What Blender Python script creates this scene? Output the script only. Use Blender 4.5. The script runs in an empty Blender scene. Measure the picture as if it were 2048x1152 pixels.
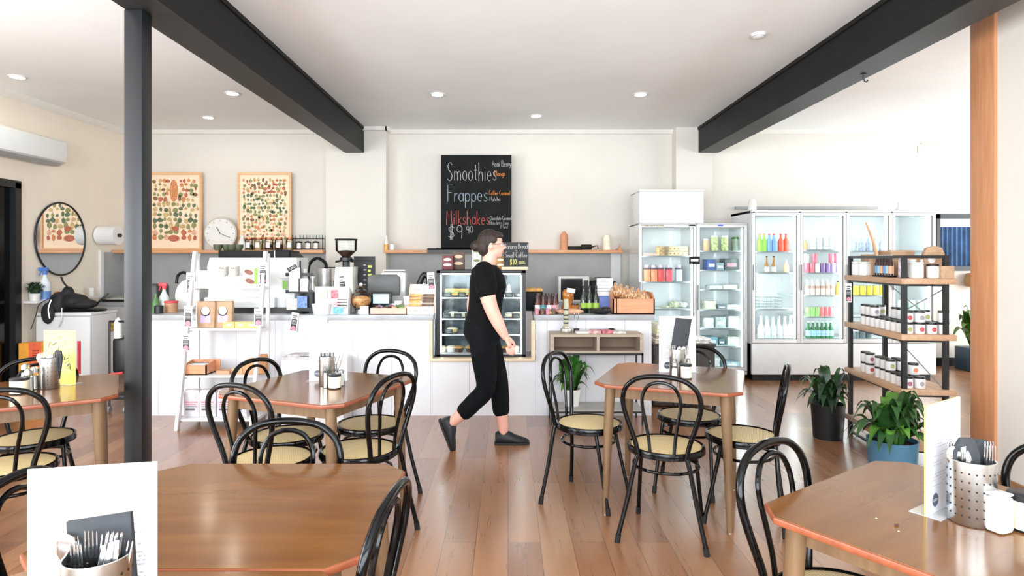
import bpy, bmesh, math, random
from mathutils import Vector, Matrix
random.seed(7)
PI = math.pi
sc = bpy.context.scene
C = sc.collection
# ---------------- camera, world, light, exposure ----------------
cd = bpy.data.cameras.new('camera'); cam = bpy.data.objects.new('camera', cd); C.objects.link(cam)
cam.location = (0, 0, 1.45); cam.rotation_euler = (PI/2, 0, 0)
cd.sensor_width = 36; cd.lens = 1250*36/2048; cd.shift_x = 8/2048; cd.shift_y = -58/2048; cd.clip_start = .05
sc.camera = cam
sc.view_settings.view_transform = 'Standard'; sc.view_settings.look = 'None'
sc.view_settings.exposure = 0.86; sc.view_settings.gamma = 1.0; sc.view_settings.use_curve_mapping = False
w = bpy.data.worlds.new('sky'); sc.world = w; w.use_nodes = True
w.node_tree.nodes['Background'].inputs[0].default_value = (.86, .94, 1, 1)
w.node_tree.nodes['Background'].inputs[1].default_value = 1.3
R_ = math.radians
def area(name, loc, rot, sx, sy, power, col=(1, 1, 1)):
    l = bpy.data.lights.new(name, 'AREA'); l.shape = 'RECTANGLE'; l.size = sx; l.size_y = sy; l.energy = power; l.color = col
    o = bpy.data.objects.new(name, l); C.objects.link(o); o.location = loc; o.rotation_euler = rot; return o
area('window_daylight_front', (-.6, -2.35, 1.7), (PI/2+R_(36), 0, 0), 8.0, 2.4, 440, (.86, .94, 1))
area('window_daylight_right', (8.3, 5.2, 1.5), (PI/2+R_(8), 0, PI/2), 5.0, 2.3, 175, (.95, 1, 1))
area('window_daylight_left', (-5.1, 1.2, 1.6), (PI/2+R_(15), 0, -PI/2), 3.4, 2.2, 150, (.96, .98, 1))
try:
    sc.cycles.use_denoising = True; sc.cycles.max_bounces = 8; sc.cycles.diffuse_bounces = 5; sc.cycles.glossy_bounces = 4
    sc.cycles.transmission_bounces = 6; sc.cycles.transparent_max_bounces = 12; sc.cycles.caustics_reflective = False
    sc.cycles.caustics_refractive = False; sc.cycles.sample_clamp_indirect = 4
except Exception: pass

# ---------------- helpers ----------------
F = 1250.0
def X(px, d): return (px-1016)*d/F            # picture column -> metres across, at distance d
def Z(py, d): return 1.45-(py-518)*d/F        # picture row -> height, at distance d
def lin(h):
    h = h.lstrip('#'); v = [int(h[i:i+2], 16)/255 for i in (0, 2, 4)]
    return [x/12.92 if x <= .04045 else ((x+.055)/1.055)**2.4 for x in v]
MC = {}
def mat(name, hexc='#ffffff', rough=.5, metal=0, var=.06, scale=12, emit=None, es=0, trans=0, alpha=1, coat=0, ior=1.45, stretch=None, bump=0, spec=.5):
    if name in MC: return MC[name]
    m = bpy.data.materials.new(name); m.use_nodes = True; nt = m.node_tree; b = nt.nodes['Principled BSDF']
    c = lin(hexc)
    b.inputs['Roughness'].default_value = rough; b.inputs['Metallic'].default_value = metal
    b.inputs['Coat Weight'].default_value = coat; b.inputs['IOR'].default_value = ior
    b.inputs['Transmission Weight'].default_value = trans; b.inputs['Alpha'].default_value = alpha
    b.inputs['Specular IOR Level'].default_value = spec
    tc = nt.nodes.new('ShaderNodeTexCoord'); nz = nt.nodes.new('ShaderNodeTexNoise'); nz.inputs['Scale'].default_value = scale
    nz.inputs['Detail'].default_value = 3
    src = tc.outputs['Object']
    if stretch:
        mp = nt.nodes.new('ShaderNodeMapping'); mp.inputs['Scale'].default_value = stretch; nt.links.new(src, mp.inputs[0]); src = mp.outputs[0]
    nt.links.new(src, nz.inputs['Vector'])
    cr = nt.nodes.new('ShaderNodeValToRGB')
    lo = [max(0, x*(1-var*2)) for x in c]; hi = [min(1, x*(1+var*2)) for x in c]
    cr.color_ramp.elements[0].position = .3; cr.color_ramp.elements[1].position = .7
    cr.color_ramp.elements[0].color = (*lo, 1); cr.color_ramp.elements[1].color = (*hi, 1)
    nt.links.new(nz.outputs['Fac'], cr.inputs[0]); nt.links.new(cr.outputs[0], b.inputs['Base Color'])
    if bump:
        bp = nt.nodes.new('ShaderNodeBump'); bp.inputs['Strength'].default_value = bump; bp.inputs['Distance'].default_value = .01
        nt.links.new(nz.outputs['Fac'], bp.inputs['Height']); nt.links.new(bp.outputs[0], b.inputs['Normal'])
    if emit:
        b.inputs['Emission Color'].default_value = (*lin(emit), 1); b.inputs['Emission Strength'].default_value = es
    MC[name] = m; return m

class MB:
    def __init__(s, *mats):
        s.bm = bmesh.new(); s.mats = list(mats); s.mi = 0; s.M = Matrix.Identity(4); s.sm = True
    def m(s, mt):
        if mt not in s.mats: s.mats.append(mt)
        s.mi = s.mats.index(mt); return s
    def at(s, loc=(0, 0, 0), rz=0, rx=0, ry=0):
        s.M = Matrix.Translation(loc) @ Matrix.Rotation(rz, 4, 'Z') @ Matrix.Rotation(rx, 4, 'X') @ Matrix.Rotation(ry, 4, 'Y'); return s
    def v(s, p): return s.bm.verts.new(s.M @ Vector(p))
    def f(s, vs, smooth=False):
        try: fc = s.bm.faces.new(vs)
        except ValueError: return None
        fc.material_index = s.mi; fc.smooth = smooth; return fc
    def box(s, x0, x1, y0, y1, z0, z1, b=0):
        if x0 > x1: x0, x1 = x1, x0
        if y0 > y1: y0, y1 = y1, y0
        if z0 > z1: z0, z1 = z1, z0
        v = [s.v(p) for p in ((x0,y0,z0),(x1,y0,z0),(x1,y1,z0),(x0,y1,z0),(x0,y0,z1),(x1,y0,z1),(x1,y1,z1),(x0,y1,z1))]
        fs = [s.f([v[i] for i in q]) for q in ((0,3,2,1),(4,5,6,7),(0,1,5,4),(1,2,6,5),(2,3,7,6),(3,0,4,7))]
        if b:
            es = list({e for f_ in fs for e in f_.edges})
            r = bmesh.ops.bevel(s.bm, geom=es, offset=b, segments=2, profile=.5, affect='EDGES')
            for f_ in r['faces']: f_.material_index = s.mi
        return s
    def prism(s, poly, z0, z1, axis='z', b=0):
        def mp(p, h):
            return {'z': (p[0], p[1], h), 'y': (p[0], h, p[1]), 'x': (h, p[0], p[1])}[axis]
        a = [s.v(mp(p, z0)) for p in poly]; c = [s.v(mp(p, z1)) for p in poly]; n = len(poly)
        fs = [s.f(a[::-1]), s.f(c)]
        for i in range(n): fs.append(s.f([a[i], a[(i+1) % n], c[(i+1) % n], c[i]]))
        fs = [q for q in fs if q]
        bmesh.ops.recalc_face_normals(s.bm, faces=fs)
        if b:
            es = [e for e in {e for f_ in fs[:2] for e in f_.edges}]
            r = bmesh.ops.bevel(s.bm, geom=es, offset=b, segments=2, profile=.5, affect='EDGES')
            for f_ in r['faces']: f_.material_index = s.mi
        return s
    def lathe(s, prof, seg=20, c=(0, 0, 0), sx=1, sy=1, smooth=True):
        rings = []
        for r, z in prof:
            if r < 1e-6: rings.append([s.v((c[0], c[1], c[2]+z))])
            else: rings.append([s.v((c[0]+r*sx*math.cos(2*PI*i/seg), c[1]+r*sy*math.sin(2*PI*i/seg), c[2]+z)) for i in range(seg)])
        for a, b in zip(rings, rings[1:]):
            for i in range(seg):
                j = (i+1) % seg
                if len(a) == 1 and len(b) == 1: continue
                if len(a) == 1: s.f([a[0], b[j], b[i]], smooth)
                elif len(b) == 1: s.f([a[i], a[j], b[0]], smooth)
                else: s.f([a[i], a[j], b[j], b[i]], smooth)
        return s
    def cyl(s, c, r, h, seg=20, r2=None, b=0):
        r2 = r if r2 is None else r2
        b = min(b, h/3) if b else 0
        if b: pr = [(0, 0), (r-b, 0), (r, b), (r2, h-b), (r2-b, h), (0, h)]
        else: pr = [(0, 0), (r, 0), (r, 1e-4), (r2, h-1e-4), (r2, h), (0, h)]
        rings_smooth = True
        n0 = len(s.bm.faces)
        s.lathe(pr, seg, c)
        return s
    def ball(s, c, r, seg=12, sx=1, sy=1, sz=1):
        return s.lathe([(r*math.sin(PI*i/8), -r*sz*math.cos(PI*i/8)) if 0 < i < 8 else (0, (-1 if i == 0 else 1)*r*sz) for i in range(9)], seg, c, sx, sy)
    def tube(s, pts, r, seg=8, closed=False, radii=None, flat=1):
        P = [Vector(p) for p in pts]; n = len(P); rings = []
        T = []
        for i in range(n):
            if closed: t = P[(i+1) % n]-P[i-1]
            else: t = P[min(i+1, n-1)]-P[max(i-1, 0)]
            T.append(t.normalized() if t.length > 0 else Vector((0, 0, 1)))
        up = Vector((0, 0, 1)) if abs(T[0].z) < .9 else Vector((1, 0, 0))
        nn = T[0].cross(up).normalized()
        for i in range(n):
            nn = (nn - T[i]*nn.dot(T[i])).normalized(); bb = T[i].cross(nn)
            rr = radii[i] if radii else r
            rings.append([s.v(P[i]+nn*rr*math.cos(2*PI*k/seg)+bb*rr*flat*math.sin(2*PI*k/seg)) for k in range(seg)])
        m = n if closed else n-1
        for i in range(m):
            a, b = rings[i], rings[(i+1) % n]
            for k in range(seg):
                j = (k+1) % seg; s.f([a[k], a[j], b[j], b[k]], True)
        if not closed: s.f(rings[0][::-1]); s.f(rings[-1])
        return s
    def disc(s, c, r, normal='y-', seg=20, sx=1, sy=1):
        vs = []
        for i in range(seg):
            a = 2*PI*i/seg; u, v = r*sx*math.cos(a), r*sy*math.sin(a)
            vs.append(s.v({'y-': (c[0]+u, c[1], c[2]+v), 'z+': (c[0]+u, c[1]+v, c[2]), 'z-': (c[0]+u, c[1]-v, c[2]), 'x+': (c[0], c[1]+u, c[2]+v)}[normal]))
        s.f(vs); return s
    def quad(s, a, b, c, d): s.f([s.v(a), s.v(b), s.v(c), s.v(d)]); return s
    def ob(s, name, parent=None, autosmooth=True):
        bmesh.ops.recalc_face_normals(s.bm, faces=list(s.bm.faces)) if getattr(s, 'recalc', True) else None
        me = bpy.data.meshes.new(name); s.bm.to_mesh(me); s.bm.free()
        for mt in s.mats: me.materials.append(mt)
        if autosmooth:
            try: me.set_sharp_from_angle(angle=math.radians(40))
            except Exception: pass
        o = bpy.data.objects.new(name, me); C.objects.link(o)
        if parent: o.parent = parent
        return o
def crom(pts, n=6, closed=False):
    P = [Vector(p) for p in pts]; L = len(P); out = []
    rng = L if closed else L-1
    for i in range(rng):
        if closed: p0, p1, p2, p3 = P[i-1], P[i], P[(i+1) % L], P[(i+2) % L]
        else: p0, p1, p2, p3 = P[max(i-1, 0)], P[i], P[i+1], P[min(i+2, L-1)]
        for k in range(n):
            t = k/n
            out.append(.5*((2*p1)+(p2-p0)*t+(2*p0-5*p1+4*p2-p3)*t*t+(3*p1-p0-3*p2+p3)*t**3))
    if not closed: out.append(P[-1])
    return out
def tag(o, label, cat, group=None, kind=None):
    o['label'] = label; o['category'] = cat
    if group: o['group'] = group
    if kind: o['kind'] = kind
    return o
def thing(name, label, cat, loc=(0, 0, 0), rz=0, group=None):
    o = bpy.data.objects.new(name, None); C.objects.link(o); o.location = loc; o.rotation_euler = (0, 0, rz); o.empty_display_size = .1
    return tag(o, label, cat, group)
def struct(o): o['kind'] = 'structure'; return o
KIDS = {}
def dup(root, loc=None, rz=None, label=None, group=None, scale=None):
    def cp(o, par):
        c = o.copy(); C.objects.link(c)
        if par: c.parent = par
        for ch in o.children: cp(ch, c)
        return c
    r = cp(root, None)
    if loc is not None: r.location = loc
    if rz is not None: r.rotation_euler = (0, 0, rz)
    if label: r['label'] = label
    if group: r['group'] = group
    if scale: r.scale = scale
    return r
def place(o, loc, rz=0): o.location = loc; o.rotation_euler = (0, 0, rz); return o
ORD = ['first','second','third','fourth','fifth','sixth','seventh','eighth','ninth','tenth','eleventh','twelfth','thirteenth','fourteenth']
def nth(i, n):
    if i == 0: return 'leftmost'
    if i == n-1: return 'rightmost'
    return ORD[i]+' from left'

# ---------------- chalk stroke lettering ----------------
def arc(cx, cy, rx, ry, a0, a1, n=9):
    return [(cx+rx*math.cos(math.radians(a0+(a1-a0)*i/n)), cy+ry*math.sin(math.radians(a0+(a1-a0)*i/n))) for i in range(n+1)]
G = {  # unit: x-height .5, cap 1
 'a': (.5, [arc(.25,.25,.2,.25,0,360), [(.45,.5),(.45,0)]]), 'b': (.5, [[(.07,1),(.07,0)], arc(.27,.25,.2,.25,0,360)]),
 'c': (.45, [arc(.25,.25,.2,.25,50,310)]), 'd': (.5, [arc(.25,.25,.2,.25,0,360), [(.45,1),(.45,0)]]),
 'e': (.5, [[(.07,.27),(.44,.27)]+arc(.25,.25,.19,.25,5,310)]), 'f': (.35, [[(.35,.97),(.25,1),(.17,.85),(.17,0)],[(.03,.5),(.32,.5)]]),
 'g': (.5, [arc(.25,.25,.2,.25,0,360), [(.45,.5),(.45,-.25),(.3,-.38),(.1,-.3)]]), 'h': (.5, [[(.07,1),(.07,0)], [(.07,.3),(.2,.5),(.37,.46),(.43,.3),(.43,0)]]),
 'i': (.2, [[(.1,.5),(.1,0)],[(.1,.68),(.1,.72)]]), 'k': (.45, [[(.07,1),(.07,0)],[(.4,.5),(.08,.22),(.42,0)]]),
 'l': (.2, [[(.1,1),(.1,0)]]), 'm': (.75, [[(.07,.5),(.07,0)],[(.07,.35),(.18,.5),(.33,.45),(.37,.3),(.37,0)],[(.37,.35),(.5,.5),(.62,.45),(.67,.3),(.67,0)]]),
 'n': (.5, [[(.07,.5),(.07,0)],[(.07,.3),(.2,.5),(.37,.46),(.43,.3),(.43,0)]]), 'o': (.5, [arc(.25,.25,.2,.25,90,450)]),
 'p': (.5, [[(.07,.5),(.07,-.38)], arc(.27,.25,.2,.25,180,-180)]), 'r': (.35, [[(.07,.5),(.07,0)],[(.07,.3),(.18,.48),(.32,.48)]]),
 's': (.42, [[(.38,.43),(.22,.5),(.08,.4),(.15,.28),(.32,.2),(.36,.08),(.2,0),(.05,.07)]]), 't': (.35, [[(.17,.85),(.17,.08),(.3,.02)],[(.03,.55),(.32,.55)]]),
 'u': (.5, [[(.07,.5),(.07,.15),(.2,0),(.38,.08),(.43,.2)],[(.43,.5),(.43,0)]]), 'w': (.7, [[(.05,.5),(.2,0),(.35,.4),(.5,0),(.65,.5)]]),
 'y': (.45, [[(.05,.5),(.22,.05)],[(.42,.5),(.15,-.35),(.03,-.33)]]), 'v': (.4, [[(.03,.5),(.2,0),(.38,.5)]]),
 'A': (.6, [[(.03,0),(.28,1),(.55,0)],[(.12,.35),(.46,.35)]]), 'B': (.6, [[(.08,0),(.08,1),(.35,1),(.47,.85),(.42,.6),(.1,.54),(.42,.5),(.53,.28),(.4,.02),(.08,0)]]),
 'C': (.6, [arc(.33,.5,.27,.5,50,310)]), 'F': (.55, [[(.08,0),(.08,1),(.5,1)],[(.08,.55),(.4,.55)]]),
 'M': (.75, [[(.05,0),(.12,1),(.36,.35),(.6,1),(.68,0)]]), 'S': (.6, [[(.5,.85),(.38,.99),(.18,.97),(.08,.8),(.15,.6),(.38,.45),(.5,.28),(.45,.08),(.25,0),(.03,.1)]]),
 '$': (.6, [[(.5,.82),(.3,.92),(.1,.78),(.15,.58),(.42,.42),(.48,.22),(.28,.08),(.06,.2)],[(.25,1.08),(.22,-.08)],[(.35,1.08),(.32,-.08)]]),
 '9': (.5, [arc(.25,.72,.19,.26,0,360), [(.44,.75),(.4,0)]]), '0': (.5, [arc(.25,.5,.2,.48,90,450)]), '1': (.3, [[(.05,.8),(.18,1),(.18,0)]]),
 '8': (.5, [arc(.25,.74,.17,.24,-90,270), arc(.25,.25,.2,.25,90,450)]), 'D': (.6, [[(.08,0),(.08,1),(.3,.98),(.52,.75),(.52,.25),(.3,.02),(.08,0)]]),
 'L': (.5, [[(.08,1),(.08,0),(.42,0)]]), 'E': (.5, [[(.45,1),(.08,1),(.08,0),(.45,0)],[(.08,.5),(.38,.5)]]), '+': (.45, [[(.05,.3),(.4,.3)],[(.22,.48),(.22,.12)]]),
 '-': (.35, [[(.03,.3),(.3,.3)]]), '/': (.35, [[(.03,0),(.3,.9)]]), '&': (.6, [[(.55,0),(.12,.7),(.2,.95),(.35,.9),(.36,.72),(.08,.3),(.15,.03),(.35,.02),(.53,.35)]]), ' ': (.28, []), '.': (.15, [[(.07,0),(.07,.04)]])}
def strokes(mb, txt, x, z, h, y, wd=.006, sx=1.0, wob=.02, slope=0):
    """write text in flat-bodied chalk strokes on a board facing -y; x,z = start of the baseline"""
    ox = x
    for ch in txt:
        wdt, st = G.get(ch, G[' '])
        dz = random.uniform(-wob, wob)*h
        for s_ in st:
            pts = [(ox+p[0]*h*sx, y, z+dz+p[1]*h+(ox-x)*slope) for p in s_]
            if len(pts) == 1: continue
            mb.tube(pts, wd/2, 4, flat=1)
        ox += wdt*h*sx+.04*h
    return ox
# ---------------- materials ----------------
def plank_floor():
    m = bpy.data.materials.new('floor_planks'); m.use_nodes = True; nt = m.node_tree; N = nt.nodes; L = nt.links; b = N['Principled BSDF']
    tc = N.new('ShaderNodeTexCoord'); mp = N.new('ShaderNodeMapping'); mp.inputs['Rotation'].default_value = (0, 0, PI/2)
    L.new(tc.outputs['Object'], mp.inputs[0])
    br = N.new('ShaderNodeTexBrick'); br.inputs['Scale'].default_value = 1; br.inputs['Brick Width'].default_value = 1.35; br.inputs['Row Height'].default_value = .165
    br.inputs['Mortar Size'].default_value = .0018; br.inputs['Color1'].default_value = (0, 0, 0, 1); br.inputs['Color2'].default_value = (1, 1, 1, 1)
    br.inputs['Mortar'].default_value = (.5, .5, .5, 1); br.offset = .37
    L.new(mp.outputs[0], br.inputs['Vector'])
    cr = N.new('ShaderNodeValToRGB'); e = cr.color_ramp.elements
    e[0].position = 0; e[0].color = (*lin('#84593f'), 1); e[1].position = 1; e[1].color = (*lin('#a67c5b'), 1)
    for p, c in ((.35, '#9a6a47'), (.6, '#936646'), (.8, '#a3714b')):
        q = e.new(p); q.color = (*lin(c), 1)
    L.new(br.outputs['Color'], cr.inputs[0])
    # grain: per-plank shifted, stretched noise
    mg = N.new('ShaderNodeMapping'); mg.inputs['Scale'].default_value = (9, .7, 1); L.new(tc.outputs['Object'], mg.inputs[0])
    ad = N.new('ShaderNodeVectorMath'); ad.operation = 'MULTIPLY_ADD'; L.new(br.outputs['Color'], ad.inputs[0]); ad.inputs[1].default_value = (31, 17, 9); L.new(mg.outputs[0], ad.inputs[2])
    nz = N.new('ShaderNodeTexNoise'); nz.inputs['Scale'].default_value = 2.2; nz.inputs['Detail'].default_value = 8; nz.inputs['Roughness'].default_value = .65; nz.inputs['Distortion'].default_value = .6
    L.new(ad.outputs[0], nz.inputs['Vector'])
    gr = N.new('ShaderNodeValToRGB'); gr.color_ramp.elements[0].position = .3; gr.color_ramp.elements[0].color = (.62, .58, .55, 1); gr.color_ramp.elements[1].position = .62; gr.color_ramp.elements[1].color = (1.0, 1.0, 1.0, 1)
    L.new(nz.outputs['Fac'], gr.inputs[0])
    mx = N.new('ShaderNodeMix'); mx.data_type = 'RGBA'; mx.blend_type = 'MULTIPLY'; mx.inputs[0].default_value = .55
    L.new(cr.outputs[0], mx.inputs[6]); L.new(gr.outputs[0], mx.inputs[7])
    mo = N.new('ShaderNodeMix'); mo.data_type = 'RGBA'; L.new(br.outputs['Fac'], mo.inputs[0]); L.new(mx.outputs[2], mo.inputs[6]); mo.inputs[7].default_value = (*lin('#5a3d2c'), 1)
    L.new(mo.outputs[2], b.inputs['Base Color']); b.inputs['Roughness'].default_value = .33; b.inputs['Specular IOR Level'].default_value = 1.0; b.inputs['Coat Weight'].default_value = .6; b.inputs['Coat Roughness'].default_value = .22
    rr = N.new('ShaderNodeMapRange'); rr.inputs[3].default_value = .22; rr.inputs[4].default_value = .36; L.new(nz.outputs['Fac'], rr.inputs[0]); L.new(rr.outputs[0], b.inputs['Roughness'])
    return m
def wood(name, dark, light, rough=.4, sc_=(1, 14, 14), coat=0, spec=.5):
    if name in MC: return MC[name]
    m = bpy.data.materials.new(name); m.use_nodes = True; nt = m.node_tree; N = nt.nodes; L = nt.links; b = N['Principled BSDF']
    tc = N.new('ShaderNodeTexCoord'); mp = N.new('ShaderNodeMapping'); mp.inputs['Scale'].default_value = sc_; L.new(tc.outputs['Object'], mp.inputs[0])
    nz = N.new('ShaderNodeTexNoise'); nz.inputs['Scale'].default_value = 2.5; nz.inputs['Detail'].default_value = 7; nz.inputs['Distortion'].default_value = .5; L.new(mp.outputs[0], nz.inputs['Vector'])
    cr = N.new('ShaderNodeValToRGB'); cr.color_ramp.elements[0].position = .3; cr.color_ramp.elements[0].color = (*lin(dark), 1); cr.color_ramp.elements[1].position = .7; cr.color_ramp.elements[1].color = (*lin(light), 1)
    L.new(nz.outputs['Fac'], cr.inputs[0]); L.new(cr.outputs[0], b.inputs['Base Color'])
    b.inputs['Roughness'].default_value = rough; b.inputs['Coat Weight'].default_value = coat; b.inputs['Specular IOR Level'].default_value = spec
    MC[name] = m; return m
def cane():
    m = bpy.data.materials.new('cane'); m.use_nodes = True; nt = m.node_tree; N = nt.nodes; L = nt.links; b = N['Principled BSDF']
    tc = N.new('ShaderNodeTexCoord'); ck = N.new('ShaderNodeTexBrick'); ck.inputs['Scale'].default_value = 1
    ck.inputs['Brick Width'].default_value = .014; ck.inputs['Row Height'].default_value = .008; ck.inputs['Mortar Size'].default_value = .0011; ck.inputs['Mortar Smooth'].default_value = .5
    ck.inputs['Color1'].default_value = (*lin('#e3cf9f'), 1); ck.inputs['Color2'].default_value = (*lin('#d8c290'), 1); ck.inputs['Mortar'].default_value = (*lin('#a8905c'), 1)
    L.new(tc.outputs['Object'], ck.inputs['Vector']); L.new(ck.outputs['Color'], b.inputs['Base Color']); b.inputs['Roughness'].default_value = .55
    return m
def printed(name, paper='#e6e6e9', ink='#8d8f98', sx=5, rows=34, x0=-.09, x1=.09, z0=.08, z1=.28, fade=.55):
    """white card with rows of small print (x,z plane)"""
    m = bpy.data.materials.new(name); m.use_nodes = True; nt = m.node_tree; N = nt.nodes; L = nt.links; b = N['Principled BSDF']
    tc = N.new('ShaderNodeTexCoord'); sp = N.new('ShaderNodeSeparateXYZ'); L.new(tc.outputs['Object'], sp.inputs[0])
    def mth(op, a, bb):
        n = N.new('ShaderNodeMath'); n.operation = op
        for i, q in enumerate((a, bb)):
            if q is None: continue
            if isinstance(q, (int, float)): n.inputs[i].default_value = q
            else: L.new(q, n.inputs[i])
        return n.outputs[0]
    row = mth('MULTIPLY', sp.outputs['Z'], rows/(z1-z0)); fr = mth('FRACT', row, None); line = mth('LESS_THAN', fr, .42)
    fl = mth('FLOOR', row, None)
    cb = N.new('ShaderNodeCombineXYZ'); L.new(mth('MULTIPLY', sp.outputs['X'], 160), cb.inputs[0]); L.new(mth('MULTIPLY', fl, 7.31), cb.inputs[1])
    nz = N.new('ShaderNodeTexNoise'); nz.inputs['Scale'].default_value = 1; nz.inputs['Detail'].default_value = 0; L.new(cb.outputs[0], nz.inputs['Vector'])
    words = mth('GREATER_THAN', nz.outputs['Fac'], .46)
    cb2 = N.new('ShaderNodeCombineXYZ'); L.new(mth('MULTIPLY', sp.outputs['X'], 6), cb2.inputs[0]); L.new(mth('MULTIPLY', fl, 1.7), cb2.inputs[1])
    nz2 = N.new('ShaderNodeTexNoise'); nz2.inputs['Scale'].default_value = 1; nz2.inputs['Detail'].default_value = 0; L.new(cb2.outputs[0], nz2.inputs['Vector'])
    len_ = mth('GREATER_THAN', nz2.outputs['Fac'], .45)
    k = mth('MULTIPLY', mth('MULTIPLY', line, words), len_)
    for s_, op, v in (('X', 'GREATER_THAN', x0), ('X', 'LESS_THAN', x1), ('Z', 'GREATER_THAN', z0), ('Z', 'LESS_THAN', z1)):
        k = mth('MULTIPLY', k, mth(op, sp.outputs[s_], v))
    k = mth('MULTIPLY', k, fade)
    mx = N.new('ShaderNodeMix'); mx.data_type = 'RGBA'; L.new(k, mx.inputs[0]); mx.inputs[6].default_value = (*lin(paper), 1); mx.inputs[7].default_value = (*lin(ink), 1)
    L.new(mx.outputs[2], b.inputs['Base Color']); b.inputs['Roughness'].default_value = .35
    return m
def boards(name, col, groove, pitch, axis='X', rough=.5, gw=.03):
    m = bpy.data.materials.new(name); m.use_nodes = True; nt = m.node_tree; N = nt.nodes; L = nt.links; b = N['Principled BSDF']
    tc = N.new('ShaderNodeTexCoord'); sp = N.new('ShaderNodeSeparateXYZ'); L.new(tc.outputs['Object'], sp.inputs[0])
    a = N.new('ShaderNodeMath'); a.operation = 'MULTIPLY'; L.new(sp.outputs[axis], a.inputs[0]); a.inputs[1].default_value = 1/pitch
    f = N.new('ShaderNodeMath'); f.operation = 'FRACT'; L.new(a.outputs[0], f.inputs[0])
    g = N.new('ShaderNodeMath'); g.operation = 'LESS_THAN'; L.new(f.outputs[0], g.inputs[0]); g.inputs[1].default_value = gw
    nz = N.new('ShaderNodeTexNoise'); nz.inputs['Scale'].default_value = 3; L.new(tc.outputs['Object'], nz.inputs['Vector'])
    c = lin(col); cr = N.new('ShaderNodeValToRGB'); cr.color_ramp.elements[0].color = (*[x*.93 for x in c], 1); cr.color_ramp.elements[1].color = (*[min(1, x*1.05) for x in c], 1); L.new(nz.outputs['Fac'], cr.inputs[0])
    mx = N.new('ShaderNodeMix'); mx.data_type = 'RGBA'; L.new(g.outputs[0], mx.inputs[0]); L.new(cr.outputs[0], mx.inputs[6]); mx.inputs[7].default_value = (*lin(groove), 1)
    L.new(mx.outputs[2], b.inputs['Base Color']); b.inputs['Roughness'].default_value = rough
    return m
WALL = mat('wall_paint', '#dcd7cf', .7, var=.01, scale=2)
WALLW = mat('wall_paint_warm', '#e8decf', .7, var=.012, scale=2)
CEIL = mat('ceiling_paint', '#f3f6f7', .8, var=.012, scale=1.5)
WHITE = mat('white_paint', '#dcdcdd', .45, var=.01)
GLOSSW = mat('white_enamel', '#e0e3e4', .22, var=.01, coat=.3)
PAPER = mat('white_paper', '#e4e4e4', .6, var=.01)
BLACK = mat('black_metal', '#17191b', .4, var=.1)
CHROMEBLK = mat('black_lacquer', '#060607', .13, var=.08, coat=0, spec=.3)
DARK = mat('dark_paint', '#161717', .5, spec=.2, var=.12, scale=20, stretch=(1, .2, 1))
DARKP = mat('dark_post_paint', '#191b1e', .4, var=.1, scale=30, stretch=(1, 1, .05))
STEEL = mat('brushed_steel', '#c9cac8', .28, 1, var=.06, scale=40, stretch=(1, 1, .1))
CUTL = mat('cutlery_steel', '#d5d6d8', .18, 1, var=.03)
GREY = mat('grey_laminate', '#a9abad', .4, var=.03)
SPLASH = mat('grey_splashback', '#a3a3a2', .45, var=.03, scale=4)
GLASS = mat('clear_glass', '#ffffff', .02, trans=1, var=0, ior=1.3)
def pane_mat():
    m = bpy.data.materials.new('door_glass'); m.use_nodes = True; nt = m.node_tree; N = nt.nodes; L = nt.links
    N.remove(N['Principled BSDF']); out = N['Material Output']
    tr = N.new('ShaderNodeBsdfTransparent'); tr.inputs[0].default_value = (.96, .985, .98, 1); gl = N.new('ShaderNodeBsdfGlossy'); gl.inputs['Roughness'].default_value = .03
    fr = N.new('ShaderNodeFresnel'); fr.inputs[0].default_value = 1.25
    mx = N.new('ShaderNodeMixShader'); L.new(fr.outputs[0], mx.inputs[0]); L.new(tr.outputs[0], mx.inputs[1]); L.new(gl.outputs[0], mx.inputs[2]); L.new(mx.outputs[0], out.inputs[0])
    return m
PANE = pane_mat()
PINE = wood('pine_shelf', '#c98d62', '#e0ab80', .45)
POSTW = wood('oiled_timber', '#b87d55', '#c99068', .4, (14, 14, 1))
KRAFT = mat('kraft_card', '#b39376', .7, var=.06, scale=25)
ORANGEW = wood('orange_ply', '#cf8b62', '#e0a27a', .5)
TABTOP = wood('table_laminate', '#6a4321', '#7c5129', .16, (1.2, 7, 7), coat=0, spec=.6)
TABEDGE = wood('table_edge', '#84452b', '#9a5538', .35)
TABLEG = wood('table_leg_wood', '#664c34', '#816547', .38, (10, 10, 1))
CANE = cane()
SOIL = mat('soil', '#3a2c22', .9, var=.2, scale=60)
LEAF = mat('leaf_green', '#2b5125', .3, var=.3, scale=6)
LEAFD = mat('leaf_dark_green', '#1f3a22', .32, var=.25, scale=6)
GREEN = mat('green_label', '#7fb24a', .5)
PINK = mat('pink_sticker', '#e88a9a', .5)
INK = mat('grey_ink', '#5b5d63', .5)
BLUEINK = mat('slate_ink', '#5a6172', .5)

# ---------------- setting ----------------
LW, BW, CH = -5.22, 8.5, 3.2
b = MB(plank_floor()); b.box(LW-.1, 8.6, -2.6, BW+.2, -.08, 0); struct(b.ob('floor'))
b = MB(CEIL); b.box(LW-.1, 8.6, -2.6, BW+.2, CH, CH+.1); struct(b.ob('ceiling'))
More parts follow.
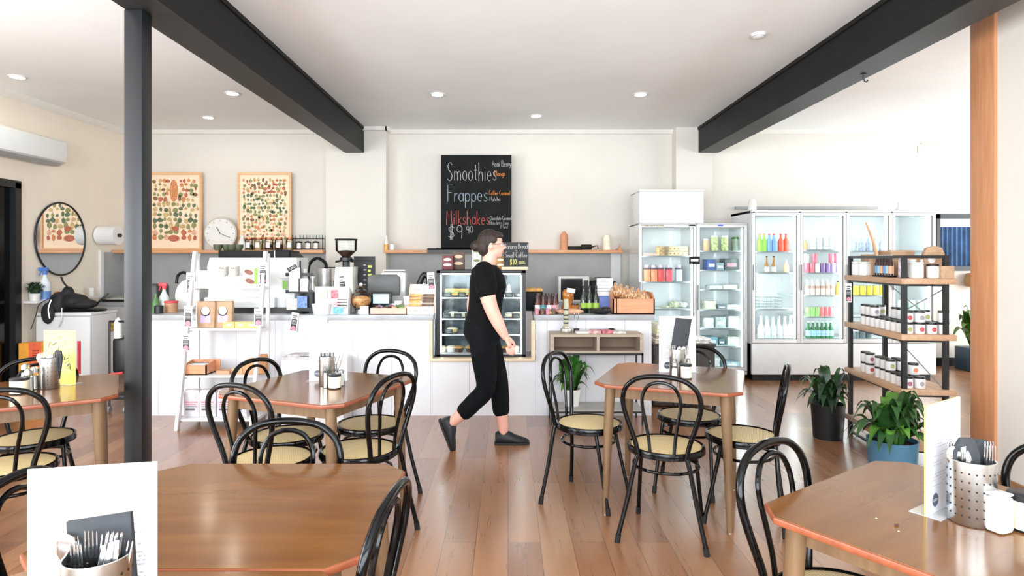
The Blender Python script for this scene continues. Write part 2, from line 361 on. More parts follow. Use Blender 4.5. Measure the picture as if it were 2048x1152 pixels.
# left wall with a doorway (black door) and a large window near the camera
b = MB(WALLW)
b.box(LW-.12, LW, 6.66, BW+.1, 0, CH); b.box(LW-.12, LW, 5.7, 6.66, 2.26, CH); b.box(LW-.12, LW, 3.0, 5.7, 0, CH)
b.box(LW-.12, LW, -2.6, 3.0, 2.7, CH); b.box(LW-.12, LW, -2.6, 3.0, 0, .5); b.box(LW-.12, LW, -2.6, -.6, .5, 2.7)
struct(b.ob('wall_left'))
b = MB(BLACK)
b.box(LW-.1, LW+.02, 5.66, 5.74, 0, 2.26); b.box(LW-.1, LW+.02, 6.6, 6.68, 0, 2.26); b.box(LW-.1, LW+.02, 5.66, 6.68, 2.2, 2.28)
dj = struct(b.ob('door_1')); b = MB(CHROMEBLK); b.box(LW-.08, LW-.04, 5.75, 6.59, .02, 2.2); b.ob('door_panel', dj)
b = MB(STEEL); b.at((LW-.03, 5.83, 1.02)); b.tube([(0, 0, 0), (.05, 0, 0), (.06, .12, 0)], .009, 8); b.ob('door_handle', dj)
# back wall and its window at the right
b = MB(WALL); wx0, wx1, wz0, wz1 = 5.82, 6.6, 1.29, 2.06
b.box(LW-.12, wx0, BW, BW+.12, 0, CH); b.box(wx1, 8.6, BW, BW+.12, 0, CH); b.box(wx0, wx1, BW, BW+.12, 0, wz0); b.box(wx0, wx1, BW, BW+.12, wz1, CH)
struct(b.ob('wall_back'))
b = MB(BLACK)
for a in ((wx0, wx0+.05, wz0, wz1), (wx1-.05, wx1, wz0, wz1), (wx0, wx1, wz0, wz0+.06), (wx0, wx1, wz1-.06, wz1)): b.box(a[0], a[1], BW-.02, BW+.1, a[2], a[3])
win = struct(b.ob('window_1')); b = MB(PANE); b.box(wx0+.05, wx1-.05, BW+.05, BW+.056, wz0+.06, wz1-.06); b.ob('window_pane', win)
blue = mat('blue_fabric', '#3d5d85', .7, var=.2, scale=5)
b = MB(blue); n = 60
p0 = [(wx0+.05+(wx1-wx0-.1)*i/n, BW+.03+.012*math.sin(i*1.1)) for i in range(n+1)]
for i in range(n): b.quad((*p0[i], wz0+.06), (*p0[i+1], wz0+.06), (*p0[i+1], wz1-.17), (*p0[i], wz1-.17))
b.recalc = False; tag(b.ob('curtain'), 'blue pleated curtain hanging in the dark framed window at the far right', 'curtain')
b = MB(BLACK); b.box(5.1, 8.6, BW-.02, BW, 0, .11); struct(b.ob('baseboard_back'))
# nibs (shallow piers) on the back wall under the beams
b = MB(WALL); b.box(-2.42, -1.62, 8.3, BW, 0, CH); struct(b.ob('wall_pier_left'))
b = MB(WALL); b.box(X(1352, 8.3), X(1425, 8.3), 8.3, BW, 0, CH); struct(b.ob('wall_pier_right'))
CORN = mat('cornice_paint', '#e8e5df', .5, var=.01)
b = MB(CORN); b.prism([(BW, 3.2), (BW, 3.14), (BW-.03, 3.15), (BW-.06, 3.2)], LW, 8.6, 'x'); struct(b.ob('trim_1'))
b = MB(CORN); b.prism([(LW, 3.2), (LW, 3.13), (LW+.03, 3.14), (LW+.07, 3.2)], -2.6, BW-.05, 'y'); struct(b.ob('trim_2'))
b = MB(CORN); b.box(-2.44, -1.6, 8.24, 8.3, 3.15, 3.2); b.box(-1.62, -1.58, 8.24, BW-.06, 3.15, 3.2); struct(b.ob('trim_3'))
# right partition: white wall ending in a timber post
b = MB(WALL); b.box(3.14, 3.32, -2.6, 4.01, 0, CH); struct(b.ob('wall_right'))
b = MB(POSTW); b.box(3.12, 3.34, 4.01, 4.22, 0, CH, .004); struct(b.ob('trim_4'))
SKW = wood('skirting_wood', '#8f6a4a', '#a47c58', .5)
b = MB(SKW); b.box(3.125, 3.14, -2.6, 4.01, 0, .07); struct(b.ob('baseboard_right'))
# far right side wall with big windows (daylight), and the glazed street front behind the camera
b = MB(WALL); b.box(8.5, 8.62, -2.6, 2.6, 0, CH); b.box(8.5, 8.62, 7.8, 8.6, 0, CH); b.box(8.5, 8.62, 2.6, 7.8, 0, .3); b.box(8.5, 8.62, 2.6, 7.8, 2.7, CH); struct(b.ob('wall_far_right'))
b = MB(WALL); b.box(LW-.12, -4.7, -2.62, -2.5, 0, CH); b.box(3.5, 8.6, -2.62, -2.5, 0, CH); b.box(-4.7, 3.5, -2.62, -2.5, 0, .5); b.box(-4.7, 3.5, -2.62, -2.5, 3.0, CH); struct(b.ob('wall_front'))
# exposed dark beams and post
BEAM = boards('beam_boards', '#201f1e', '#080808', .085, 'X', .5, .06)
b = MB(DARK, BEAM); b.box(-2.16, -1.912, -2.5, 8.3, 2.866, CH); b.m(BEAM); b.box(-2.158, -1.914, -2.5, 8.3, 2.858, 2.866); b.m(DARK); b.box(-1.912, -1.9, -2.5, 8.3, 3.165, CH); b.box(-2.172, -2.16, -2.5, 8.3, 3.165, CH)
struct(b.ob('ceiling_beam_left'))
b = MB(DARK, BEAM); b.box(2.53, 2.79, -2.5, 8.3, 2.866, CH); b.m(BEAM); b.box(2.532, 2.788, -2.5, 8.3, 2.858, 2.866); b.m(DARK); b.box(2.518, 2.53, -2.5, 8.3, 3.165, CH)
struct(b.ob('ceiling_beam_right'))
b = MB(DARKP); b.box(-2.163, -2.062, 3.52, 3.618, 0, 2.857, .003); struct(b.ob('pillar'))
b = MB(BLACK); b.tube([(2.70, 4.75, 2.86), (2.70, 4.75, 2.83), (2.71, 4.75, 2.80), (2.725, 4.75, 2.795), (2.735, 4.75, 2.81)], .005, 6); b.box(2.685, 2.715, 4.735, 4.765, 2.852, 2.858)
tag(b.ob('hook'), 'small black hook screwed into the underside of the right beam', 'hook')

# ceiling fittings
LAMP = mat('lamp_lens', '#fff6e6', .4, emit='#fff4e0', es=40)
def downlight(px, py, lab):
    d = 1.75*F/(518-py); t = thing('downlight', lab, 'ceiling light', (X(px, d), d, CH), group='round downlights')
    b = MB(WHITE); b.lathe([(.055, -.004), (.062, -.012), (.075, -.010), (.08, 0)], 24); b.ob('rim', t)
    b = MB(LAMP); b.lathe([(0, -.007), (.056, -.006), (.056, -.002)], 24); b.ob('lens', t)
for a in ((35, 153, 'round ceiling downlight nearest the left wall, left of the dark post'), (465, 186, 'round ceiling downlight just right of the dark post, against the left beam'),
          (417, 234, 'round ceiling downlight above the left food poster'), (875, 188, 'round ceiling downlight left of centre between the two beams'),
          (1072, 231, 'round ceiling downlight closest to the back wall between the beams'), (1281, 188, 'round ceiling downlight near the right beam')): downlight(*a)
t = thing('smoke_detector', 'white round smoke detector on the ceiling near the right beam', 'smoke detector', (X(1517, 4.86), 4.86, CH))
b = MB(WHITE); b.lathe([(0, -.032), (.03, -.032), (.045, -.026), (.055, -.012), (.06, 0)], 24); b.ob('housing', t)
b = MB(GREY); b.lathe([(.046, -.0255), (.05, -.020), (.046, -.0195)], 24); b.ob('vent_ring', t)

# ---------------- air conditioner, mirror ----------------
t = thing('air_conditioner', 'white wall-mounted split air conditioner high on the left wall', 'air conditioner', (LW, 6.55, 2.49))
b = MB(GLOSSW); b.prism([(0, .02), (.16, 0), (.24, .05), (.25, .1), (.245, .27), (.2, .29), (0, .29)], -.55, .5, 'y', .006); b.ob('casing', t)
b = MB(GREY); b.prism([(.06, .004), (.165, -.006), (.225, .03), (.215, .045), (.06, .02)], -.5, .45, 'y'); b.ob('louvre', t)
t = thing('round_mirror', 'round wall mirror in a thin black frame on the left wall', 'mirror', (LW+.006, 7.28, 1.683))
b = MB(BLACK); b.tube([(0.012, .405*math.cos(a*PI/24), .42*math.sin(a*PI/24)) for a in range(48)], .011, 8, True); b.ob('frame', t)
b = MB(mat('mirror_silver', '#f2f4f4', .01, 1, var=0)); b.disc((.012, 0, 0), .41, 'x+', 48, .98, 1.02); b.box(0, .008, -.2, .2, -.2, .2); b.ob('glass', t)

# ---------------- tables ----------------
def octo(sx, sy, c): return [(-sx+c, -sy), (sx-c, -sy), (sx, -sy+c), (sx, sy-c), (sx-c, sy), (-sx+c, sy), (-sx, sy-c), (-sx, -sy+c)]
def make_table(label, loc, rz, sx=.4, sy=.4, first=[None]):
    t = thing('cafe_table', label, 'table', loc, rz, 'square cafe tables')
    b = MB(TABEDGE, TABTOP); b.prism(octo(sx, sy, .075), .729, .748, 'z', .004); b.m(TABTOP)
    b.prism(octo(sx-.005, sy-.005, .073), .747, .75, 'z'); b.ob('tabletop', t)
    b = MB(TABLEG); ix, iy = sx-.1, sy-.1
    for x in (-1, 1): b.box(x*ix-.009, x*ix+.009, -iy, iy, .66, .729)
    for y in (-1, 1): b.box(-ix, ix, y*iy-.009, y*iy+.009, .66, .729)
    b.ob('apron', t)
    for x in (-1, 1):
        for y in (-1, 1):
            b = MB(TABLEG); b.tube([(x*(ix+.01), y*(iy+.01), .729), (x*(ix+.02), y*(iy+.02), .5), (x*(ix+.032), y*(iy+.032), .1), (x*(ix+.035), y*(iy+.035), 0.004)], 1, 14, radii=[.028, .027, .0185, .017]); 
            lg = b.ob('leg', t); b = MB(STEEL); b.tube([(x*(ix+.035), y*(iy+.035), .008), (x*(ix+.035), y*(iy+.035), 0)], .013, 10); b.ob('glide', lg)
    return t
R = math.radians
TA = (-1.047, 3.48, R(-21.5)); TB = (.987, 3.743, R(-21.5)); TC = (-2.535, 3.31, R(32)); TD = (1.235, 1.66, R(35)); TE = (-.75, 1.776, 0); TG = (-.75, 1.0, 0)
make_table('octagonal-cornered wooden table in the middle left, before the white ladder shelf', (TA[0], TA[1], 0), TA[2])
make_table('octagonal-cornered wooden table in the middle right, with a black napkin standing in its cutlery jar', (TB[0], TB[1], 0), TB[2])
make_table('wooden table at the left edge holding a yellow menu, left of the dark post', (TC[0], TC[1], 0), TC[2])
make_table('large foreground wooden table at the lower right with an orange edge', (TD[0], TD[1], 0), TD[2])
make_table('large empty foreground wooden table top at the lower left', (TE[0], TE[1], 0), TE[2], .41, .3665)
make_table('nearest wooden table at the bottom left, carrying the big white menu', (TG[0], TG[1], 0), TG[2], .41, .405)

# ---------------- chairs ----------------
def make_chair():
    t = thing('bentwood_chair', '', 'chair', (0, 0, 0), 0, 'black tube chairs with round cane seats')
    b = MB(CANE); b.lathe([(0, .472), (.08, .471), (.15, .468), (.186, .463), (.186, .455), (0, .455)], 40); b.ob('seat', t)
    b = MB(CHROMEBLK); b.lathe([(.183, .466), (.19, .470), (.199, .467), (.203, .455), (.202, .437), (.194, .432), (.184, .436), (.182, .45), (.183, .466)], 40); b.ob('seat_rim', t)
    half = [(.118, -.168, .44), (.135, -.176, .52), (.165, -.19, .61), (.187, -.204, .69), (.19, -.214, .75), (.17, -.224, .805), (.12, -.232, .846), (.06, -.236, .862)]
    pts = half+[(0, -.237, .866)]+[(-x, y, z) for x, y, z in half[::-1]]
    b = MB(CHROMEBLK); b.tube(crom(pts, 4), .0125, 10); b.ob('outer_back_loop', t)
    h2 = [(.058, -.176, .445), (.066, -.182, .54), (.082, -.196, .64), (.094, -.207, .71), (.09, -.217, .765), (.064, -.225, .812), (.03, -.2285, .83)]
    p2 = h2+[(0, -.229, .834)]+[(-x, y, z) for x, y, z in h2[::-1]]
    b = MB(CHROMEBLK); b.tube(crom(p2, 4), .0088, 8); b.ob('inner_back_loop', t)
    rub = mat('black_rubber', '#101010', .7)
    for sx in (-1, 1):
        b = MB(CHROMEBLK); b.tube(crom([(sx*.118, -.168, .455), (sx*.135, -.175, .40), (sx*.172, -.19, .22), (sx*.218, -.215, .02)], 4), .012, 10)
        l = b.ob('leg', t); b = MB(rub); b.tube([(sx*.213, -.213, .04), (sx*.219, -.216, .0)], .0145, 10); b.ob('foot_cap', l)
        b = MB(CHROMEBLK); b.tube(crom([(sx*.14, .10, .44), (sx*.148, .118, .36), (sx*.16, .15, .2), (sx*.174, .19, .02)], 4), .011, 10)
        l = b.ob('leg', t); b = MB(rub); b.tube([(sx*.172, .186, .04), (sx*.175, .192, .0)], .0135, 10); b.ob('foot_cap', l)
    b = MB(CHROMEBLK); b.tube([(.168*math.cos(a*PI/20), -.005+.158*math.sin(a*PI/20), .36) for a in range(40)], .0085, 8, True); b.ob('stretcher_ring', t)
    return t
CH0 = make_chair(); used = [0]
def chair(x, y, fx, fy, label):
    rz = math.atan2(-fx, fy)
    if not used[0]: used[0] = 1; CH0['label'] = label; return place(CH0, (x, y, 0), rz)
    return dup(CH0, (x, y, 0), rz, label)
chair(.49, 3.78, .863, -.5, 'black chair left of the middle right table, beside the potted plant')
chair(.84, 3.325, .35, .937, 'black chair seen from behind, in front of the middle right table')
chair(1.32, 3.52, -.92, .38, 'black chair on the right side of the middle right table, back in profile')
chair(1.15, 3.97, -.45, -.89, 'black chair behind the middle right table, its loop showing over the table top')
chair(-1.175, 3.11, .366, .93, 'black chair in front of the middle left table, seen from behind')
chair(-1.245, 3.52, .93, -.366, 'black chair at the left side of the middle left table, against the ladder shelf')
chair(-.83, 3.76, -.40, -.916, 'black chair at the far side of the middle left table by the counter')
chair(-.775, 3.25, -.9, .43, 'black chair at the right side of the middle left table, nearest the walking person')
chair(-.79, 2.02, 0, -1, 'black chair at the far edge of the empty foreground table, facing the camera')
chair(-.52, 1.60, -.995, .1, 'black chair at the right edge of the empty foreground table, its loop in close-up')
chair(-1.09, 1.68, 1, .05, 'black chair at the left edge of the foreground table, behind the big white menu')
chair(-2.63, 3.46, .53, -.85, 'black chair on the far side of the left table, under the yellow menu')
chair(-2.39, 2.99, -.45, .89, 'black chair before the left table, cut by the left edge of the photo')
chair(.97, 1.80, .6, -.8, 'black chair at the left of the lower right foreground table')
chair(1.59, 1.80, -.82, -.57, 'black chair behind the lower right table, cut by the right edge of the photo')
# ---------------- counter ----------------
CF = 5.77; CT = .933
CPANEL = boards('counter_boards', '#dddee3', '#a9abb0', .36, 'X', .5, .012)
CONC = mat('counter_laminate', '#a8abae', .35, var=.06, scale=8)
t = thing('service_counter', 'long white service counter with grey worktop left of the cake display', 'counter', (0, 0, 0))
b = MB(CPANEL); b.box(-3.47, -.70, CF+.02, 6.45, 0, .885); b.ob('front_panel', t)
b = MB(CONC); b.box(-3.5, -.69, CF, 6.47, .885, CT, .003); b.ob('worktop', t)
t = thing('service_counter', 'short white counter with grey worktop right of the cake display', 'counter', (0, 0, 0))
b = MB(CPANEL); b.box(.255, 1.33, CF+.02, 6.45, 0, .885); b.ob('front_panel', t)
b = MB(CONC); b.box(.245, 1.357, CF, 6.47, .885, CT, .003); b.ob('worktop', t)
t = thing('display_plinth', 'low white counter section with pale timber trim under the cake display', 'counter', (0, 0, 0))
b = MB(CPANEL); b.box(-.699, .254, CF+.02, 6.45, 0, .505); b.ob('front_panel', t)
PALE = wood('pale_timber', '#d9c2a2', '#e8d6ba', .5)
b = MB(PALE); b.box(-.728, .25, CF-.012, CF+.10, .505, .534, .002); b.ob('sill', t)
b = MB(PALE); b.box(-.728, -.695, CF-.012, CF+.015, .534, .884); b.box(.214, .25, CF-.012, CF+.015, .534, .884); b.ob('side_trim', t)
# display cabinet
dx0, dx1, dy0, dy1, dz0, dz1 = -.672, .168, 5.86, 6.42, .535, 1.345
t = thing('cake_display', 'black framed glass cake display cabinet set into the counter', 'display cabinet', (0, 0, 0))
b = MB(BLACK)
for x in (dx0, dx1-.035): b.box(x, x+.035, dy0, dy0+.035, dz0, dz1); b.box(x, x+.035, dy1-.03, dy1, dz0, dz1)
b.box(dx0, dx1, dy0, dy1, dz1-.03, dz1, .003); b.box(dx0, dx1, dy0, dy1, dz0, dz0+.015)
b.ob('frame', t)
b = MB(mat('dark_reflection_back', '#66727a', .15, var=.3, scale=9)); b.box(dx0+.03, dx1-.03, dy1-.02, dy1-.012, dz0+.02, dz1-.03); b.ob('back_panel', t)  # dark panel, its reflections put in as mottled colour
b = MB(PANE); b.box(dx0+.035, dx1-.035, dy0+.01, dy0+.014, dz0+.015, dz1-.03); b.box(dx0+.015, dx0+.019, dy0+.035, dy1-.03, dz0+.015, dz1-.03); b.box(dx1-.019, dx1-.015, dy0+.035, dy1-.03, dz0+.015, dz1-.03); b.ob('glass_front', t)
b = MB(mat('led_strip', '#ffffff', .4, emit='#f4fbff', es=16)); b.box(dx0+.05, dx1-.05, dy0+.05, dy0+.07, dz1-.042, dz1-.032); b.box(dx0+.036, dx0+.044, dy0+.04, dy0+.05, dz0+.03, dz1-.05); b.box(dx1-.044, dx1-.036, dy0+.04, dy0+.05, dz0+.03, dz1-.05); b.ob('lamp', t)  # top strip of the cabinet; upright side strips added to brighten its inside
DS = [1.45-(594-518)*6.0/F, 1.45-(636-518)*6.0/F, 1.45-(667-518)*6.0/F]
for z in DS:
    b = MB(PANE); b.box(dx0+.04, dx1-.04, dy0+.09, dy1-.03, z-.008, z); b.m(GLOSSW); b.box(dx0+.04, dx1-.04, dy0+.07, dy0+.09, z-.012, z+.002); b.ob('shelf', t)
b = MB(GLOSSW); b.box(dx0+.02, dx1-.02, dy0+.04, dy1-.03, dz0+.015, dz0+.02); b.ob('tray', t)
# price tags of the display
def card(name, label, cat, x0, x1, z0, z1, y, front, back=PAPER, th=.003, group=None, rx=0, deco=None, ry=0):
    cx = (x0+x1)/2; hw = (x1-x0)/2; h = z1-z0
    b = MB(back, front); b.at((0, 0, 0), 0, rx, ry); b.box(-hw, hw, 0, th, 0, h); b.m(front); b.quad((-hw, -.0005, 0), (hw, -.0005, 0), (hw, -.0005, h), (-hw, -.0005, h))
    if deco: deco(b, hw, h)
    b.recalc = False
    o = b.ob(name); o.location = (cx, y, z0); tag(o, label, cat, group); return o
SLATE = mat('slate_card', '#33373b', .5); CHALK = mat('chalk', '#bfbfbd', .8, var=.02); CHALKY = mat('chalk_yellow', '#e6e47c', .8); CHALKO = mat('chalk_orange', '#d98a4a', .8); CHALKR = mat('chalk_red', '#bf6459', .8); CHALKB = mat('chalk_blue', '#a3b4c0', .8)
def scrib(b, hw, h):
    b.m(CHALK); b.box(-hw*.7, hw*.5, -.0015, -.0006, h*.6, h*.68); b.box(-hw*.6, hw*.7, -.0015, -.0006, h*.3, h*.37)
row = ['top', 'second', 'third']
for i, (z, pxs) in enumerate(zip(DS, [(888, 916, 1010, 1028), (886, 908, 930, 1024), (890,)])):
    for k, px in enumerate(pxs):
        x = X(px, 5.93); card('price_tag', 'black price tag on the %s glass shelf of the cake display, %s' % (row[i], nth(k, len(pxs)) if len(pxs) > 1 else 'the only one there'), 'price tag', x, x+.075, z+.003, z+.05, dy0+.06, SLATE, group='display price tags', deco=scrib)
# cakes and plates
PLATE = mat('white_china', '#e0e0dd', .2, var=.01, coat=.4); CREAM = mat('cream_icing', '#f2ead2', .6); CAKE = mat('yellow_cake', '#ecd489', .7, bump=.3); BREAD = mat('toasted_bread', '#d3a25e', .7, var=.2, scale=25, bump=.3); LETT = mat('lettuce', '#8fae52', .6, var=.25, scale=20); CHOC = mat('chocolate', '#4a2d22', .5, var=.2); HAM = mat('pink_ham', '#d98f83', .6)
def plate(x, y, z, r, label, group='plates in the cake display'):
    b = MB(PLATE); b.lathe([(0, .004), (r*.55, .004), (r*.95, .014), (r, .014), (r*.6, 0), (0, 0)], 24); o = b.ob('plate'); o.location = (x, y, z); return tag(o, label, 'plate', group)
def sandwich(x, y, z, label, rz=0):
    t = thing('sandwich', label, 'sandwich', (x, y, z), rz, 'sandwiches in the cake display')
    for nm, m_, z0, z1, e in (('bread_slice', BREAD, 0, .022, 0), ('filling', LETT, .022, .034, .006), ('ham_slice', HAM, .034, .04, .003), ('bread_slice', BREAD, .04, .062, 0)):
        b = MB(m_); b.prism([(-.06-e, -.045-e), (.06+e, -.045-e), (.06+e, .05)], z0, z1, 'z', .004); b.ob(nm, t)
sandwich(X(897, 6.0)+.02, 6.08, DS[0]+.016, 'toasted sandwich on the left of the display top shelf', .1)
sandwich(X(920, 6.0)+.02, 6.08, DS[0]+.016, 'toasted sandwich beside it towards the person on the display top shelf', -.15)
plate(X(900, 6.1), 6.12, DS[0], .13, 'white plate under the left sandwich on the display top shelf')
def cupcake(x, y, z, r, h, m1, m2, label, name='cake_slice', cat='cake'):
    t = thing(name, label, cat, (x, y, z), 0, 'cakes in the display')
    b = MB(m1); b.lathe([(0, 0), (r*.8, 0), (r, h*.6), (r*.96, h*.62), (0, h*.62)], 20); b.ob('base', t)
    b = MB(m2); b.lathe([(r*.96, h*.62), (r*1.02, h*.75), (r*.6, h*.98), (0, h)], 20); b.ob('icing', t)
for (px, zi, r, h, m1, m2, lab) in ((908, 1, .05, .05, CREAM, PLATE, 'small meringue cake on the second display shelf, left of two'), (925, 1, .045, .045, CREAM, PLATE, 'small meringue cake on the second display shelf, next to the person'),
        (905, 2, .055, .045, CAKE, CREAM, 'round yellow cake on the third display shelf'), (1018, 1, .04, .04, CREAM, PLATE, 'small white cake on the second display shelf right of the person'), (1036, 1, .07, .045, CAKE, CREAM, 'flat yellow sponge cake at the right of the second display shelf')):
    z = DS[zi]; plate(X(px, 6.05), 6.05, z, max(.06, r*1.15), 'white plate under the '+lab.replace('small ', '').replace('round ', '')); cupcake(X(px, 6.05), 6.05, z+.012, r, h, m1, m2, lab)
for k, (px, m1) in enumerate(((884, CREAM), (902, PLATE), (918, CHOC), (940, CHOC), (1012, CHOC), (1030, CREAM))):
    cupcake(X(px, 6.02), 6.02, dz0+.022, .045, .06, m1, CREAM if m1 != CHOC else BREAD, 'small cake on the display floor, '+nth(k, 6), 'cup_cake')
t = thing('glass_bottle_stand', 'clear tall glass cone at the right of the display top shelf', 'glassware', (X(1018, 6.05), 6.05, DS[0]))
b = MB(PLATE); b.lathe([(0, 0), (.05, 0), (.045, .02), (.02, .06), (.012, .11), (0, .13)], 16); b.ob('cone', t)
# things on top of the display
t = thing('chalkboard_sign', 'small chalkboard on top of the cake display advertising banana bread and small coffee', 'sign', (X(1032, 5.98), 5.98, 1.375), R(3))
hw = 25*5.98/F
b = MB(mat('blackboard_small', '#26292b', .6, var=.15)); b.box(-hw, hw, 0, .012, 0, .235); b.ob('board', t)
b = MB(PALE); b.box(-hw-.02, hw-.01, -.03, .03, -.029, 0, .003); b.ob('ledge', t)
def wtxt(b, s, x0, x1, z, h, wd, y=-.001, slope=0):
    nat = sum(G.get(c, G[' '])[0]*h+.04*h for c in s); strokes(b, s, x0, z, h, y, wd, (x1-x0)/nat, .03, slope)
b = MB(CHALK); wtxt(b, 'Banana Bread', -hw+.008, hw-.012, .175, .045, .004); wtxt(b, '+', -.01, .01, .145, .03, .003); wtxt(b, 'Small Coffee', -hw+.012, hw-.015, .09, .05, .004); b.ob('lettering', t)
b = MB(CHALKY); wtxt(b, '$10', -.06, .005, .02, .055, .005); b.box(.025, .085, -.002, -.0003, .045, .05); b.box(.025, .09, -.002, -.0003, .027, .032); b.ob('price', t)
def pack(px0, px1, py0, py1, y, label, m1, m2, name='snack_pack', z0=1.346, grp='snack packs on the cake display'):
    x0, x1 = X(px0, y), X(px1, y); h = Z(py0, y)-z0; t = thing(name, label, 'food packet', ((x0+x1)/2, y, z0), 0, grp); hw = (x1-x0)/2
    b = MB(m1); b.box(-hw, hw, 0, .06, 0, h, .006); b.ob('packet', t)
    b = MB(m2); b.disc((0, -.001, h*.72), hw*.7, sx=1, sy=.4); b.disc((0, -.001, h*.35), hw*.75, sx=1, sy=.35); b.ob('picture', t)
BURG = mat('maroon_card', '#6e3338', .5)
pack(884, 906, 511, 536, 6.0, 'maroon snack packet with pale pictures at the left on the cake display', BURG, CREAM)
pack(905, 929, 503, 536, 6.06, 'darker snack packet just right of the maroon one on the cake display', mat('brown_card', '#59443a', .5), mat('peach', '#e3bb9c', .5))
pack(944, 962, 488, 536, 6.1, 'pale patterned packet behind the person on the cake display', mat('pale_card', '#cfd6c6', .6, var=.25, scale=50), mat('olive_card', '#6f6a3c', .5))
pack(992, 1010, 512, 536, 6.1, 'brown biscuit packet beside the small chalkboard', mat('tan_card', '#a77a3e', .5), CREAM)

# ---------------- back wall shelf, splashbacks, benches ----------------
SZ = 1.568
b = MB(PINE); b.box(LW+.005, -2.44, 8.22, 8.49, 1.527, SZ, .003); tag(b.ob('wall_shelf'), 'long timber wall shelf carrying the posters, clock and jars', 'shelf')
b = MB(PINE); b.box(-1.64, 1.525, 8.22, 8.49, 1.527, SZ, .003); tag(b.ob('wall_shelf'), 'timber wall shelf carrying the big chalkboard', 'shelf')
b = MB(mat('dark_tray', '#4a4c4e', .5)); b.box(X(855, 8.2), X(948, 8.2), 8.16, 8.3, 1.569, 1.59); b.box(X(855, 8.2), X(948, 8.2), 8.16, 8.18, 1.53, 1.59); tag(b.ob('chalk_ledge'), 'dark grey ledge under the big chalkboard', 'ledge')
b = MB(SPLASH); b.box(LW+.01, -2.44, 8.47, 8.5, .9, 1.527); b.box(LW, LW+.02, 8.03, 8.47, .95, 1.54); b.m(WHITE); b.box(LW, LW+.03, 7.97, 8.03, .95, 1.56); struct(b.ob('trim_5'))
b = MB(SPLASH); b.box(-1.63, X(1222, 8.45), 8.47, 8.5, .9, 1.527); b.m(WHITE); b.box(X(1222, 8.45), 1.52, 8.44, 8.5, 0, 1.527); struct(b.ob('trim_6'))
t = thing('back_bench', 'grey back bench under the left splashback', 'bench', (0, 0, 0)); b = MB(WHITE); b.box(LW+.01, -2.44, 7.92, 8.46, 0, .86); b.ob('cabinet', t); b = MB(CONC); b.box(LW+.01, -2.44, 7.88, 8.46, .86, .9); b.ob('worktop', t)
t = thing('back_bench', 'grey back bench under the middle splashback', 'bench', (0, 0, 0)); b = MB(WHITE); b.box(-1.60, 1.5, 7.92, 8.44, 0, .86); b.ob('cabinet', t); b = MB(CONC); b.box(-1.60, 1.5, 7.88, 8.46, .86, .9); b.ob('worktop', t)
# posters
def poster(px0, px1, label, seed, big):
    y = 8.40; x0, x1 = X(px0, y), X(px1, y); hw = (x1-x0)/2; h = 1.045; t = thing('framed_poster', label, 'poster', ((x0+x1)/2, y, SZ), 0, 'framed food charts')
    fr = wood('poster_frame', '#d4a06e', '#e6b98b', .5); b = MB(fr)
    for a in ((-hw, -hw+.028, 0, h), (hw-.028, hw, 0, h), (-hw+.028, hw-.028, 0, .03), (-hw+.028, hw-.028, h-.03, h)): b.box(a[0], a[1], 0, .03, a[2], a[3])
    b.ob('frame', t); b = MB(mat('aged_paper', '#f4dcc0', .6, var=.02, scale=4)); b.box(-hw+.02, hw-.02, .015, .025, .02, h-.02); b.ob('paper', t)
    rnd = random.Random(seed); cols = [mat('print_'+n, c, .7, var=.2, scale=60) for n, c in (('green', '#8d8f5c'), ('deep_green', '#5f6f52'), ('red', '#b9694d'), ('orange', '#cf8a5a'), ('ochre', '#c8aa76'), ('brown', '#86684a'), ('pink', '#e3b092'))]
    b = MB(*cols); b.recalc = False
    yy = h-.11; r_ = 0
    while yy > .10:
        f = 1-yy/h; nx = 9 if seed == 1 else 11; rs = (.027 if seed == 1 else .0225)*(1+(.55*f if seed == 1 else .1)); xx = -hw+.085
        while xx < hw-.07:
            pal = [4, 5, 2, 0, 3] if f < .35 else ([0, 1, 1, 0, 4] if f < .72 else [2, 0, 6, 3, 0]); 
            if seed == 2: pal = [3, 2, 5, 4, 0] if (f < .3) else ([0, 1, 4, 1] if f < .55 else [5, 4, 0, 3, 6])
            b.m(cols[rnd.choice(pal)]); r1 = rs*rnd.uniform(.7, 1.15); k = rnd.uniform(.6, 1.4)
            cx, cz = xx+rnd.uniform(-.012, .012), yy+rnd.uniform(-.014, .014)
            if not (big and abs(cx-big[0]) < big[2]+.02 and abs(cz-big[1]) < big[3]+.02):
                n = rnd.choice((7, 9, 12)); vs = [b.v((cx+r1*k**.5*math.cos(2*PI*i/n)*rnd.uniform(.75, 1.1), .014, cz+r1/k**.5*math.sin(2*PI*i/n)*rnd.uniform(.75, 1.1))) for i in range(n)]; b.f(vs)
                if rnd.random() < .5: b.m(cols[1]); b.box(cx-.002, cx+.002, .0135, .0145, cz+r1*.7, cz+r1*1.7)
            xx += rs*2.0*rnd.uniform(.85, 1.15)
        yy -= rs*2.1
    if big: b.m(cols[3]); b.disc((big[0], .0125, big[1]), 1, sx=big[2], sy=big[3]); b.m(cols[2]); b.disc((-.02, .0125, .16), 1, sx=.075, sy=.045); b.disc((.0, .0125, .29), 1, sx=.05, sy=.035)
    b.ob('print', t)
poster(296, 403, 'framed vegetable chart poster, the left one, partly behind the dark post', 1, (-.02, .80, .055, .15))
poster(475, 582, 'framed fruit chart poster, the right one, above the coffee machine', 2, None)
t = thing('wall_clock', 'large round white clock leaning on the timber shelf between the posters', 'clock', (X(440, 8.3), 8.3, SZ+.218))
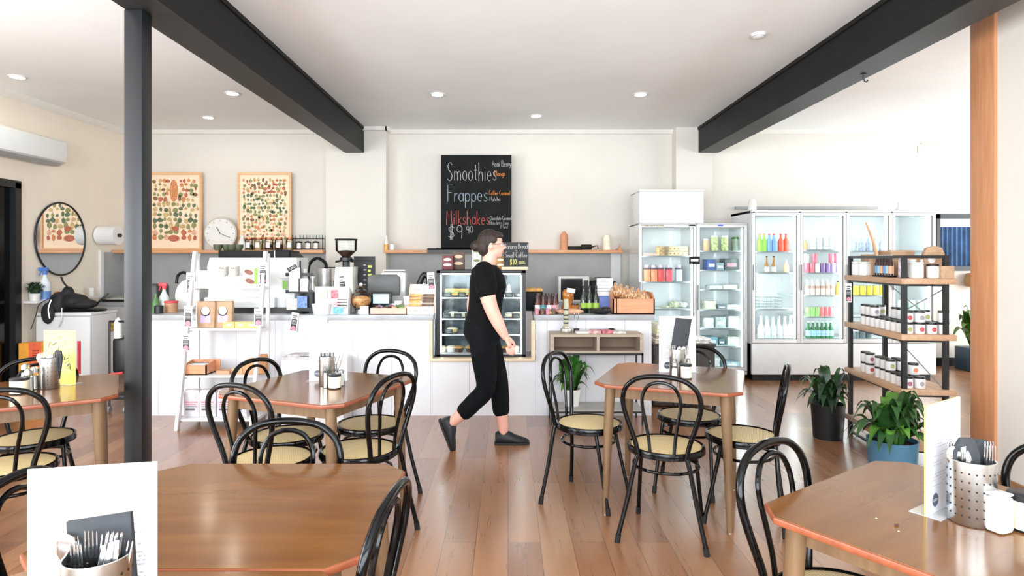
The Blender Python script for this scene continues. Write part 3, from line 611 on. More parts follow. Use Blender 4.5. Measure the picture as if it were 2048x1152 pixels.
CLK = mat('clock_face', '#e0ddd8', .5, var=.01); b = MB(mat('clock_rim', '#c9c0b2', .35)); b.tube([(.208*math.cos(a*PI/24), .02, .208*math.sin(a*PI/24)) for a in range(48)], .010, 8, True); b.at((0, .06, 0), 0, PI/2); b.lathe([(0, 0), (.2, 0), (.21, .02), (.21, .03)], 40); b.ob('rim', t)
b = MB(CLK); b.disc((0, .012, 0), .2, seg=48); b.box(-.05, .05, .013, .03, -.05, .05); b.ob('dial', t)
b = MB(GREY)
for i in range(12):
    a = i*PI/6; c_, s_ = math.cos(a), math.sin(a); b.tube([(.16*c_, .010, .16*s_), (.185*c_, .010, .185*s_)], .005, 4)
b.ob('hour_marks', t)
b = MB(DARK); b.tube([(0, .008, 0), (-.05, .008, .09)], .004, 4); b.tube([(0, .007, 0), (.13, .007, -.05)], .003, 4); b.ob('hands', t)
# jars on the shelf
JARL = [mat('tea_leaf', '#4c4a30', .9, var=.3, scale=80), mat('coffee_beans', '#4a3426', .8, var=.3, scale=80), mat('oats', '#b99f6f', .9, var=.2, scale=80), mat('cinnamon', '#9a5a34', .8)]
def jar(x, y, z, r, h, fill, label, grp, lid=None, name='storage_jar', lab=True, ff=.7):
    t = thing(name, label, 'jar', (x, y, z), 0, grp)
    b = MB(PANE); b.lathe([(r*.96, .0), (r, .01), (r, h*.82), (r*.8, h*.88), (r*.8, h*.9)], 16); b.ob('glass', t)
    b = MB(fill); b.lathe([(0, .003), (r*.93, .003), (r*.93, h*ff), (0, h*ff+.004)], 16); b.ob('contents', t)
    b = MB(lid or PALE); b.lathe([(0, h*.88), (r*.86, h*.88), (r*.86, h), (0, h)], 16); b.ob('lid', t)
    if lab: b = MB(PAPER); a = [(r*1.01*math.cos(q), r*1.01*math.sin(q)) for q in [-PI/2+k*.14 for k in range(-4, 5)]]; [b.quad((*a[k], h*.2), (*a[k+1], h*.2), (*a[k+1], h*.62), (*a[k], h*.62)) for k in range(8)]; b.ob('label_patch', t)
    return t
COPL = mat('copper_lid', '#a8683f', .4, .6)
for k, px in enumerate((498, 517, 538, 558, 580)):
    jar(X(px, 8.3), 8.3, SZ, .052, .165, JARL[(0, 2, 1, 1, 2)[k]], 'glass storage jar with a copper lid on the timber shelf, '+nth(k, 5)+' of five', 'glass jars on the timber shelf', COPL, ff=.45)
t = thing('wire_rack', 'black wire rack of spice jars at the right end of the timber shelf', 'rack', (X(617, 8.3), 8.3, SZ)); b = MB(BLACK)
for x in (-.2, .2):
    for y in (-.05, .07): b.tube([(x, y, 0), (x, y, .2)], .004, 6)
for z in (.02, .15):
    for y in (-.05, .07): b.tube([(-.2, y, z), (.2, y, z)], .004, 6)
    for x in (-.2, .2): b.tube([(x, -.05, z), (x, .07, z)], .004, 6)
b.ob('frame', t)
for lev, z in (('lower', .024), ('upper', .154)):
    b = MB(BLACK); b.box(-.198, .198, -.05, .07, z-.006, z-.002); b.ob('rack_shelf', t)
SIL = mat('silver_tin', '#cfcac3', .3, .8)
for k, px in enumerate((597, 615, 631)):
    t2 = thing('spice_tin', 'dark lidded silver tin on the lower tier of the wire rack, '+nth(k, 3), 'tin', (X(px, 8.3), 8.31, SZ+.0225), 0, 'tins in the wire rack')
    b = MB(SIL); b.cyl((0, 0, 0), .038, .07, 16); b.ob('tin', t2); b = MB(BLACK); b.lathe([(0, .07), (.041, .07), (.041, .088), (0, .10)], 16); b.ob('lid', t2)
for k, px in enumerate((603, 616, 629, 641)):
    b = MB(PANE); b.lathe([(.0, .002), (.022, .002), (.026, .05), (.024, .05), (.02, .006)], 14); o = b.ob('drinking_glass'); o.location = (X(px, 8.3), 8.31, SZ+.1525); tag(o, 'small clear glass on the upper tier of the wire rack, '+nth(k, 4), 'glass', 'glasses on the wire rack')
def vase(x, y, z, prof, m_, name, label, cat, group=None):
    b = MB(m_); b.lathe(prof, 20); o = b.ob(name); o.location = (x, y, z); return tag(o, label, cat, group)
vase(X(484, 8.27), 8.27, SZ, [(0, 0), (.04, 0), (.05, .03), (.045, .1), (.02, .16), (.025, .19), (0, .19)], PLATE, 'ceramic_vase', 'small white vase just right of the clock on the shelf', 'vase')
vase(X(1128, 8.28), 8.28, SZ, [(0, 0), (.055, 0), (.055, .17), (.05, .2), (.02, .235), (.02, .25), (0, .25)], mat('terracotta_bottle', '#d3936c', .5), 'ceramic_bottle', 'tan bottle shaped ornament on the shelf right of the chalkboard', 'ornament')
vase(X(1214, 8.28), 8.28, SZ, [(0, 0), (.05, 0), (.055, .03), (.05, .15), (.03, .2), (0, .215)], CREAM, 'white_vase', 'cream rounded vase near the right end of the chalkboard shelf', 'vase')
t = thing('bottle_small', 'small bottle of amber oil at the left end of the chalkboard shelf', 'bottle', (X(772, 8.28), 8.28, SZ)); b = MB(mat('amber', '#d99b3e', .2)); b.cyl((0, 0, 0), .028, .08); b.ob('contents', t); b = MB(PLATE); b.lathe([(.028, .08), (.028, .12), (.015, .15), (.015, .19), (0, .19)], 16); b.ob('neck', t)
vase(X(784, 8.28), 8.28, SZ, [(0, 0), (.03, 0), (.035, .04), (.03, .08), (0, .09)], PLATE, 'sugar_bowl', 'small white pot beside the amber oil bottle', 'pot')
t = thing('toy_aeroplane', 'long dark grey ornament lying on the chalkboard shelf beside the tan bottle', 'ornament', (X(1165, 8.27), 8.27, SZ)); b = MB(DARK); b.box(-.2, .0, -.03, .03, 0, .05, .01); b.box(-.02, .12, -.04, .04, .005, .075, .012); b.ob('body', t); b = MB(BLACK); b.tube([(.12, 0, .04), (.17, 0, .055), (.2, 0, .06), (.205, 0, .01)], .008, 8); b.ob('handle', t)
b = MB(PINE); b.box(1.46, 1.5, 8.25, 8.48, SZ, SZ+.02); b.prism([(1.47, SZ), (1.51, SZ), (1.51, SZ+.09)], 8.4, 8.42, 'y'); tag(b.ob('shelf_bracket'), 'timber bracket at the right tip of the chalkboard shelf', 'bracket')
# chalkboard
CBX0, CBX1, CBY = X(882, 8.3), X(1023, 8.3), 8.26
cbx0, cbx1 = X(882, CBY), X(1023, CBY)
cz0, cz1 = SZ+.023, Z(310, CBY)
t = thing('menu_chalkboard', 'tall black chalkboard listing smoothies, frappes and milkshakes in coloured chalk', 'chalkboard', ((cbx0+cbx1)/2, CBY, cz0))
hw = (cbx1-cbx0)/2; b = MB(mat('blackboard', '#1b1c1c', .8, spec=.2, var=.12, scale=5)); b.box(-hw, hw, 0, .018, 0, cz1-cz0); b.ob('board', t)
def cbl(s, px0, px1, pyb, hp, wd, m_, slope=0):
    b = MB(m_); x0 = X(px0, CBY)-(cbx0+cbx1)/2; x1 = X(px1, CBY)-(cbx0+cbx1)/2; wtxt(b, s, x0, x1, Z(pyb, CBY)-cz0, hp*CBY/F, wd, -.002, slope); b.ob('lettering', t)
cbl('Smoothies', 894, 989 , 361, 37, .008, CHALK); cbl('Frappes', 894, 974, 403, 33, .008, CHALKB); cbl('Milkshakes', 892, 976, 449, 28, .009, CHALKR)
cbl('$9', 895, 927, 477, 27, .008, CHALK); cbl('90', 932, 947, 466, 14, .006, CHALK)
cbl('Acai Berry', 984, 1021, 333, 12, .005, CHALK, .0); cbl('Mango', 989, 1010, 352, 11, .006, CHALKO); cbl('Coffee Caramel', 978, 1019, 390, 9, .005, CHALKO); cbl('Matcha', 979, 1000, 402, 9, .005, CHALK)
cbl('-Chocolate Caramel', 978, 1021, 440, 8, .004, CHALK); cbl('Strawberry Lime', 978, 1016, 449, 8, .004, CHALK); cbl('/Mint', 1000, 1016, 457, 8, .004, CHALK)
b = MB(BLACK); b.ball((X(875, 8.2), 8.2, SZ+.015), .014); tag(b.ob('door_stopper'), 'tiny dark knob standing on the shelf left of the chalkboard', 'knob')

# ---------------- espresso machine and counter things ----------------
MY = 5.98
t = thing('coffee_machine', 'wide white espresso machine on the counter behind the ladder shelf', 'coffee machine', (X(500, MY), MY, CT))
W = 92*MY/F
b = MB(GLOSSW); b.prism([(-W, .045), (W*.93, .045), (W*.93, .33), (W*.98, .46), (W*.96, .53), (-W*.94, .53), (-W, .44), (-W*.95, .3)], .05, .42, 'y', .012); b.ob('body', t)
b = MB(GLOSSW); b.box(-W*.98, W*.55, -.02, .08, .05, .15, .01); b.ob('drip_tray', t)
b = MB(GLOSSW); b.box(W*.62, W*1.02, -.01, .10, .33, .53, .012); b.ob('side_hood', t)
b = MB(DARK); b.box(-W*.80, W*.78, .10, .40, .53, .60, .008); b.prism([(W*.4, .53), (W*.9, .53), (W*.78, .585), (W*.6, .61), (W*.4, .61)], .12, .38, 'y'); b.ob('cup_tray', t)
b = MB(BLACK); b.box(-W*.9, W*.9, 0, .4, .0, .046); b.ob('base', t)
b = MB(GREEN); b.box(W*.72, W*.82, -.012, -.009, .23, .31, .003); b.ob('indicator', t)
b = MB(STEEL); b.tube([(W*.45, .1, .6), (W*.45, .1, .53)], .006, 6); b.ob('rail', t)
OLIVE = mat('olive_cup', '#4d513c', .4, var=.1)
for k, px in enumerate((436, 451, 464, 475)):
    b = MB(OLIVE); b.lathe([(0, 0), (.028, 0), (.042, .03), (.045, .06), (.04, .06), (.036, .03), (0, .01)], 18); o = b.ob('coffee_cup'); o.location = (X(px, MY+.2), MY+.2+.03*(k % 2), CT+.6015); tag(o, 'olive green cup on top of the coffee machine, '+nth(k, 4)+' of four', 'cup', 'olive cups on the coffee machine')
# grinder
t = thing('coffee_grinder', 'white coffee grinder with a clear bean hopper on the counter', 'coffee grinder', (X(688, 6.05), 6.05, CT))
b = MB(mat('grinder_enamel', '#dcdad5', .3, coat=.3)); b.prism([(-.11, 0), (.1, 0), (.1, .1), (.085, .33), (.09, .44), (-.08, .44), (-.09, .33), (-.11, .1)], -.02, .2, 'y', .01); b.ob('body', t)
b = MB(BLACK); b.lathe([(.035, .44), (.035, .49), (.06, .5), (.06, .53), (.03, .54)], 20, (0, .08, 0)); b.ob('collar', t); b = MB(BLACK); b.tube([(-.05, .08, .5), (-.10, .06, .49)], .01, 8); b.tube([(.05, .08, .5), (.09, .04, .5)], .016, 8); b.ob('lever', t)
b = MB(PANE); b.lathe([(.035, .535), (.10, .60), (.103, .70)], 28, (0, .08, 0)); b.ob('hopper', t)
b = MB(JARL[1]); b.lathe([(0, .54), (.034, .54), (.082, .59), (.07, .598), (0, .605)], 24, (0, .08, 0)); b.ob('beans', t)
b = MB(DARK); b.lathe([(0, .70), (.108, .70), (.108, .715), (0, .718)], 28, (0, .08, 0)); b.ob('hopper_lid', t)
# jug, frother and sink tap
t = thing('milk_jug', 'tall pale metal pitcher behind the card stand', 'jug', (X(648, 6.35), 6.36, CT)); b = MB(mat('satin_tin', '#cfccc6', .35, .5)); b.lathe([(0, 0), (.075, 0), (.078, .02), (.07, .4), (.073, .42), (.066, .42), (.066, .05), (0, .04)], 24); b.ob('vessel', t)
b = MB(BLACK); b.tube([(.0, 0, .43), (.12, 0, .43), (.125, 0, .35), (.14, 0, .30)], .007, 6); b.box(.095, .16, -.025, .025, .22, .3, .01); b.ob('handle', t)
t = thing('kitchen_tap', 'black curved kitchen tap right of the dark post', 'tap', (X(352, 7.6), 7.95, .9)); b = MB(BLACK)
b.tube(crom([(0, 0, 0), (0, 0, .2), (-.02, 0, .33), (-.09, 0, .38), (-.16, 0, .34), (-.18, 0, .24)], 5), .018, 10); b.cyl((0, 0, 0), .03, .05); b.ob('spout', t)
t = thing('kitchen_tap', 'black arched tap behind the coffee machine and card stand', 'tap', (X(612, 7.9), 7.98, .9)); b = MB(DARK)
b.tube(crom([(0, 0, 0), (0, 0, .38), (.03, 0, .5), (.12, 0, .56), (.22, 0, .5), (.24, 0, .38)], 5), .02, 10); b.cyl((0, 0, 0), .03, .05); b.ob('spout', t)
# spray bottles and red lidded tubs near the tap
def spray(x, y, z, m1, m2, label, s=1, group='spray bottles'):
    t = thing('spray_bottle', label, 'spray bottle', (x, y, z), 0, group); b = MB(m1); b.lathe([(0, 0), (.038*s, 0), (.04*s, .01), (.04*s, .13*s), (.015*s, .18*s), (.013*s, .2*s), (0, .2*s)], 16); b.ob('bottle', t)
    b = MB(m2); b.cyl((0, 0, .2*s), .017*s, .03*s); b.box(-.045*s, .025*s, -.012*s, .012*s, .228*s, .258*s, .004); b.tube([(-.03*s, 0, .23*s), (-.045*s, 0, .19*s)], .005*s, 6); b.ob('trigger', t); return t
spray(X(326, 6.1), 6.12, CT, mat('clear_liquid', '#cfe0d6', .2), mat('red_plastic', '#d2444c', .4), 'clear spray bottle with a red trigger just right of the dark post', 1.1)
RED = MC['red_plastic']
t = thing('plastic_tub', 'tan tub with a red lid on the counter near the tap', 'tub', (X(339, 6.05), 6.08, CT)); b = MB(mat('tan_tub', '#b98a68', .5)); b.cyl((0, 0, 0), .06, .09); b.ob('tub', t); b = MB(RED); b.cyl((0, 0, .09), .064, .02, b=.004); b.ob('lid', t)
b = MB(BLACK); b.cyl((0, 0, 0), .04, .075, b=.004); o = b.ob('black_pot'); o.location = (X(320, 5.95), 5.93, CT); tag(o, 'small black pot at the counter edge beside the dark post', 'pot')
b = MB(mat('dark_green_appliance', '#2f3532', .4)); b.box(-.11, .08, 0, .25, 0, .27, .03); o = b.ob('kettle'); o.location = (X(303, 6.2), 6.15, CT); tag(o, 'dark appliance on the counter half hidden by the dark post', 'appliance')
b = MB(mat('green_bottle_glass', '#557a48', .3)); b.lathe([(0, 0), (.035, 0), (.035, .1), (.012, .15), (.012, .18), (0, .18)], 14); o = b.ob('green_bottle'); o.location = (X(314, 6.05), 6.03, CT); tag(o, 'green bottle between the black pot and the red lidded tub', 'bottle')
# white oval platter upright behind
b = MB(PLATE); b.at((0, 0, 0), 0, R(80)); b.lathe([(0, .01), (.12, .01), (.15, .03), (.155, .03), (.12, 0), (0, 0)], 28, sx=.8); o = b.ob('platter'); o.location = (X(378, 6.3), 6.3, CT+.155); tag(o, 'white oval platter standing on edge behind the ladder shelf', 'platter')
# hanging price cards (white card, dark panel, pink spot)
def price_card(px, py0, py1, y, label, w_=.062, tilt=0, parent=None):
    x = X(px, y); z1 = Z(py0, y); z0 = Z(py1, y); h = z1-z0
    t = thing('hanging_price_card', label, 'price card', (x, y, z1), 0, 'white price cards with a pink spot'); t.rotation_euler = (0, tilt, 0)
    b = MB(PAPER); b.box(-w_/2, w_/2, 0, .003, -h, 0); b.ob('card', t)
    b = MB(mat('card_panel', '#2e3033', .5)); b.box(-w_*.36, w_*.36, -.0012, 0, -h*.93, -h*.35); b.ob('dark_panel', t)
    b = MB(PINK); b.disc((0, -.002, -h*.82), w_*.32, seg=16); b.ob('pink_spot', t)
    b = MB(INK); b.box(-w_*.3, w_*.3, -.002, -.0008, -h*.2, -h*.15); b.box(-w_*.3, w_*.2, -.002, -.0008, -h*.3, -h*.26); b.m(PAPER); [b.box(-w_*.3, w_*.28, -.002, -.0011, -h*q, -h*(q-.015)) for q in (.42, .48, .54, .6)]; b.ob('print', t)
    return t
price_card(591, 625, 664, 5.765, 'price card with a pink spot hanging on the counter front under the card stand', .07, R(8))
price_card(682, 544, 600, 6.025, 'price card with a pink spot on the front of the coffee grinder', .075, R(-6))
price_card(861, 545, 580, 5.90, 'price card with a pink spot at the left edge of the cake display', .07, R(-4))
# papers on the counter front
pr = printed('faint_notice', '#e4e4e8', '#a9adb5', x0=-.1, x1=.1, z0=.02, z1=.2, rows=9)
card('paper_notice', 'white printed notice taped on the counter front below the card stand', 'notice', X(598, CF), X(655, CF), Z(676, CF), Z(634, CF), CF-.004, pr)
card('paper_notice', 'blank white sheet taped low on the counter front behind the middle left table', 'notice', X(690, CF), X(714, CF), Z(775, CF), Z(703, CF), CF+.015, PAPER)
# brochure shelf on the counter front
t = thing('newspaper_box', 'white box with newspapers on top against the counter front', 'stand', (X(615, 5.5), 5.45, 0)); b = MB(WHITE); b.box(-.21, .33, 0, .3, 0, .57, .004); b.ob('box', t)
t = thing('newspaper', 'folded newspaper lying on the white box by the counter', 'newspaper', (X(600, 5.5), 5.5, .571)); b = MB(mat('newsprint', '#b9b5b4', .8, var=.2, scale=40)); b.box(-.16, .2, 0, .2, 0, .015, .004); b.box(-.12, .19, .02, .19, .015, .03, .004); b.ob('pages', t); b = MB(INK); b.box(0, .15, -.001, .0, .017, .027); b.ob('headline', t)
# card stand (greeting cards and magnets) left of the grinder
t = thing('card_stand', 'black countertop stand holding greeting cards beside the coffee machine', 'stand', (X(602, 5.95), 5.93, CT)); b = MB(BLACK); b.lathe([(0, 0), (.08, 0), (.08, .012), (.0, .014)], 24); b.tube([(0, 0, .01), (0, 0, .5)], .008, 8); [b.box(-.13, .13, -.03, -.02, z, z+.025) for z in (.03, .2, .36)]; [b.box(-.13, .13, -.03, .02, z-.006, z) for z in (.03, .2, .36)]; b.ob('frame', t)
b = MB(BLACK); b.lathe([(.0, .0), (.1, .0), (.105, .2), (.0, .2)], 24, (.07, .12, 0)); b.ob('bin', t)
cardm = lambda n, c, v=.25: mat('card_'+n, c, .5, var=v, scale=45)
for (px0, px1, py0, py1, c, lab) in ((573, 594, 597, 619, ('peach', '#f2d3c6'), 'peach greeting card on the bottom tier of the card stand, left'), (594, 614, 592, 616, ('blue', '#6f8fc4'), 'blue greeting card on the bottom tier of the card stand, right'),
        (578, 597, 557, 583, ('pale', '#eef2f4'), 'pale greeting card on the middle tier of the card stand, left'), (600, 616, 557, 583, ('pinkish', '#e9c9cf'), 'pink flowered greeting card on the middle tier of the card stand, right'), (578, 600, 535, 557, ('white', '#f0eef0'), 'white scribbled greeting card at the top of the card stand')):
    card('greeting_card', lab, 'greeting card', X(px0, 5.9), X(px1, 5.9), Z(py1, 5.9), Z(py0, 5.9), 5.9, cardm(*c), group='cards on the card stand')
b = MB(BLACK); b.at((0, 0, 0), 0, 0, R(-30)); b.box(-.045, .045, 0, .01, -.018, .018, .003); b.m(PAPER); b.box(-.035, .035, -.001, 0, .004, .007); b.box(-.035, .035, -.001, 0, -.008, -.005); o = b.ob('name_badge'); o.location = (X(584, 5.88), 5.88, Z(536, 5.88)); tag(o, 'tilted black badge clipped above the greeting cards', 'badge')
for k, (px, h, r) in enumerate(((608, .40, .045), (624, .33, .042))):
    t = thing('tall_flask', ('white tall flask behind the greeting cards', 'silver tall flask between the greeting cards and the metal pitcher')[k], 'flask', (X(px, 6.1), 6.12+.0*k, CT), 0); b = MB(PLATE if k == 0 else STEEL); b.lathe([(0, 0), (r, 0), (r, h*.75), (r*.6, h*.88), (r*.6, h), (0, h)], 20); b.ob('body', t); b = MB(PLATE); b.cyl((0, 0, h), r*.62, .02); b.ob('cap', t)
# white display board in front of grinder
t = thing('card_display_box', 'white countertop box plastered with prints in front of the grinder', 'display box', (X(665, 5.84), 5.84, CT)); b = MB(WHITE); b.prism([(0, 0), (.1, 0), (.1, .2), (.0, .26), (-.01, .26)], X(630, 5.84)-X(665, 5.84), X(699, 5.84)-X(665, 5.84), 'x', .003); b.ob('box', t)
def mini(px0, px1, py0, py1, m_, lab, y=5.815, cat='leaflet', nm='leaflet'): return card(nm, lab, cat, X(px0, y), X(px1, y), max(CT, Z(py1, y)), Z(py0, y), y, m_, group='leaflets on the white countertop box')
mini(637, 654, 578, 597, mat('orange_smudge', '#f5cdb2', .6), 'orange tinted print at the upper left of the white countertop box')
mini(662, 676, 580, 597, cardm('redstripe', '#d0737c', .4), 'red and black striped print in the middle of the white countertop box')
mini(665, 681, 632-30, 610+8, mat('magenta_print', '#e4a9ae', .6), 'small pink print at the lower middle of the white countertop box', 5.80)
mini(666, 686, 614, 628, cardm('bluebox', '#6fb0d4', .2), 'small bright blue packet at the foot of the white countertop box', 5.785, 'packet', 'packet')
t = thing('white_carton', 'small white striped carton at the right of the white countertop box', 'carton', (X(681, 5.8), 5.80, CT)); b = MB(PAPER); b.box(-.03, .07, 0, .035, 0, .155, .003); b.ob('carton', t); b = MB(DARK); [b.box(-.0305, .06, -.001, 0, z, z+.008) for z in (.06, .085, .11, .135)]; b.ob('stripes', t)
b = MB(mat('steel_bucket', '#d7d8d5', .4, .3, var=.03)); b.lathe([(0, 0), (.1, 0), (.12, .1), (.118, .1), (.098, .004)], 28, sx=1, sy=.5); o = b.ob('oval_basket'); o.location = (X(641, 5.82), 5.84, CT); o.location[1] = 5.835; o.location[0] = X(641, 5.8)-.0; tag(o, 'white oval basket left of the leaflets on the counter', 'basket')
o.location[1] = 5.78+.06; o.scale = (.8, .8, 1)
# cookie jar
t = thing('cookie_jar', 'round glass jar of orange cookies with a knob lid on the counter', 'cookie jar', (X(722, 5.95), 5.95, CT)); b = MB(PANE); b.lathe([(.05, 0), (.055, .04), (.09, .09), (.098, .14), (.08, .19), (.05, .205)], 28); b.ob('glass', t)
b = MB(mat('orange_cookies', '#e09a62', .7, var=.25, scale=30, bump=.5)); b.lathe([(0, .045), (.06, .06), (.09, .10), (.09, .145), (.05, .165), (0, .17)], 24); b.ob('cookies', t)
b = MB(PANE); b.lathe([(.055, .205), (.055, .22), (.03, .25), (.014, .26)], 24); b.m(PLATE); b.ball((0, 0, .275), .018); b.ob('lid', t)
b = MB(SIL); b.lathe([(0, 0), (.055, 0), (.05, .04), (0, .045)], 20); b.ob('foot', t)
card('paper_label', 'blank white label card leaning on the cookie jar', 'label card', X(718, 5.8), X(735, 5.8), CT, Z(613, 5.8), 5.84, PAPER)
b = MB(PANE, PLATE); b.cyl((0, 0, 0), .025, .1); o = b.ob('drinking_glass'); o.location = (X(706, 5.82), 5.83, CT); tag(o, 'clear empty tumbler in front of the cookie jar', 'glass')
# black menu sign with yellow letters
t = thing('coffee_sign', 'black sign with yellow and white lettering behind the cookie jar', 'sign', (X(729, 6.35), 6.35, CT)); b = MB(mat('sign_black', '#1f2021', .5)); b.box(-.11, .105, 0, .02, 0, .545); b.ob('board', t)
b = MB(CHALKY); [b.box(.035, .075-.012*(k % 2), -.002, 0, .17+.043*k, .195+.043*k) for k in range(7)]; b.ob('yellow_lettering', t); b = MB(CHALK); [b.box(-.01, .02-.008*(k % 2), -.002, 0, .2+.05*k, .212+.05*k) for k in range(6)]; [b.box(-.07, -.04, -.002, 0, .12+.04*k, .128+.04*k) for k in range(4)]; b.ob('white_lettering', t)
# till
t = thing('cash_register', 'black cash register screen with a small green customer display on the counter', 'cash register', (X(768, 6.1), 6.1, CT)); b = MB(mat('till_plastic', '#4b4c4c', .4)); b.prism([(-.16, .16), (.15, .16), (.15, .34), (.12, .365), (-.12, .365), (-.16, .34)], 0, .03, 'y', .006); b.box(-.06, .06, .02, .12, .0, .2, .01); b.box(-.12, .12, -.06, .16, 0, .02, .005); b.ob('screen', t)
b = MB(BLACK); b.box(-.1, .085, -.1, -.08, .07, .2, .006); b.box(-.03, .03, -.08, -.03, .0, .12); b.ob('customer_display', t)
b = MB(mat('lcd_green', '#8fb9b0', .3, emit='#9fd0c4', es=.5)); b.box(-.085, .068, -.1015, -.1, .09, .18); b.m(PLATE); b.box(-.08, .06, -.1025, -.1014, .13, .14); b.ob('display_glass', t)
t = thing('receipt_printer', 'white device with papers on top behind the till screen', 'printer', (X(795, 6.35), 6.3, CT)); b = MB(PLATE); b.box(-.16, .09, 0, .14, 0, .38, .01); b.ob('casing', t); b = MB(PAPER, DARK); b.box(-.15, .06, .01, .12, .382, .39); b.m(DARK); b.box(-.13, .05, .015, .11, .39, .396); b.m(PAPER); b.box(-.14, .08, .012, .12, .396, .408); b.ob('paper_stack', t)
CUPW = mat('paper_cup', '#dedddb', .6, var=.01)
def cup(x, y, z, r, h, lab, grp='white paper cups by the till', lid=None):
    b = MB(CUPW); b.lathe([(0, .002), (r*.75, 0), (r, h), (r*.93, h), (r*.7, .01)], 20); o = b.ob('paper_cup'); o.location = (x, y, z); tag(o, lab, 'cup', grp); return o
for px, y, h, lab in ((788, 6.0, .09, 'shorter white paper cup right of the small green display'), (797, 5.98, .115, 'white paper cup in the middle of the till cups'), (815, 6.0, .16, 'tall white stack of paper cups beside the pink biscuit display')): cup(X(px, y), y, CT+.0, .04, h, lab)
# snack tray
t = thing('snack_tray', 'shallow pinkish cardboard tray of wrapped snacks at the counter edge', 'tray', (X(777, 5.82), 5.80, CT)); b = MB(mat('pink_card', '#dfb7a4', .7)); w2 = 37*5.8/F
b.box(-w2, w2, 0, .006, 0, .06); b.box(-w2, w2, .14, .146, 0, .06); b.box(-w2, -w2+.006, 0, .146, 0, .06); b.box(w2-.006, w2, 0, .146, 0, .06); b.box(-w2, w2, 0, .146, 0, .006); b.ob('tray', t)
rnd = random.Random(3)
for k in range(10):
    m_ = [mat('wrap_brown', '#5f4038', .4), mat('wrap_orange', '#dd9560', .4), mat('wrap_green', '#6f8746', .4), mat('wrap_plum', '#6d4d5e', .4)][(0, 0, 3, 1, 0, 3, 1, 2, 2, 1)[k]]
    b = MB(m_); b.box(-.026, .026, -.05, .05, -.012, .012, .006); o = b.ob('wrapped_snack'); o.location = (X(777, 5.8)-w2+.03+k*.0315, 5.865+rnd.uniform(-.01, .01), CT+.05+.01*(k % 3)); o.rotation_euler = (rnd.uniform(-.3, .3), rnd.uniform(-.5, .5), rnd.uniform(-.2, .2))
    tag(o, 'wrapped snack bar in the pinkish tray, '+nth(k, 10), 'snack', 'wrapped snacks in the tray')
# biscuit display: pale cardboard shelf "sweet & salty"
t = thing('biscuit_display', 'pale pink cardboard display stand printed in grey with rows of biscuits', 'display stand', (X(842, 5.86), 5.82, CT)); PKC = mat('pale_pink_card', '#f6dfd0', .6, var=.02); hw = 26.5*5.84/F
b = MB(PKC); b.box(-hw-.01, hw, 0, .01, 0, .075); b.prism([(0, .0), (.2, 0), (.2, .27), (.18, .27)], -hw, -hw+.006, 'x'); b.prism([(0, 0), (.2, 0), (.2, .27), (.18, .27)], hw-.006, hw, 'x'); b.box(-hw, hw, .18, .19, 0, .275, .004); b.box(-hw, hw, .06, .07, .075, .12); b.ob('stand', t)
b = MB(GREY); wtxt(b, 'sweet & salty', -hw+.02, hw-.025, .03, .028, .0035); b.ob('lettering', t); b = MB(GREY); wtxt(b, 'sweet & salty', -hw+.03, hw-.02, .215, .03, .0035, .178); b.ob('lettering', t)
for r_ in range(4):
    for c_ in range(2):
        b = MB([BREAD, mat('dark_biscuit', '#6a5546', .6, var=.25, scale=40)][c_]); b.box(-.055, .055, -.012, .012, -.012, .012, .005); o = b.ob('biscuit_pack'); o.location = (X(842, 5.86)-hw/2+c_*hw, 5.855+r_*.033, CT+.088+.028*r_); tag(o, ('orange', 'dark')[c_]+' biscuit packet in the pale pink stand, '+('front', 'second', 'third', 'rear')[r_]+' step', 'biscuit packet', 'packets in the biscuit stand')
t = thing('hair_dryer', 'dark folded headset hanging behind the pink biscuit display', 'appliance', (X(843, 6.3), 6.3, CT)); b = MB(BLACK); b.tube(crom([(0, 0, 0), (-.03, 0, .2), (.0, 0, .32), (.04, 0, .36), (.08, 0, .3), (.06, 0, .2)], 4), .03, 10); b.ob('body', t); b = MB(STEEL); b.ball((.03, -.03, .27), .018); b.ob('dial', t)

# ---------------- right counter ----------------
SAU = mat('sauce_red_brown', '#5c261b', .2, var=.15); SAUD = mat('sauce_dark', '#3b2220', .25)
k = 0
for r_ in range(2):
    for c_ in range(4):
        x = X(1075+c_*11.5+r_*2, 5.9+r_*.09); y = 5.88+r_*.09
        t = thing('sauce_bottle', 'small sauce bottle with a dark lid on the right counter, %s row, %s' % (('front', 'back')[r_], nth(c_, 4)), 'sauce bottle', (x, y, CT), 0, 'sauce bottles on the right counter')
        b = MB(SAU); b.lathe([(0, 0), (.024, 0), (.0255, .01), (.0255, .10), (.019, .125), (.019, .14), (0, .14)], 16); b.ob('bottle', t)
        b = MB([PAPER, mat('teal_label', '#4a8a94', .5), PAPER, mat('pink_label', '#d9a0a8', .5), PAPER][(c_+r_) % 5]); b.lathe([(.0259, .03), (.0259, .085)], 16); b.ob('label_patch', t); b = MB(SAUD); b.cyl((0, 0, .14), .021, .03+.02*r_, 14); b.ob('cap', t)
for c_ in range(4):
    b = MB([mat('jam_pink', '#c98797', .4), mat('jam_brown', '#6d5142', .4)][c_ % 2]); b.cyl((0, 0, 0), .022, .055, 14, b=.004); o = b.ob('jam_pot'); o.location = (X(1074+11*c_, 5.8), 5.81, CT); tag(o, 'tiny jam pot in front of the sauce bottles, '+nth(c_, 4), 'jam jar', 'jam pots')
t = thing('microwave', 'small pale framed dark screen standing on the back bench', 'microwave', (X(1148, 7.95), 7.95, .9)); hw = 31*7.95/F; b = MB(PLATE); b.box(-hw, hw, 0, .3, 0, .33, .01); b.ob('casing', t); b = MB(mat('dark_glass', '#22252a', .1)); b.box(-hw+.03, hw-.09, -.003, .0, .03, .3); b.ob('door_window', t); b = MB(BLACK); b.box(hw-.075, hw-.015, -.003, 0, .05, .28); b.ob('control_panel', t)
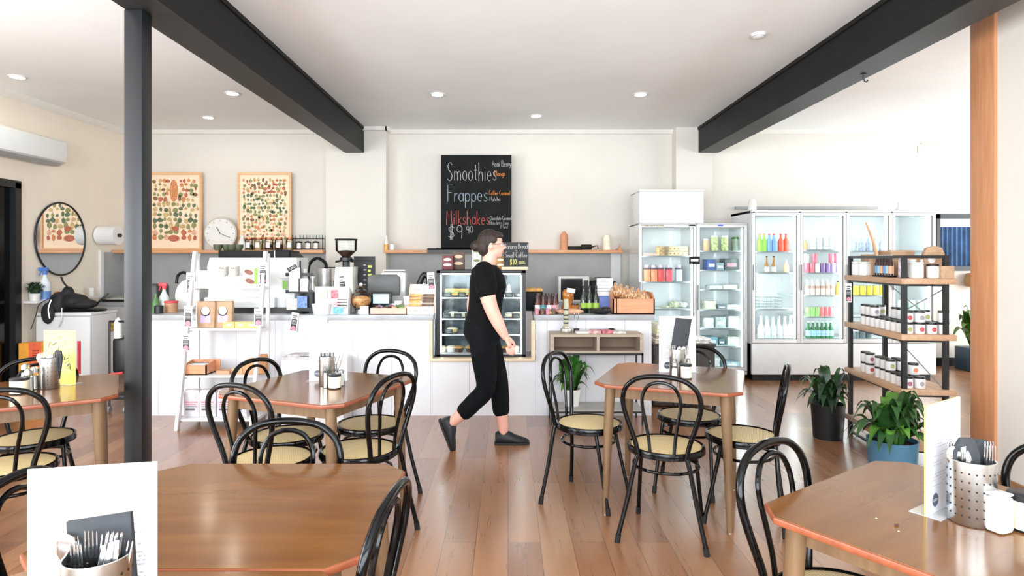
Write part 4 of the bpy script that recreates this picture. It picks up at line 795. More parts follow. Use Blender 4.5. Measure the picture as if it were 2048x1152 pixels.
t = thing('honey_jar', 'round jar of amber honey with a white tag on the right counter', 'honey jar', (X(1136, 5.98), 5.98, CT)); b = MB(mat('honey', '#a8641f', .12, var=.1)); b.lathe([(0, 0), (.06, 0), (.064, .05), (.045, .1), (.055, .14), (.055, .2), (.04, .225), (0, .225)], 20); b.ob('jar', t); b = MB(PAPER); b.at((0.01, -.06, .20), 0, 0, R(8)); b.box(-.03, .05, 0, .003, 0, .04); b.ob('tag', t)
t = thing('honey_jar', 'smaller amber jar just right of the honey jar with the tag', 'honey jar', (X(1150, 5.95), 5.94, CT)); b = MB(MC['honey']); b.lathe([(0, 0), (.035, 0), (.036, .07), (.03, .08), (0, .08)], 18); b.ob('jar', t); b = MB(SAUD); b.cyl((0, 0, .08), .032, .015); b.ob('lid', t)
for k, px in enumerate((1167, 1179, 1192)):
    t = thing('olive_oil_bottle', 'dark bottle with a lime green label on the right counter, '+nth(k, 3)+' of three', 'bottle', (X(px, 5.95), 5.95, CT), 0, 'dark bottles with green labels'); b = MB(mat('dark_bottle_glass', '#1e2a20', .1, coat=.4)); b.lathe([(0, 0), (.028, 0), (.03, .01), (.03, .14), (.012, .2), (.011, .235), (0, .235)], 18); b.ob('bottle', t)
    b = MB(mat('lime_label', '#9fc24e', .5)); b.lathe([(.0305, .05), (.0305, .1)], 18); b.ob('label_patch', t); b = MB(BLACK); b.cyl((0, 0, .232), .0135, .03, 12); b.ob('cap', t)
t = thing('brochure_stand', 'white brochure holder with a blue picture on the right counter', 'brochure', (X(1210, 6.05), 6.05, CT)); hw = 16*6.05/F; b = MB(PAPER); b.box(-hw, hw, 0, .03, 0, .33); b.ob('holder', t); b = MB(mat('blue_photo', '#5e74b8', .4, var=.3, scale=8)); b.box(-hw*.9, hw*.7, -.002, 0, .04, .16); b.ob('picture', t); b = MB(GREY); [b.box(-hw*.85, hw*(.6-.2*(k % 2)), -.002, 0, .2+.03*k, .208+.03*k) for k in range(4)]; b.ob('print', t)
for k in range(5):
    plate(X(1199, 7.98), 8.0, .9+.02*0+.33*0+.01*k, .12, 'white plate in the stack behind the brochure, '+('lowest', 'second up', 'middle', 'fourth up', 'top')[k], 'plates stacked on the back bench')
for o in [o for o in C.objects if o.name.startswith('plate') and o.get('group') == 'plates stacked on the back bench']: o.location[2] += .27; o.location[0] = X(1205, 7.98)
b = MB(DARK); b.box(-.16, .16, -.12, .16, 0, .268, .01); o = b.ob('toaster_oven'); o.location = (X(1205, 7.98), 7.98, .9); tag(o, 'dark low appliance under the stack of white plates', 'appliance')
t = thing('wooden_crate', 'orange plywood crate full of bread bags on the right counter', 'crate', (X(1265, 5.9), 5.84, CT)); hw = 42*5.84/F; b = MB(ORANGEW)
b.box(-hw+.03, hw, 0, .012, 0, .145); b.prism([(0, 0), (.3, 0), (.3, .2), (.1, .2), (0, .145)], -hw, -hw+.012, 'x'); b.prism([(0, 0), (.3, 0), (.3, .2), (.1, .2), (0, .145)], hw-.012, hw, 'x'); b.box(-hw, hw, .288, .3, 0, .2); b.box(-hw, hw, 0, .3, 0, .01); b.box(-hw, -hw+.04, 0, .012, 0, .145); b.ob('box', t)
BAG = mat('clear_bread_bag', '#b98d66', .25, var=.45, scale=30, stretch=(3, 1, 1), coat=.6)
for k in range(6):
    b = MB(BAG); b.at((0, 0, 0), 0, 0, R(-18)); b.ball((0, 0, 0), 1, 14, .062, .1, .06); b.tube([(.0, .0, .05), (.02, -.01, .085)], .014, 6); o = b.ob('bread_bag'); o.location = (X(1265, 5.9)-hw+.055+k*.055, 5.96+.02*(k % 2), CT+.205-.015*k); tag(o, 'clear bag of bread in the plywood crate, '+nth(k, 6), 'bread bag', 'bread bags in the crate')
t = thing('cutting_board', 'wooden board with dark books behind the sauce bottles', 'board', (X(1067, 6.2), 6.2, CT)); b = MB(DARK); b.box(-.1, .1, 0, .2, 0, .19, .01); b.ob('books', t); b = MB(BREAD); b.box(-.09, .09, .0, .18, .191, .225, .01); b.ob('board', t)
b = MB(mat('tan_loaf', '#dca98a', .7, var=.15, scale=20)); b.ball((0, 0, 0), 1, 16, .13, .05, .028); o = b.ob('pastry_log'); o.location = (X(1140, 5.85), 5.84, CT+.026); tag(o, 'long pinkish wrapped roll lying at the edge of the right counter', 'bread')
b = MB(BLACK); b.at((0, 0, 0)); b.ball((0, 0, 0), 1, 14, .10, .06, .03); b.ball((.04, -.01, .015), 1, 12, .05, .05, .03); o = b.ob('black_pouch'); o.location = (X(1202, 5.85), 5.85, CT+.028); tag(o, 'crumpled black pouch lying in front of the dark bottles', 'pouch')
b = MB(mat('yellow_pear', '#d8cf52', .5)); b.ball((0, 0, 0), .022, 12, 1.3, 1, .8); o = b.ob('lemon'); o.location = (X(1101, 5.82), 5.82, CT+.018); tag(o, 'small yellow fruit at the front edge of the right counter', 'fruit')
# console table in front
CONW = wood('console_oak', '#a39382', '#b8a897', .5); CONI = mat('console_inside', '#86705c', .6)
ty0, ty1 = 5.45, 5.73; cx0, cx1 = X(1101, ty0), X(1287, ty0); tz0, tz1 = Z(706, ty0), Z(669, ty0)
t = thing('console_table', 'narrow oak console with two cubbies on a black frame before the right counter', 'console table', (0, 0, 0))
b = MB(CONW); b.box(cx0, cx1, ty0, ty1, tz1-.022, tz1); b.box(cx0, cx1, ty0, ty1, tz0, tz0+.018)
mx_ = (cx0+cx1)/2+.01
for a in (cx0, cx1-.03): b.box(a, a+.03, ty0, ty1, tz0+.018, tz1-.022)
b.box(mx_-.012, mx_+.012, ty0, ty1, tz0+.018, tz1-.022); b.box(cx0+.03, mx_-.012, ty1-.01, ty1, tz0+.018, tz1-.022); b.box(mx_+.012, cx1-.03, ty1-.01, ty1, tz0+.018, tz1-.022); b.ob('cubby_unit', t)
b = MB(CONI); b.box(cx0+.03, mx_-.012, ty1-.02, ty1-.011, tz0+.018, tz1-.022); b.box(mx_+.012, cx1-.03, ty1-.02, ty1-.011, tz0+.018, tz1-.022); b.ob('back_board', t)
b = MB(BLACK); b.box(cx0, cx1, ty0, ty0+.015, tz0-.02, tz0); b.box(cx0, cx1, ty1-.015, ty1, tz0-.02, tz0); b.box(cx0, cx0+.015, ty0, ty1, tz0-.02, tz0); b.ob('upper_frame', t); b = MB(BLACK); b.box(cx0, cx1, ty0, ty0+.015, .105, .12); b.box(cx0, cx1, ty1-.015, ty1, .105, .12); b.box(cx0, cx0+.015, ty0, ty1, .105, .12); b.ob('lower_frame', t)
for x in (cx0, cx1-.015):
    for y in (ty0, ty1-.015): b = MB(BLACK); b.box(x, x+.015, y, y+.015, 0, tz0); b.ob('leg', t)
b = MB(mat('grey_shelf_board', '#a7a49f', .5)); b.box(cx0, cx1, ty0, ty1, .12, .138); b.ob('lower_shelf', t)
CTZ = tz1
t = thing('glass_water_pipe', 'tall slim bottle with dark bands on a round metal base on the console', 'bottle', (X(1132, 5.6), 5.6, CTZ)); b = MB(SIL); b.lathe([(0, 0), (.05, 0), (.055, .01), (.05, .035), (.035, .04), (.03, .055), (.0, .06)], 20); b.ob('base', t); b = MB(mat('pale_glass', '#b8b79a', .2)); b.cyl((0, 0, .05), .022, .25); b.ob('tube', t); b = MB(DARK); [b.cyl((0, 0, z), .0232, .012) for z in (.08, .115, .15, .2)]; b.ob('bands', t)
t = thing('wine_glass', 'small glass with dark red liquid on the console', 'glass', (X(1153, 5.6), 5.6, CTZ)); b = MB(PANE); b.lathe([(.024, .001), (.004, .006), (.004, .1), (.02, .13), (.022, .17)], 16); b.ob('glass', t); b = MB(SAUD); b.lathe([(0, 0), (.026, 0), (.026, .035), (0, .04)], 16); b.ob('red_base', t)
for k, (px, m_, lab) in enumerate(((1162, PAPER, 'white napkin stack on the console beside the slim bottle'), (1190, mat('pink_leaflets', '#e8a2a2', .6, var=.3, scale=50), 'left pink leaflet stack on the console'), (1212, mat('red_leaflets', '#d97480', .6, var=.35, scale=50), 'redder leaflet stack at the middle of the console'), (1238, mat('grey_leaflets', '#cfcfca', .6, var=.25, scale=50), 'pale leaflet stack at the right of the console'))):
    b = MB(m_); b.box(-.055, .055, -.07, .07, 0, .018+.008*(k in (1, 2)), .003); b.at((0.004, 0, .0), .1); o = b.ob('leaflet_stack'); o.location = (X(px, 5.57), 5.57, CTZ); o.rotation_euler = (0, 0, (.1, -.15, .2, -.1)[k]); tag(o, lab, 'leaflets', 'leaflet stacks on the console')
b = MB(DARK, STEEL); b.box(-.05, .05, 0, .02, 0, .008, .003); b.box(-.02, .03, 0, .02, .008, .018, .003); o = b.ob('drawer_pull'); o.location = (X(1222, CF), CF-.001, Z(661, CF)); tag(o, 'small dark clip fixed on the white counter front above the console', 'clip')
# plants: arching strap leaves
def foliage(n, L, Wd, spread, m_, seed, up=.8, base_r=.05, parent=None, alt_leaf=None):
    rnd = random.Random(seed); b = MB(m_); b.recalc = False
    if alt_leaf: b.m(alt_leaf); b.m(m_)
    for i in range(n):
        az = rnd.uniform(0, 2*PI); el = rnd.uniform(.25, 1.0); l = L*rnd.uniform(.6, 1.1); w2 = Wd*rnd.uniform(.7, 1.15); dx, dy = math.cos(az), math.sin(az); px_, py_ = -dy, dx
        r0 = rnd.uniform(0, base_r); seg = 7; prev = None
        if alt_leaf: b.m(alt_leaf if rnd.random() < .3 else m_)  # a share of the leaves takes the second green at random
        for k in range(seg+1):
            s = k/seg; r = r0+spread*l*(s**1.1)*(1.25-el*.75); z = l*up*(math.sin(s*PI*.62)*(.35+el*.75)) - l*.55*(1-el*.6)*s**2.4
            ww = w2*(math.sin(PI*min(1, max(.02, s)**.75))**.8 if s < 1 else 0)*.5+.0025*(1-s)
            fold = -.35*ww
            c0 = (dx*r, dy*r, z+fold); tw = (px_*ww, py_*ww)
            cur = (b.v((c0[0]-tw[0], c0[1]-tw[1], z)), b.v(c0), b.v((c0[0]+tw[0], c0[1]+tw[1], z)))
            if prev: b.f([prev[0], prev[1], cur[1], cur[0]], True); b.f([prev[1], prev[2], cur[2], cur[1]], True)
            prev = cur
    return b
def potted(name, label, loc, r, h, m_, n, L, Wd, seed, leaf=LEAF, alt_leaf=None, up=.8, taper=.85, spread=.75, saucer=False):
    t = thing(name, label, 'potted plant', loc)
    b = MB(m_); b.lathe([(0, 0), (r*taper, 0), (r, h), (r*.94, h), (r*.92, h-.03), (0, h-.03)], 32); b.ob('pot', t)
    b = MB(SOIL); b.lathe([(0, h-.025), (r*.92, h-.028)], 24); b.ob('soil', t)
    b = foliage(n, L, Wd, spread, leaf, seed, up, r*.5, alt_leaf=alt_leaf); o = b.ob('foliage', t, False); o.location = (0, 0, h-.03); return t
LEAFL = mat('leaf_bright', '#4f7a2c', .35, var=.2)
potted('potted_plant', 'green arching plant in a white pot on the console low shelf', (X(1143, 5.6), 5.60, .139), .085, .15, PLATE, 34, .36, .075, 5, mat('leaf_mid', '#356a29', .3, var=.25), LEAFL, .95, .75, .6)
# black low cabinet right of the counter
t = thing('black_cabinet', 'low black cabinet between the right counter and the fridges', 'cabinet', (0, 0, 0)); x0, x1 = X(1291, 6.1)+.08, X(1430, 6.1); b = MB(mat('black_brown', '#37322f', .45, var=.1)); b.box(x0, x1, 6.1, 6.5, .02, .6, .004); b.box(x0-.005, x1+.005, 6.08, 6.51, .6, .62, .002); b.ob('carcass', t)
b = MB(MC['black_brown']); b.box(x0+.01, (x0+x1)/2-.003, 6.085, 6.1, .05, .58); l_ = b.ob('door', t); b = MB(STEEL); b.ball((x0+.05, 6.075, .42), .012); b.ob('knob', l_); b = MB(MC['black_brown']); b.box((x0+x1)/2+.003, x1-.01, 6.085, 6.1, .05, .58); l_ = b.ob('door', t); b = MB(STEEL); b.ball(((x0+x1)/2+.05, 6.075, .42), .012); b.ob('knob', l_)
for k, (c, h) in enumerate((('#cdbfa6', .03), ('#eee8d8', .02), ('#a89c8c', .025), ('#e6dcc0', .03), ('#e9e9b8', .035), ('#f0f0d8', .05))):
    z = .62+sum((.03, .02, .025, .03, .035, .05)[:k]); b = MB(mat('folder_%d' % k, c, .6)); b.box(-.12+.004*k, .12-.003*k, 0, .3, 0, h-.003, .003); o = b.ob('folder'); o.location = (x0+.14, 6.12, z+.001); tag(o, 'folder in the paper pile on the black cabinet, '+('at the bottom', 'second up', 'third up', 'fourth up', 'second from the top', 'on top')[k], 'folder', 'paper pile on the black cabinet')
for k in range(3):
    b = MB(mat('magazine_%d' % k, ('#d9d6d0', '#b9b4ae', '#ece9e4')[k], .4, var=.2, scale=30)); b.box(-.12, .12, -.13, .13, 0, .014, .002); o = b.ob('magazine'); o.location = (x1-.15, 6.28, .62+.0155*k+.001); o.rotation_euler = (0, 0, .1*(k-1)); tag(o, 'magazine on the right half of the black cabinet, '+('bottom', 'middle', 'top')[k]+' of three', 'magazine', 'magazines on the black cabinet')
# ---------------- fridges ----------------
FRIN = mat('fridge_interior', '#f3f8f8', .4, var=.01); SEAL = mat('door_seal', '#8d9496', .5); STRIP = mat('fridge_light', '#ffffff', .4, emit='#f3fbff', es=16)
def fridge(t, x0, x1, y0, y1, z0, z1, doors, gz0, gz1, shelves, kick=True, side_lights=True):
    th = .035
    b = MB(GLOSSW); b.box(x0, x0+th, y0+.05, y1, z0, z1); b.box(x1-th, x1, y0+.05, y1, z0, z1); b.box(x0, x1, y0+.05, y1, gz1+.03, z1, .003); b.box(x0, x1, y0+.05, y1, z0, gz0-.06); b.box(x0+th, x1-th, y1-.05, y1, gz0-.06, gz1+.03); b.ob('cabinet_body', t)
    b = MB(GLOSSW); b.box(x0, x1, y0, y0+.05, z0, gz0-.05, .006); b.ob('lower_panel', t)
    b = MB(GLOSSW); b.box(x0, x1, y0, y0+.05, gz1+.035, z1, .006); b.ob('top_panel', t)
    b = MB(BLACK); b.box(x0+.03, x1-.03, y0+.06, y1-.05, 0, z0); b.ob('plinth', t)
    for i, (a, c) in enumerate(doors):
        zs = shelves[i] if isinstance(shelves[0], (list, tuple)) else shelves
        b = MB(GLOSSW); fw = .035; b.box(a, a+fw, y0, y0+.045, gz0-.045, gz1+.032, .004); b.box(c-fw, c, y0, y0+.045, gz0-.045, gz1+.032, .004); b.box(a+fw, c-fw, y0, y0+.045, gz0-.045, gz0, .003); b.box(a+fw, c-fw, y0, y0+.045, gz1, gz1+.032, .003); d = b.ob('door', t)
        b = MB(PANE); b.box(a+fw, c-fw, y0+.02, y0+.026, gz0, gz1); b.ob('pane', d)
        b = MB(SEAL); b.box(a+fw, a+fw+.008, y0+.012, y0+.018, gz0, gz1); b.box(c-fw-.008, c-fw, y0+.012, y0+.018, gz0, gz1); b.box(a+fw, c-fw, y0+.012, y0+.018, gz0, gz0+.008); b.box(a+fw, c-fw, y0+.012, y0+.018, gz1-.008, gz1); b.ob('seal', d)
        b = MB(SEAL); b.box(a-.002+.006, a+.016, y0-.018, y0, (gz0+gz1)/2-.15, (gz0+gz1)/2+.15, .003); b.ob('handle', d)
        b = MB(STRIP); b.box(a+.036, a+.05, y0+.05, y0+.06, gz0, gz1); b.box(c-.05, c-.036, y0+.05, y0+.06, gz0, gz1); b.ob('lamp', t)
        for z in zs:
            b = MB(FRIN); b.box(a+.005, c-.005, y0+.09, y1-.06, z-.012, z, .002); b.m(SEAL); b.box(a+.005, c-.005, y0+.085, y0+.09, z-.014, z+.004); b.ob('shelf', t)
def ZS(ys, d): return [Z(y, d) for y in ys]
# four-door cooler
KY = 7.4; t = thing('drinks_cooler', 'large white four-door glass drinks cooler along the back wall at the right', 'fridge', (0, 0, 0))
dl = [(2.892, X(1600, KY)), (X(1600, KY)+.004, X(1693, KY)), (X(1693, KY)+.004, X(1784, KY)), (X(1784, KY)+.004, 5.065)]
KS = [ZS((503, 545, 617, 676), 7.6), ZS((500, 545, 590, 632, 676), 7.6), ZS((502, 545, 590, 632, 676), 7.6), ZS((502, 560, 620, 676), 7.6)]
fridge(t, 2.89, 5.07, KY, 8.1, .08, 2.03, dl, .50, 1.965, KS)
b = MB(BLACK); [b.box(x-.012, x+.012, KY-.004, KY+.01, 2.0, 2.012) for x in (2.91, X(1600, KY), X(1693, KY), X(1784, KY))]; b.ob('hinge_caps', t)
# pair of tall fridges
t = thing('upright_fridge', 'white glass-door fridge beside the right counter, a white box on top', 'fridge', (0, 0, 0)); fa = t
fridge(t, 1.572, 2.262, 7.5, 8.1, .06, 1.876, [(1.572, 2.262)], .22, 1.83, ZS((512, 563, 617, 665, 700), 7.7))
b = MB(BLACK, STEEL); b.box(2.17, 2.25, 7.494, 7.5, 1.845, 1.862); b.ob('thermostat', t)
b = MB(mat('sticker_strip', '#a8a08a', .5, var=.35, scale=60)); b.box(1.6, 1.87, 7.497, 7.5, 1.842, 1.862); b.ob('sticker', t)
b = MB(DARK); b.box(X(1378, 7.5), X(1399, 7.5), 7.485, 7.498, Z(528, 7.5), Z(513, 7.5), .003); b.m(PAPER); b.box(X(1381, 7.5), X(1396, 7.5), 7.483, 7.4855, Z(523, 7.5), Z(518, 7.5)); b.ob('door_plaque', t)
t = thing('upright_fridge', 'white glass-door fridge standing between the boxed fridge and the drinks cooler', 'fridge', (0, 0, 0))
fridge(t, 2.268, 2.872, 7.5, 8.1, .06, 1.876, [(2.268, 2.872)], .15, 1.83, ZS((502, 540, 578, 618, 655, 690, 733), 7.7))
b = MB(mat('blue_display', '#2f3f8a', .3, emit='#4058c8', es=.6)); b.box(2.52, 2.58, 7.495, 7.5, 1.845, 1.864); b.ob('thermostat', t)
t = thing('storage_box', 'large white box standing on top of the left fridge', 'box', (0, 0, 0)); b = MB(GLOSSW); b.box(1.575, 2.35, 7.5, 8.05, 1.878, 2.265, .012); b.ob('body', t); b = MB(GLOSSW); b.box(1.57, 2.355, 7.495, 8.055, 2.265, 2.283, .004); b.ob('lid', t)
# back wall details at right
b = MB(GREY); b.box(X(1472, 8.45), X(1755, 8.45), 8.44, 8.5, Z(418, 8.45), Z(413, 8.45)); struct(b.ob('trim_7'))
t = thing('wall_vent', 'white louvred wall vent high on the back wall near the timber post', 'vent', (X(1848, 8.5), 8.5, Z(300, 8.5))); b = MB(WALL); b.box(-.09, .09, -.01, 0, -.05, .05); b.ob('plate', t); b = MB(mat('vent_slat', '#cfccc4', .6)); [b.box(-.07, .07, -.015, -.01, z, z+.006) for z in (-.03, -.012, .006, .024)]; b.ob('slats', t)
b = MB(mat('conduit', '#dcd9d0', .5)); b.tube([(X(1843, 8.48), 8.48, Z(288, 8.48)), (X(1990, 8.48), 8.48, Z(288, 8.48))], .012, 8); tag(b.ob('conduit_pipe'), 'thin pale pipe running high on the back wall above the vent', 'pipe')
vase(2.93+.08, 7.7, 2.031, [(0, 0), (.05, 0), (.05, .11), (.03, .16), (0, .17)], PLATE, 'white_canister', 'white canister on the left end of the drinks cooler', 'canister')
vase(X(1797, 7.6), 7.6, 2.031, [(0, 0), (.035, 0), (.035, .02), (.012, .05), (.012, .11), (0, .11)], PLATE, 'small_cone', 'small white cone on top of the drinks cooler above its last door', 'ornament')
# --- contents ---
def bottle_proto(name, r, h, body, cap, lab=None, neck=.35, lz=(.2, .5), cat='bottle'):
    t = thing(name, '', cat, (0, -50, 0)); nk = 1-neck
    b = MB(body); b.lathe([(0, 0), (r*.9, 0), (r, h*.03), (r, h*nk*.85), (r*.42, h*(nk+.12)), (r*.36, h*.95), (0, h*.95)], 14); b.ob('body', t)
    b = MB(cap); b.cyl((0, 0, h*.93), r*.42, h*.07, 12); b.ob('cap', t)
    if lab: b = MB(lab); b.lathe([(r*1.02, h*lz[0]), (r*1.02, h*lz[1])], 14); b.ob('label_patch', t)
    return t
def can_proto(name, r, h, m_, top=SIL, cat='can', lid=.05):
    t = thing(name, '', cat, (0, -50, 0)); b = MB(m_); b.lathe([(0, 0), (r*.85, 0), (r, h*.05), (r, h*(1-lid)), (0, h*(1-lid))], 16); b.ob('body', t)
    b = MB(top); b.lathe([(r, h*(1-lid)), (r*.85, h), (0, h)], 16); b.ob('lid', t); return t
def row_of(proto, xs, y, z, lab, group):
    for i, x in enumerate(xs):
        l = lab+(', '+nth(i, len(xs)) if len(xs) > 1 else '')
        if proto.location[1] < -40 and not proto.get('placed'): proto['placed'] = 1; o = proto; o.location = (x, y, z); o['label'] = l; o['group'] = group
        else: o = dup(proto, (x, y, z), None, l, group)
def PX(a, b_, n, d=7.6): return [X(a+(b_-a)*(i+.5)/n, d) for i in range(n)]
GB = mat('lime_drink', '#8fcf4f', .3); BB = mat('blue_drink', '#7fa6dd', .3); RB = mat('red_drink', '#f0553f', .3)
cA, cB, cC, cD = KS
yk = 7.58
row_of(bottle_proto('soft_drink_bottle', .032, .215, GB, mat('orange_cap', '#e8743c', .4), None), PX(1514, 1531, 2), yk, cA[0], 'lime green drink bottle in the first cooler door, top shelf', 'bottles behind the first cooler door')
row_of(bottle_proto('soft_drink_bottle', .032, .215, BB, RED, None), PX(1532, 1552, 2), yk, cA[0], 'blue drink bottle in the first cooler door, top shelf', 'bottles behind the first cooler door')
row_of(bottle_proto('soft_drink_bottle', .034, .215, RB, RED, None), PX(1555, 1576, 2), yk, cA[0], 'red drink bottle in the first cooler door, top shelf', 'bottles behind the first cooler door')
row_of(bottle_proto('ginger_beer_bottle', .026, .2, mat('amber_glass', '#a8793c', .2), DARK, PAPER, .5, (.05, .35)), [X(1532, 7.6), X(1546, 7.6)], yk, cA[1], 'amber bottle with a white label in the first cooler door, second shelf', 'bottles behind the first cooler door')
row_of(bottle_proto('juice_bottle', .035, .15, mat('peach_juice', '#f0cfa4', .3), PAPER, None), [X(1578, 7.6)], yk+.1, cA[1], 'peach coloured bottle at the right of the first cooler door, second shelf', 'bottles behind the first cooler door')
CLB = mat('clear_bottle', '#dfe9ec', .12, var=.12, scale=30, spec=.8)
row_of(bottle_proto('water_bottle', .045, .27, CLB, mat('grey_cap', '#b7c0c6', .4), None, .45), PX(1515, 1585, 6), yk, cA[3], 'clear tall bottle on the lowest shelf of the first cooler door', 'clear bottles behind the first cooler door')
t = thing('wire_basket', 'white wire basket on the third shelf of the first cooler door', 'basket', (X(1540, 7.6), yk, cA[2])); b = MB(SEAL); hw = .14
for z in (.01, .05, .09, .13): b.tube([(-hw, 0, z), (hw, 0, z), (hw, .2, z), (-hw, .2, z)], .003, 5, True)
for k in range(7): b.tube([(-hw+k*hw/3, 0, .0), (-hw+k*hw/3, 0, .14)], .002, 4)
b.ob('wires', t)
# second door
row_of(can_proto('glass_jar', .032, .15, CLB, PLATE, 'jar', .15), PX(1618, 1680, 5), yk, cB[0], 'clear jar on the top shelf of the second cooler door', 'clear jars behind the second cooler door')
row_of(bottle_proto('soft_drink_bottle', .028, .13, mat('tan_drink', '#c99660', .3), PAPER, None), [X(1609, 7.6)], yk, cB[0], 'small tan bottle at the left of the top shelf of the second cooler door', 'bottles behind the second cooler door')
CANS = {'pink': '#e8798a', 'white': '#eef0f2', 'purple': '#8c74a4', 'lilac': '#b5a5cf', 'green': '#a8dc8c', 'rose': '#ee8489', 'palegreen': '#cfe5dd'}
CP = {k: can_proto('drink_can', .031, .115, mat('can_'+k, c, .35, .2)) for k, c in CANS.items()}
seq = ['pink', 'pink', 'white', 'purple', 'purple', 'lilac', 'lilac']
for k, (c, x) in enumerate(zip(seq, PX(1606, 1680, 7))): row_of(CP[c], [x], yk, cB[1], '%s drink can on the second shelf of the second cooler door, %s' % (c, nth(k, 7)), 'cans behind the second cooler door')
for px, c in ((1612, 'palegreen'), (1628, 'pink'), (1662, 'pink'), (1673, 'pink')): row_of(CP[c], [X(px, 7.6)], yk+.01, cB[1]+.1165, '%s can stacked on the can row of the second cooler door%s' % (c, {1628: ', left pink one', 1662: ', middle pink one', 1673: ', right pink one'}.get(px, '')), 'cans behind the second cooler door')
row_of(bottle_proto('yoghurt_bottle', .028, .19, mat('milky_peach', '#efdcd2', .35), PAPER, mat('tan_band', '#c9a596', .5), .35, (.42, .6)), PX(1608, 1668, 6), yk, cB[2], 'pale milk drink bottle on the third shelf of the second cooler door', 'bottles behind the second cooler door')
row_of(bottle_proto('yoghurt_bottle', .028, .17, mat('ochre_drink', '#b98f45', .35), DARK, None), [X(1674, 7.6)], yk, cB[2], 'ochre bottle at the right of the third shelf of the second cooler door', 'bottles behind the second cooler door')
for k, (c, x) in enumerate(zip(['green']*3+['rose']*3+['white']*2, PX(1611, 1683, 8, 7.62))):
    row_of(CP[c], [x-.02], yk, cB[3], '%s can on the fourth shelf of the second cooler door, %s' % (c, nth(k, 8)), 'cans behind the second cooler door')
row_of(bottle_proto('sparkling_water_bottle', .034, .205, mat('emerald_glass', '#2f6e46', .15), mat('pale_cap', '#d9e6e2', .4), mat('sky_label', '#a9d3ea', .5), .4, (.15, .48)), PX(1611, 1664, 6), yk, cB[4], 'green bottle with a pale blue label, lowest shelf of second cooler door', 'green bottles behind the second cooler door')
# third and fourth doors
row_of(can_proto('drink_can', .033, .12, mat('can_yellow', '#f0dc55', .35, .1)), PX(1703, 1770, 5), yk, cC[2], 'yellow can on the third shelf of the third cooler door', 'cans behind the third cooler door')
row_of(CP['pink'], PX(1700, 1740, 4), yk, cC[1], 'pink can on the second shelf of the third cooler door', 'cans behind the third cooler door')
row_of(bottle_proto('water_bottle', .03, .17, mat('blue_white', '#a9b6da', .4, var=.25, scale=30), PAPER), PX(1700, 1770, 5), yk, cC[0], 'blue and white bottle on the top shelf of the third cooler door', 'bottles behind the third cooler door')
row_of(can_proto('storage_tub', .045, .11, mat('dark_tub', '#5c6a6e', .4), PAPER, 'tub', .2), PX(1702, 1740, 3), yk, cC[4], 'dark tub on the lowest shelf of the third cooler door', 'tubs behind the third cooler door')
row_of(can_proto('storage_tub', .05, .12, mat('mint_tub', '#cfe6da', .4), PAPER, 'tub', .2), PX(1795, 1860, 4), yk, cD[2], 'mint tub on the third shelf of the fourth cooler door', 'tubs behind the fourth cooler door')
row_of(can_proto('storage_tub', .04, .14, mat('pale_tub', '#e8eef0', .4), mat('aqua_lid', '#9fc8cf', .4), 'tub', .2), PX(1795, 1860, 4), yk, cD[1], 'pale tub with aqua lid, second shelf of the fourth cooler door', 'tubs behind the fourth cooler door')
# boxed fridge contents
fz = ZS((512, 563, 617, 665, 700), 7.7); yf = 7.68
def prbox(name, label, cat, px0, px1, h, z, m_, dep=.2, y=yf, group=None, m2=None):
    x0, x1 = X(px0, y), X(px1, y); t = thing(name, label, cat, ((x0+x1)/2, y, z), 0, group); hw = (x1-x0)/2
    b = MB(m_); b.box(-hw, hw, 0, dep, 0, h, .006); b.ob('body', t)
    b = MB(m2 or PAPER); b.box(-hw*.7, hw*.7, -.0015, 0, h*.3, h*.6); b.ob('label_patch', t); return t
t = thing('egg_tray', 'stack of cream egg trays on the top shelf of the boxed fridge', 'egg tray', (X(1357, yf), yf, fz[0])); b = MB(mat('egg_card', '#e6cfa8', .8)); b.box(-.125, .12, 0, .25, 0, .055, .01); b.box(-.12, .12, 0, .25, .062, .12, .01); b.ob('trays', t); b = MB(mat('egg_dimple', '#a98f66', .8)); [b.disc((-.1+.05*k, -.001, z), .012, seg=8) for k in range(5) for z in (.03, .09)]; b.ob('openings', t)
b = MB(mat('wicker_tan', '#c9a678', .7, var=.25, scale=40)); b.lathe([(0, 0), (.05, 0), (.055, .12), (.045, .12), (.045, .02), (0, .02)], 18); o = b.ob('round_basket'); o.location = (X(1322, yf)-.005, yf+.02, fz[0]); tag(o, 'small round tan basket beside the egg trays', 'basket')
b = MB(mat('pink_flat_pack', '#dcb8ae', .5, var=.15)); b.box(-.09, .09, 0, .2, 0, .035, .005); o = b.ob('flat_pack'); o.location = (X(1301, yf), yf, fz[0]); tag(o, 'flat pinkish pack at the left of the top shelf of the boxed fridge', 'packet')
for k, (px, c, nm) in enumerate(((1294, '#f0926a', 'orange'), (1308, '#ef8f66', 'orange'), (1322, '#e04a4c', 'red'), (1338, '#e8616a', 'red'), (1358, '#c3dcec', 'pale blue'))):
    t = thing('juice_jug', '%s juice jug on the second shelf of the boxed fridge, %s' % (nm, nth(k, 5)), 'juice', (X(px, yf), yf+.02, fz[1]), 0, 'juice jugs in the boxed fridge')
    b = MB(mat('juice_'+nm.replace(' ', '_')+str(k), c, .3)); b.box(-.038, .038, -.038, .038, 0, .15, .008); b.ob('jug', t); b = MB(mat('plum_band', '#5d4a5c', .4)); b.box(-.038, .038, -.038, .038, .150, .17, .006); b.ob('band', t); b = MB(mat('clear_cap', '#cfc6d4', .3)); b.cyl((0, 0, .17), .03, .035, 12); b.ob('cap', t)
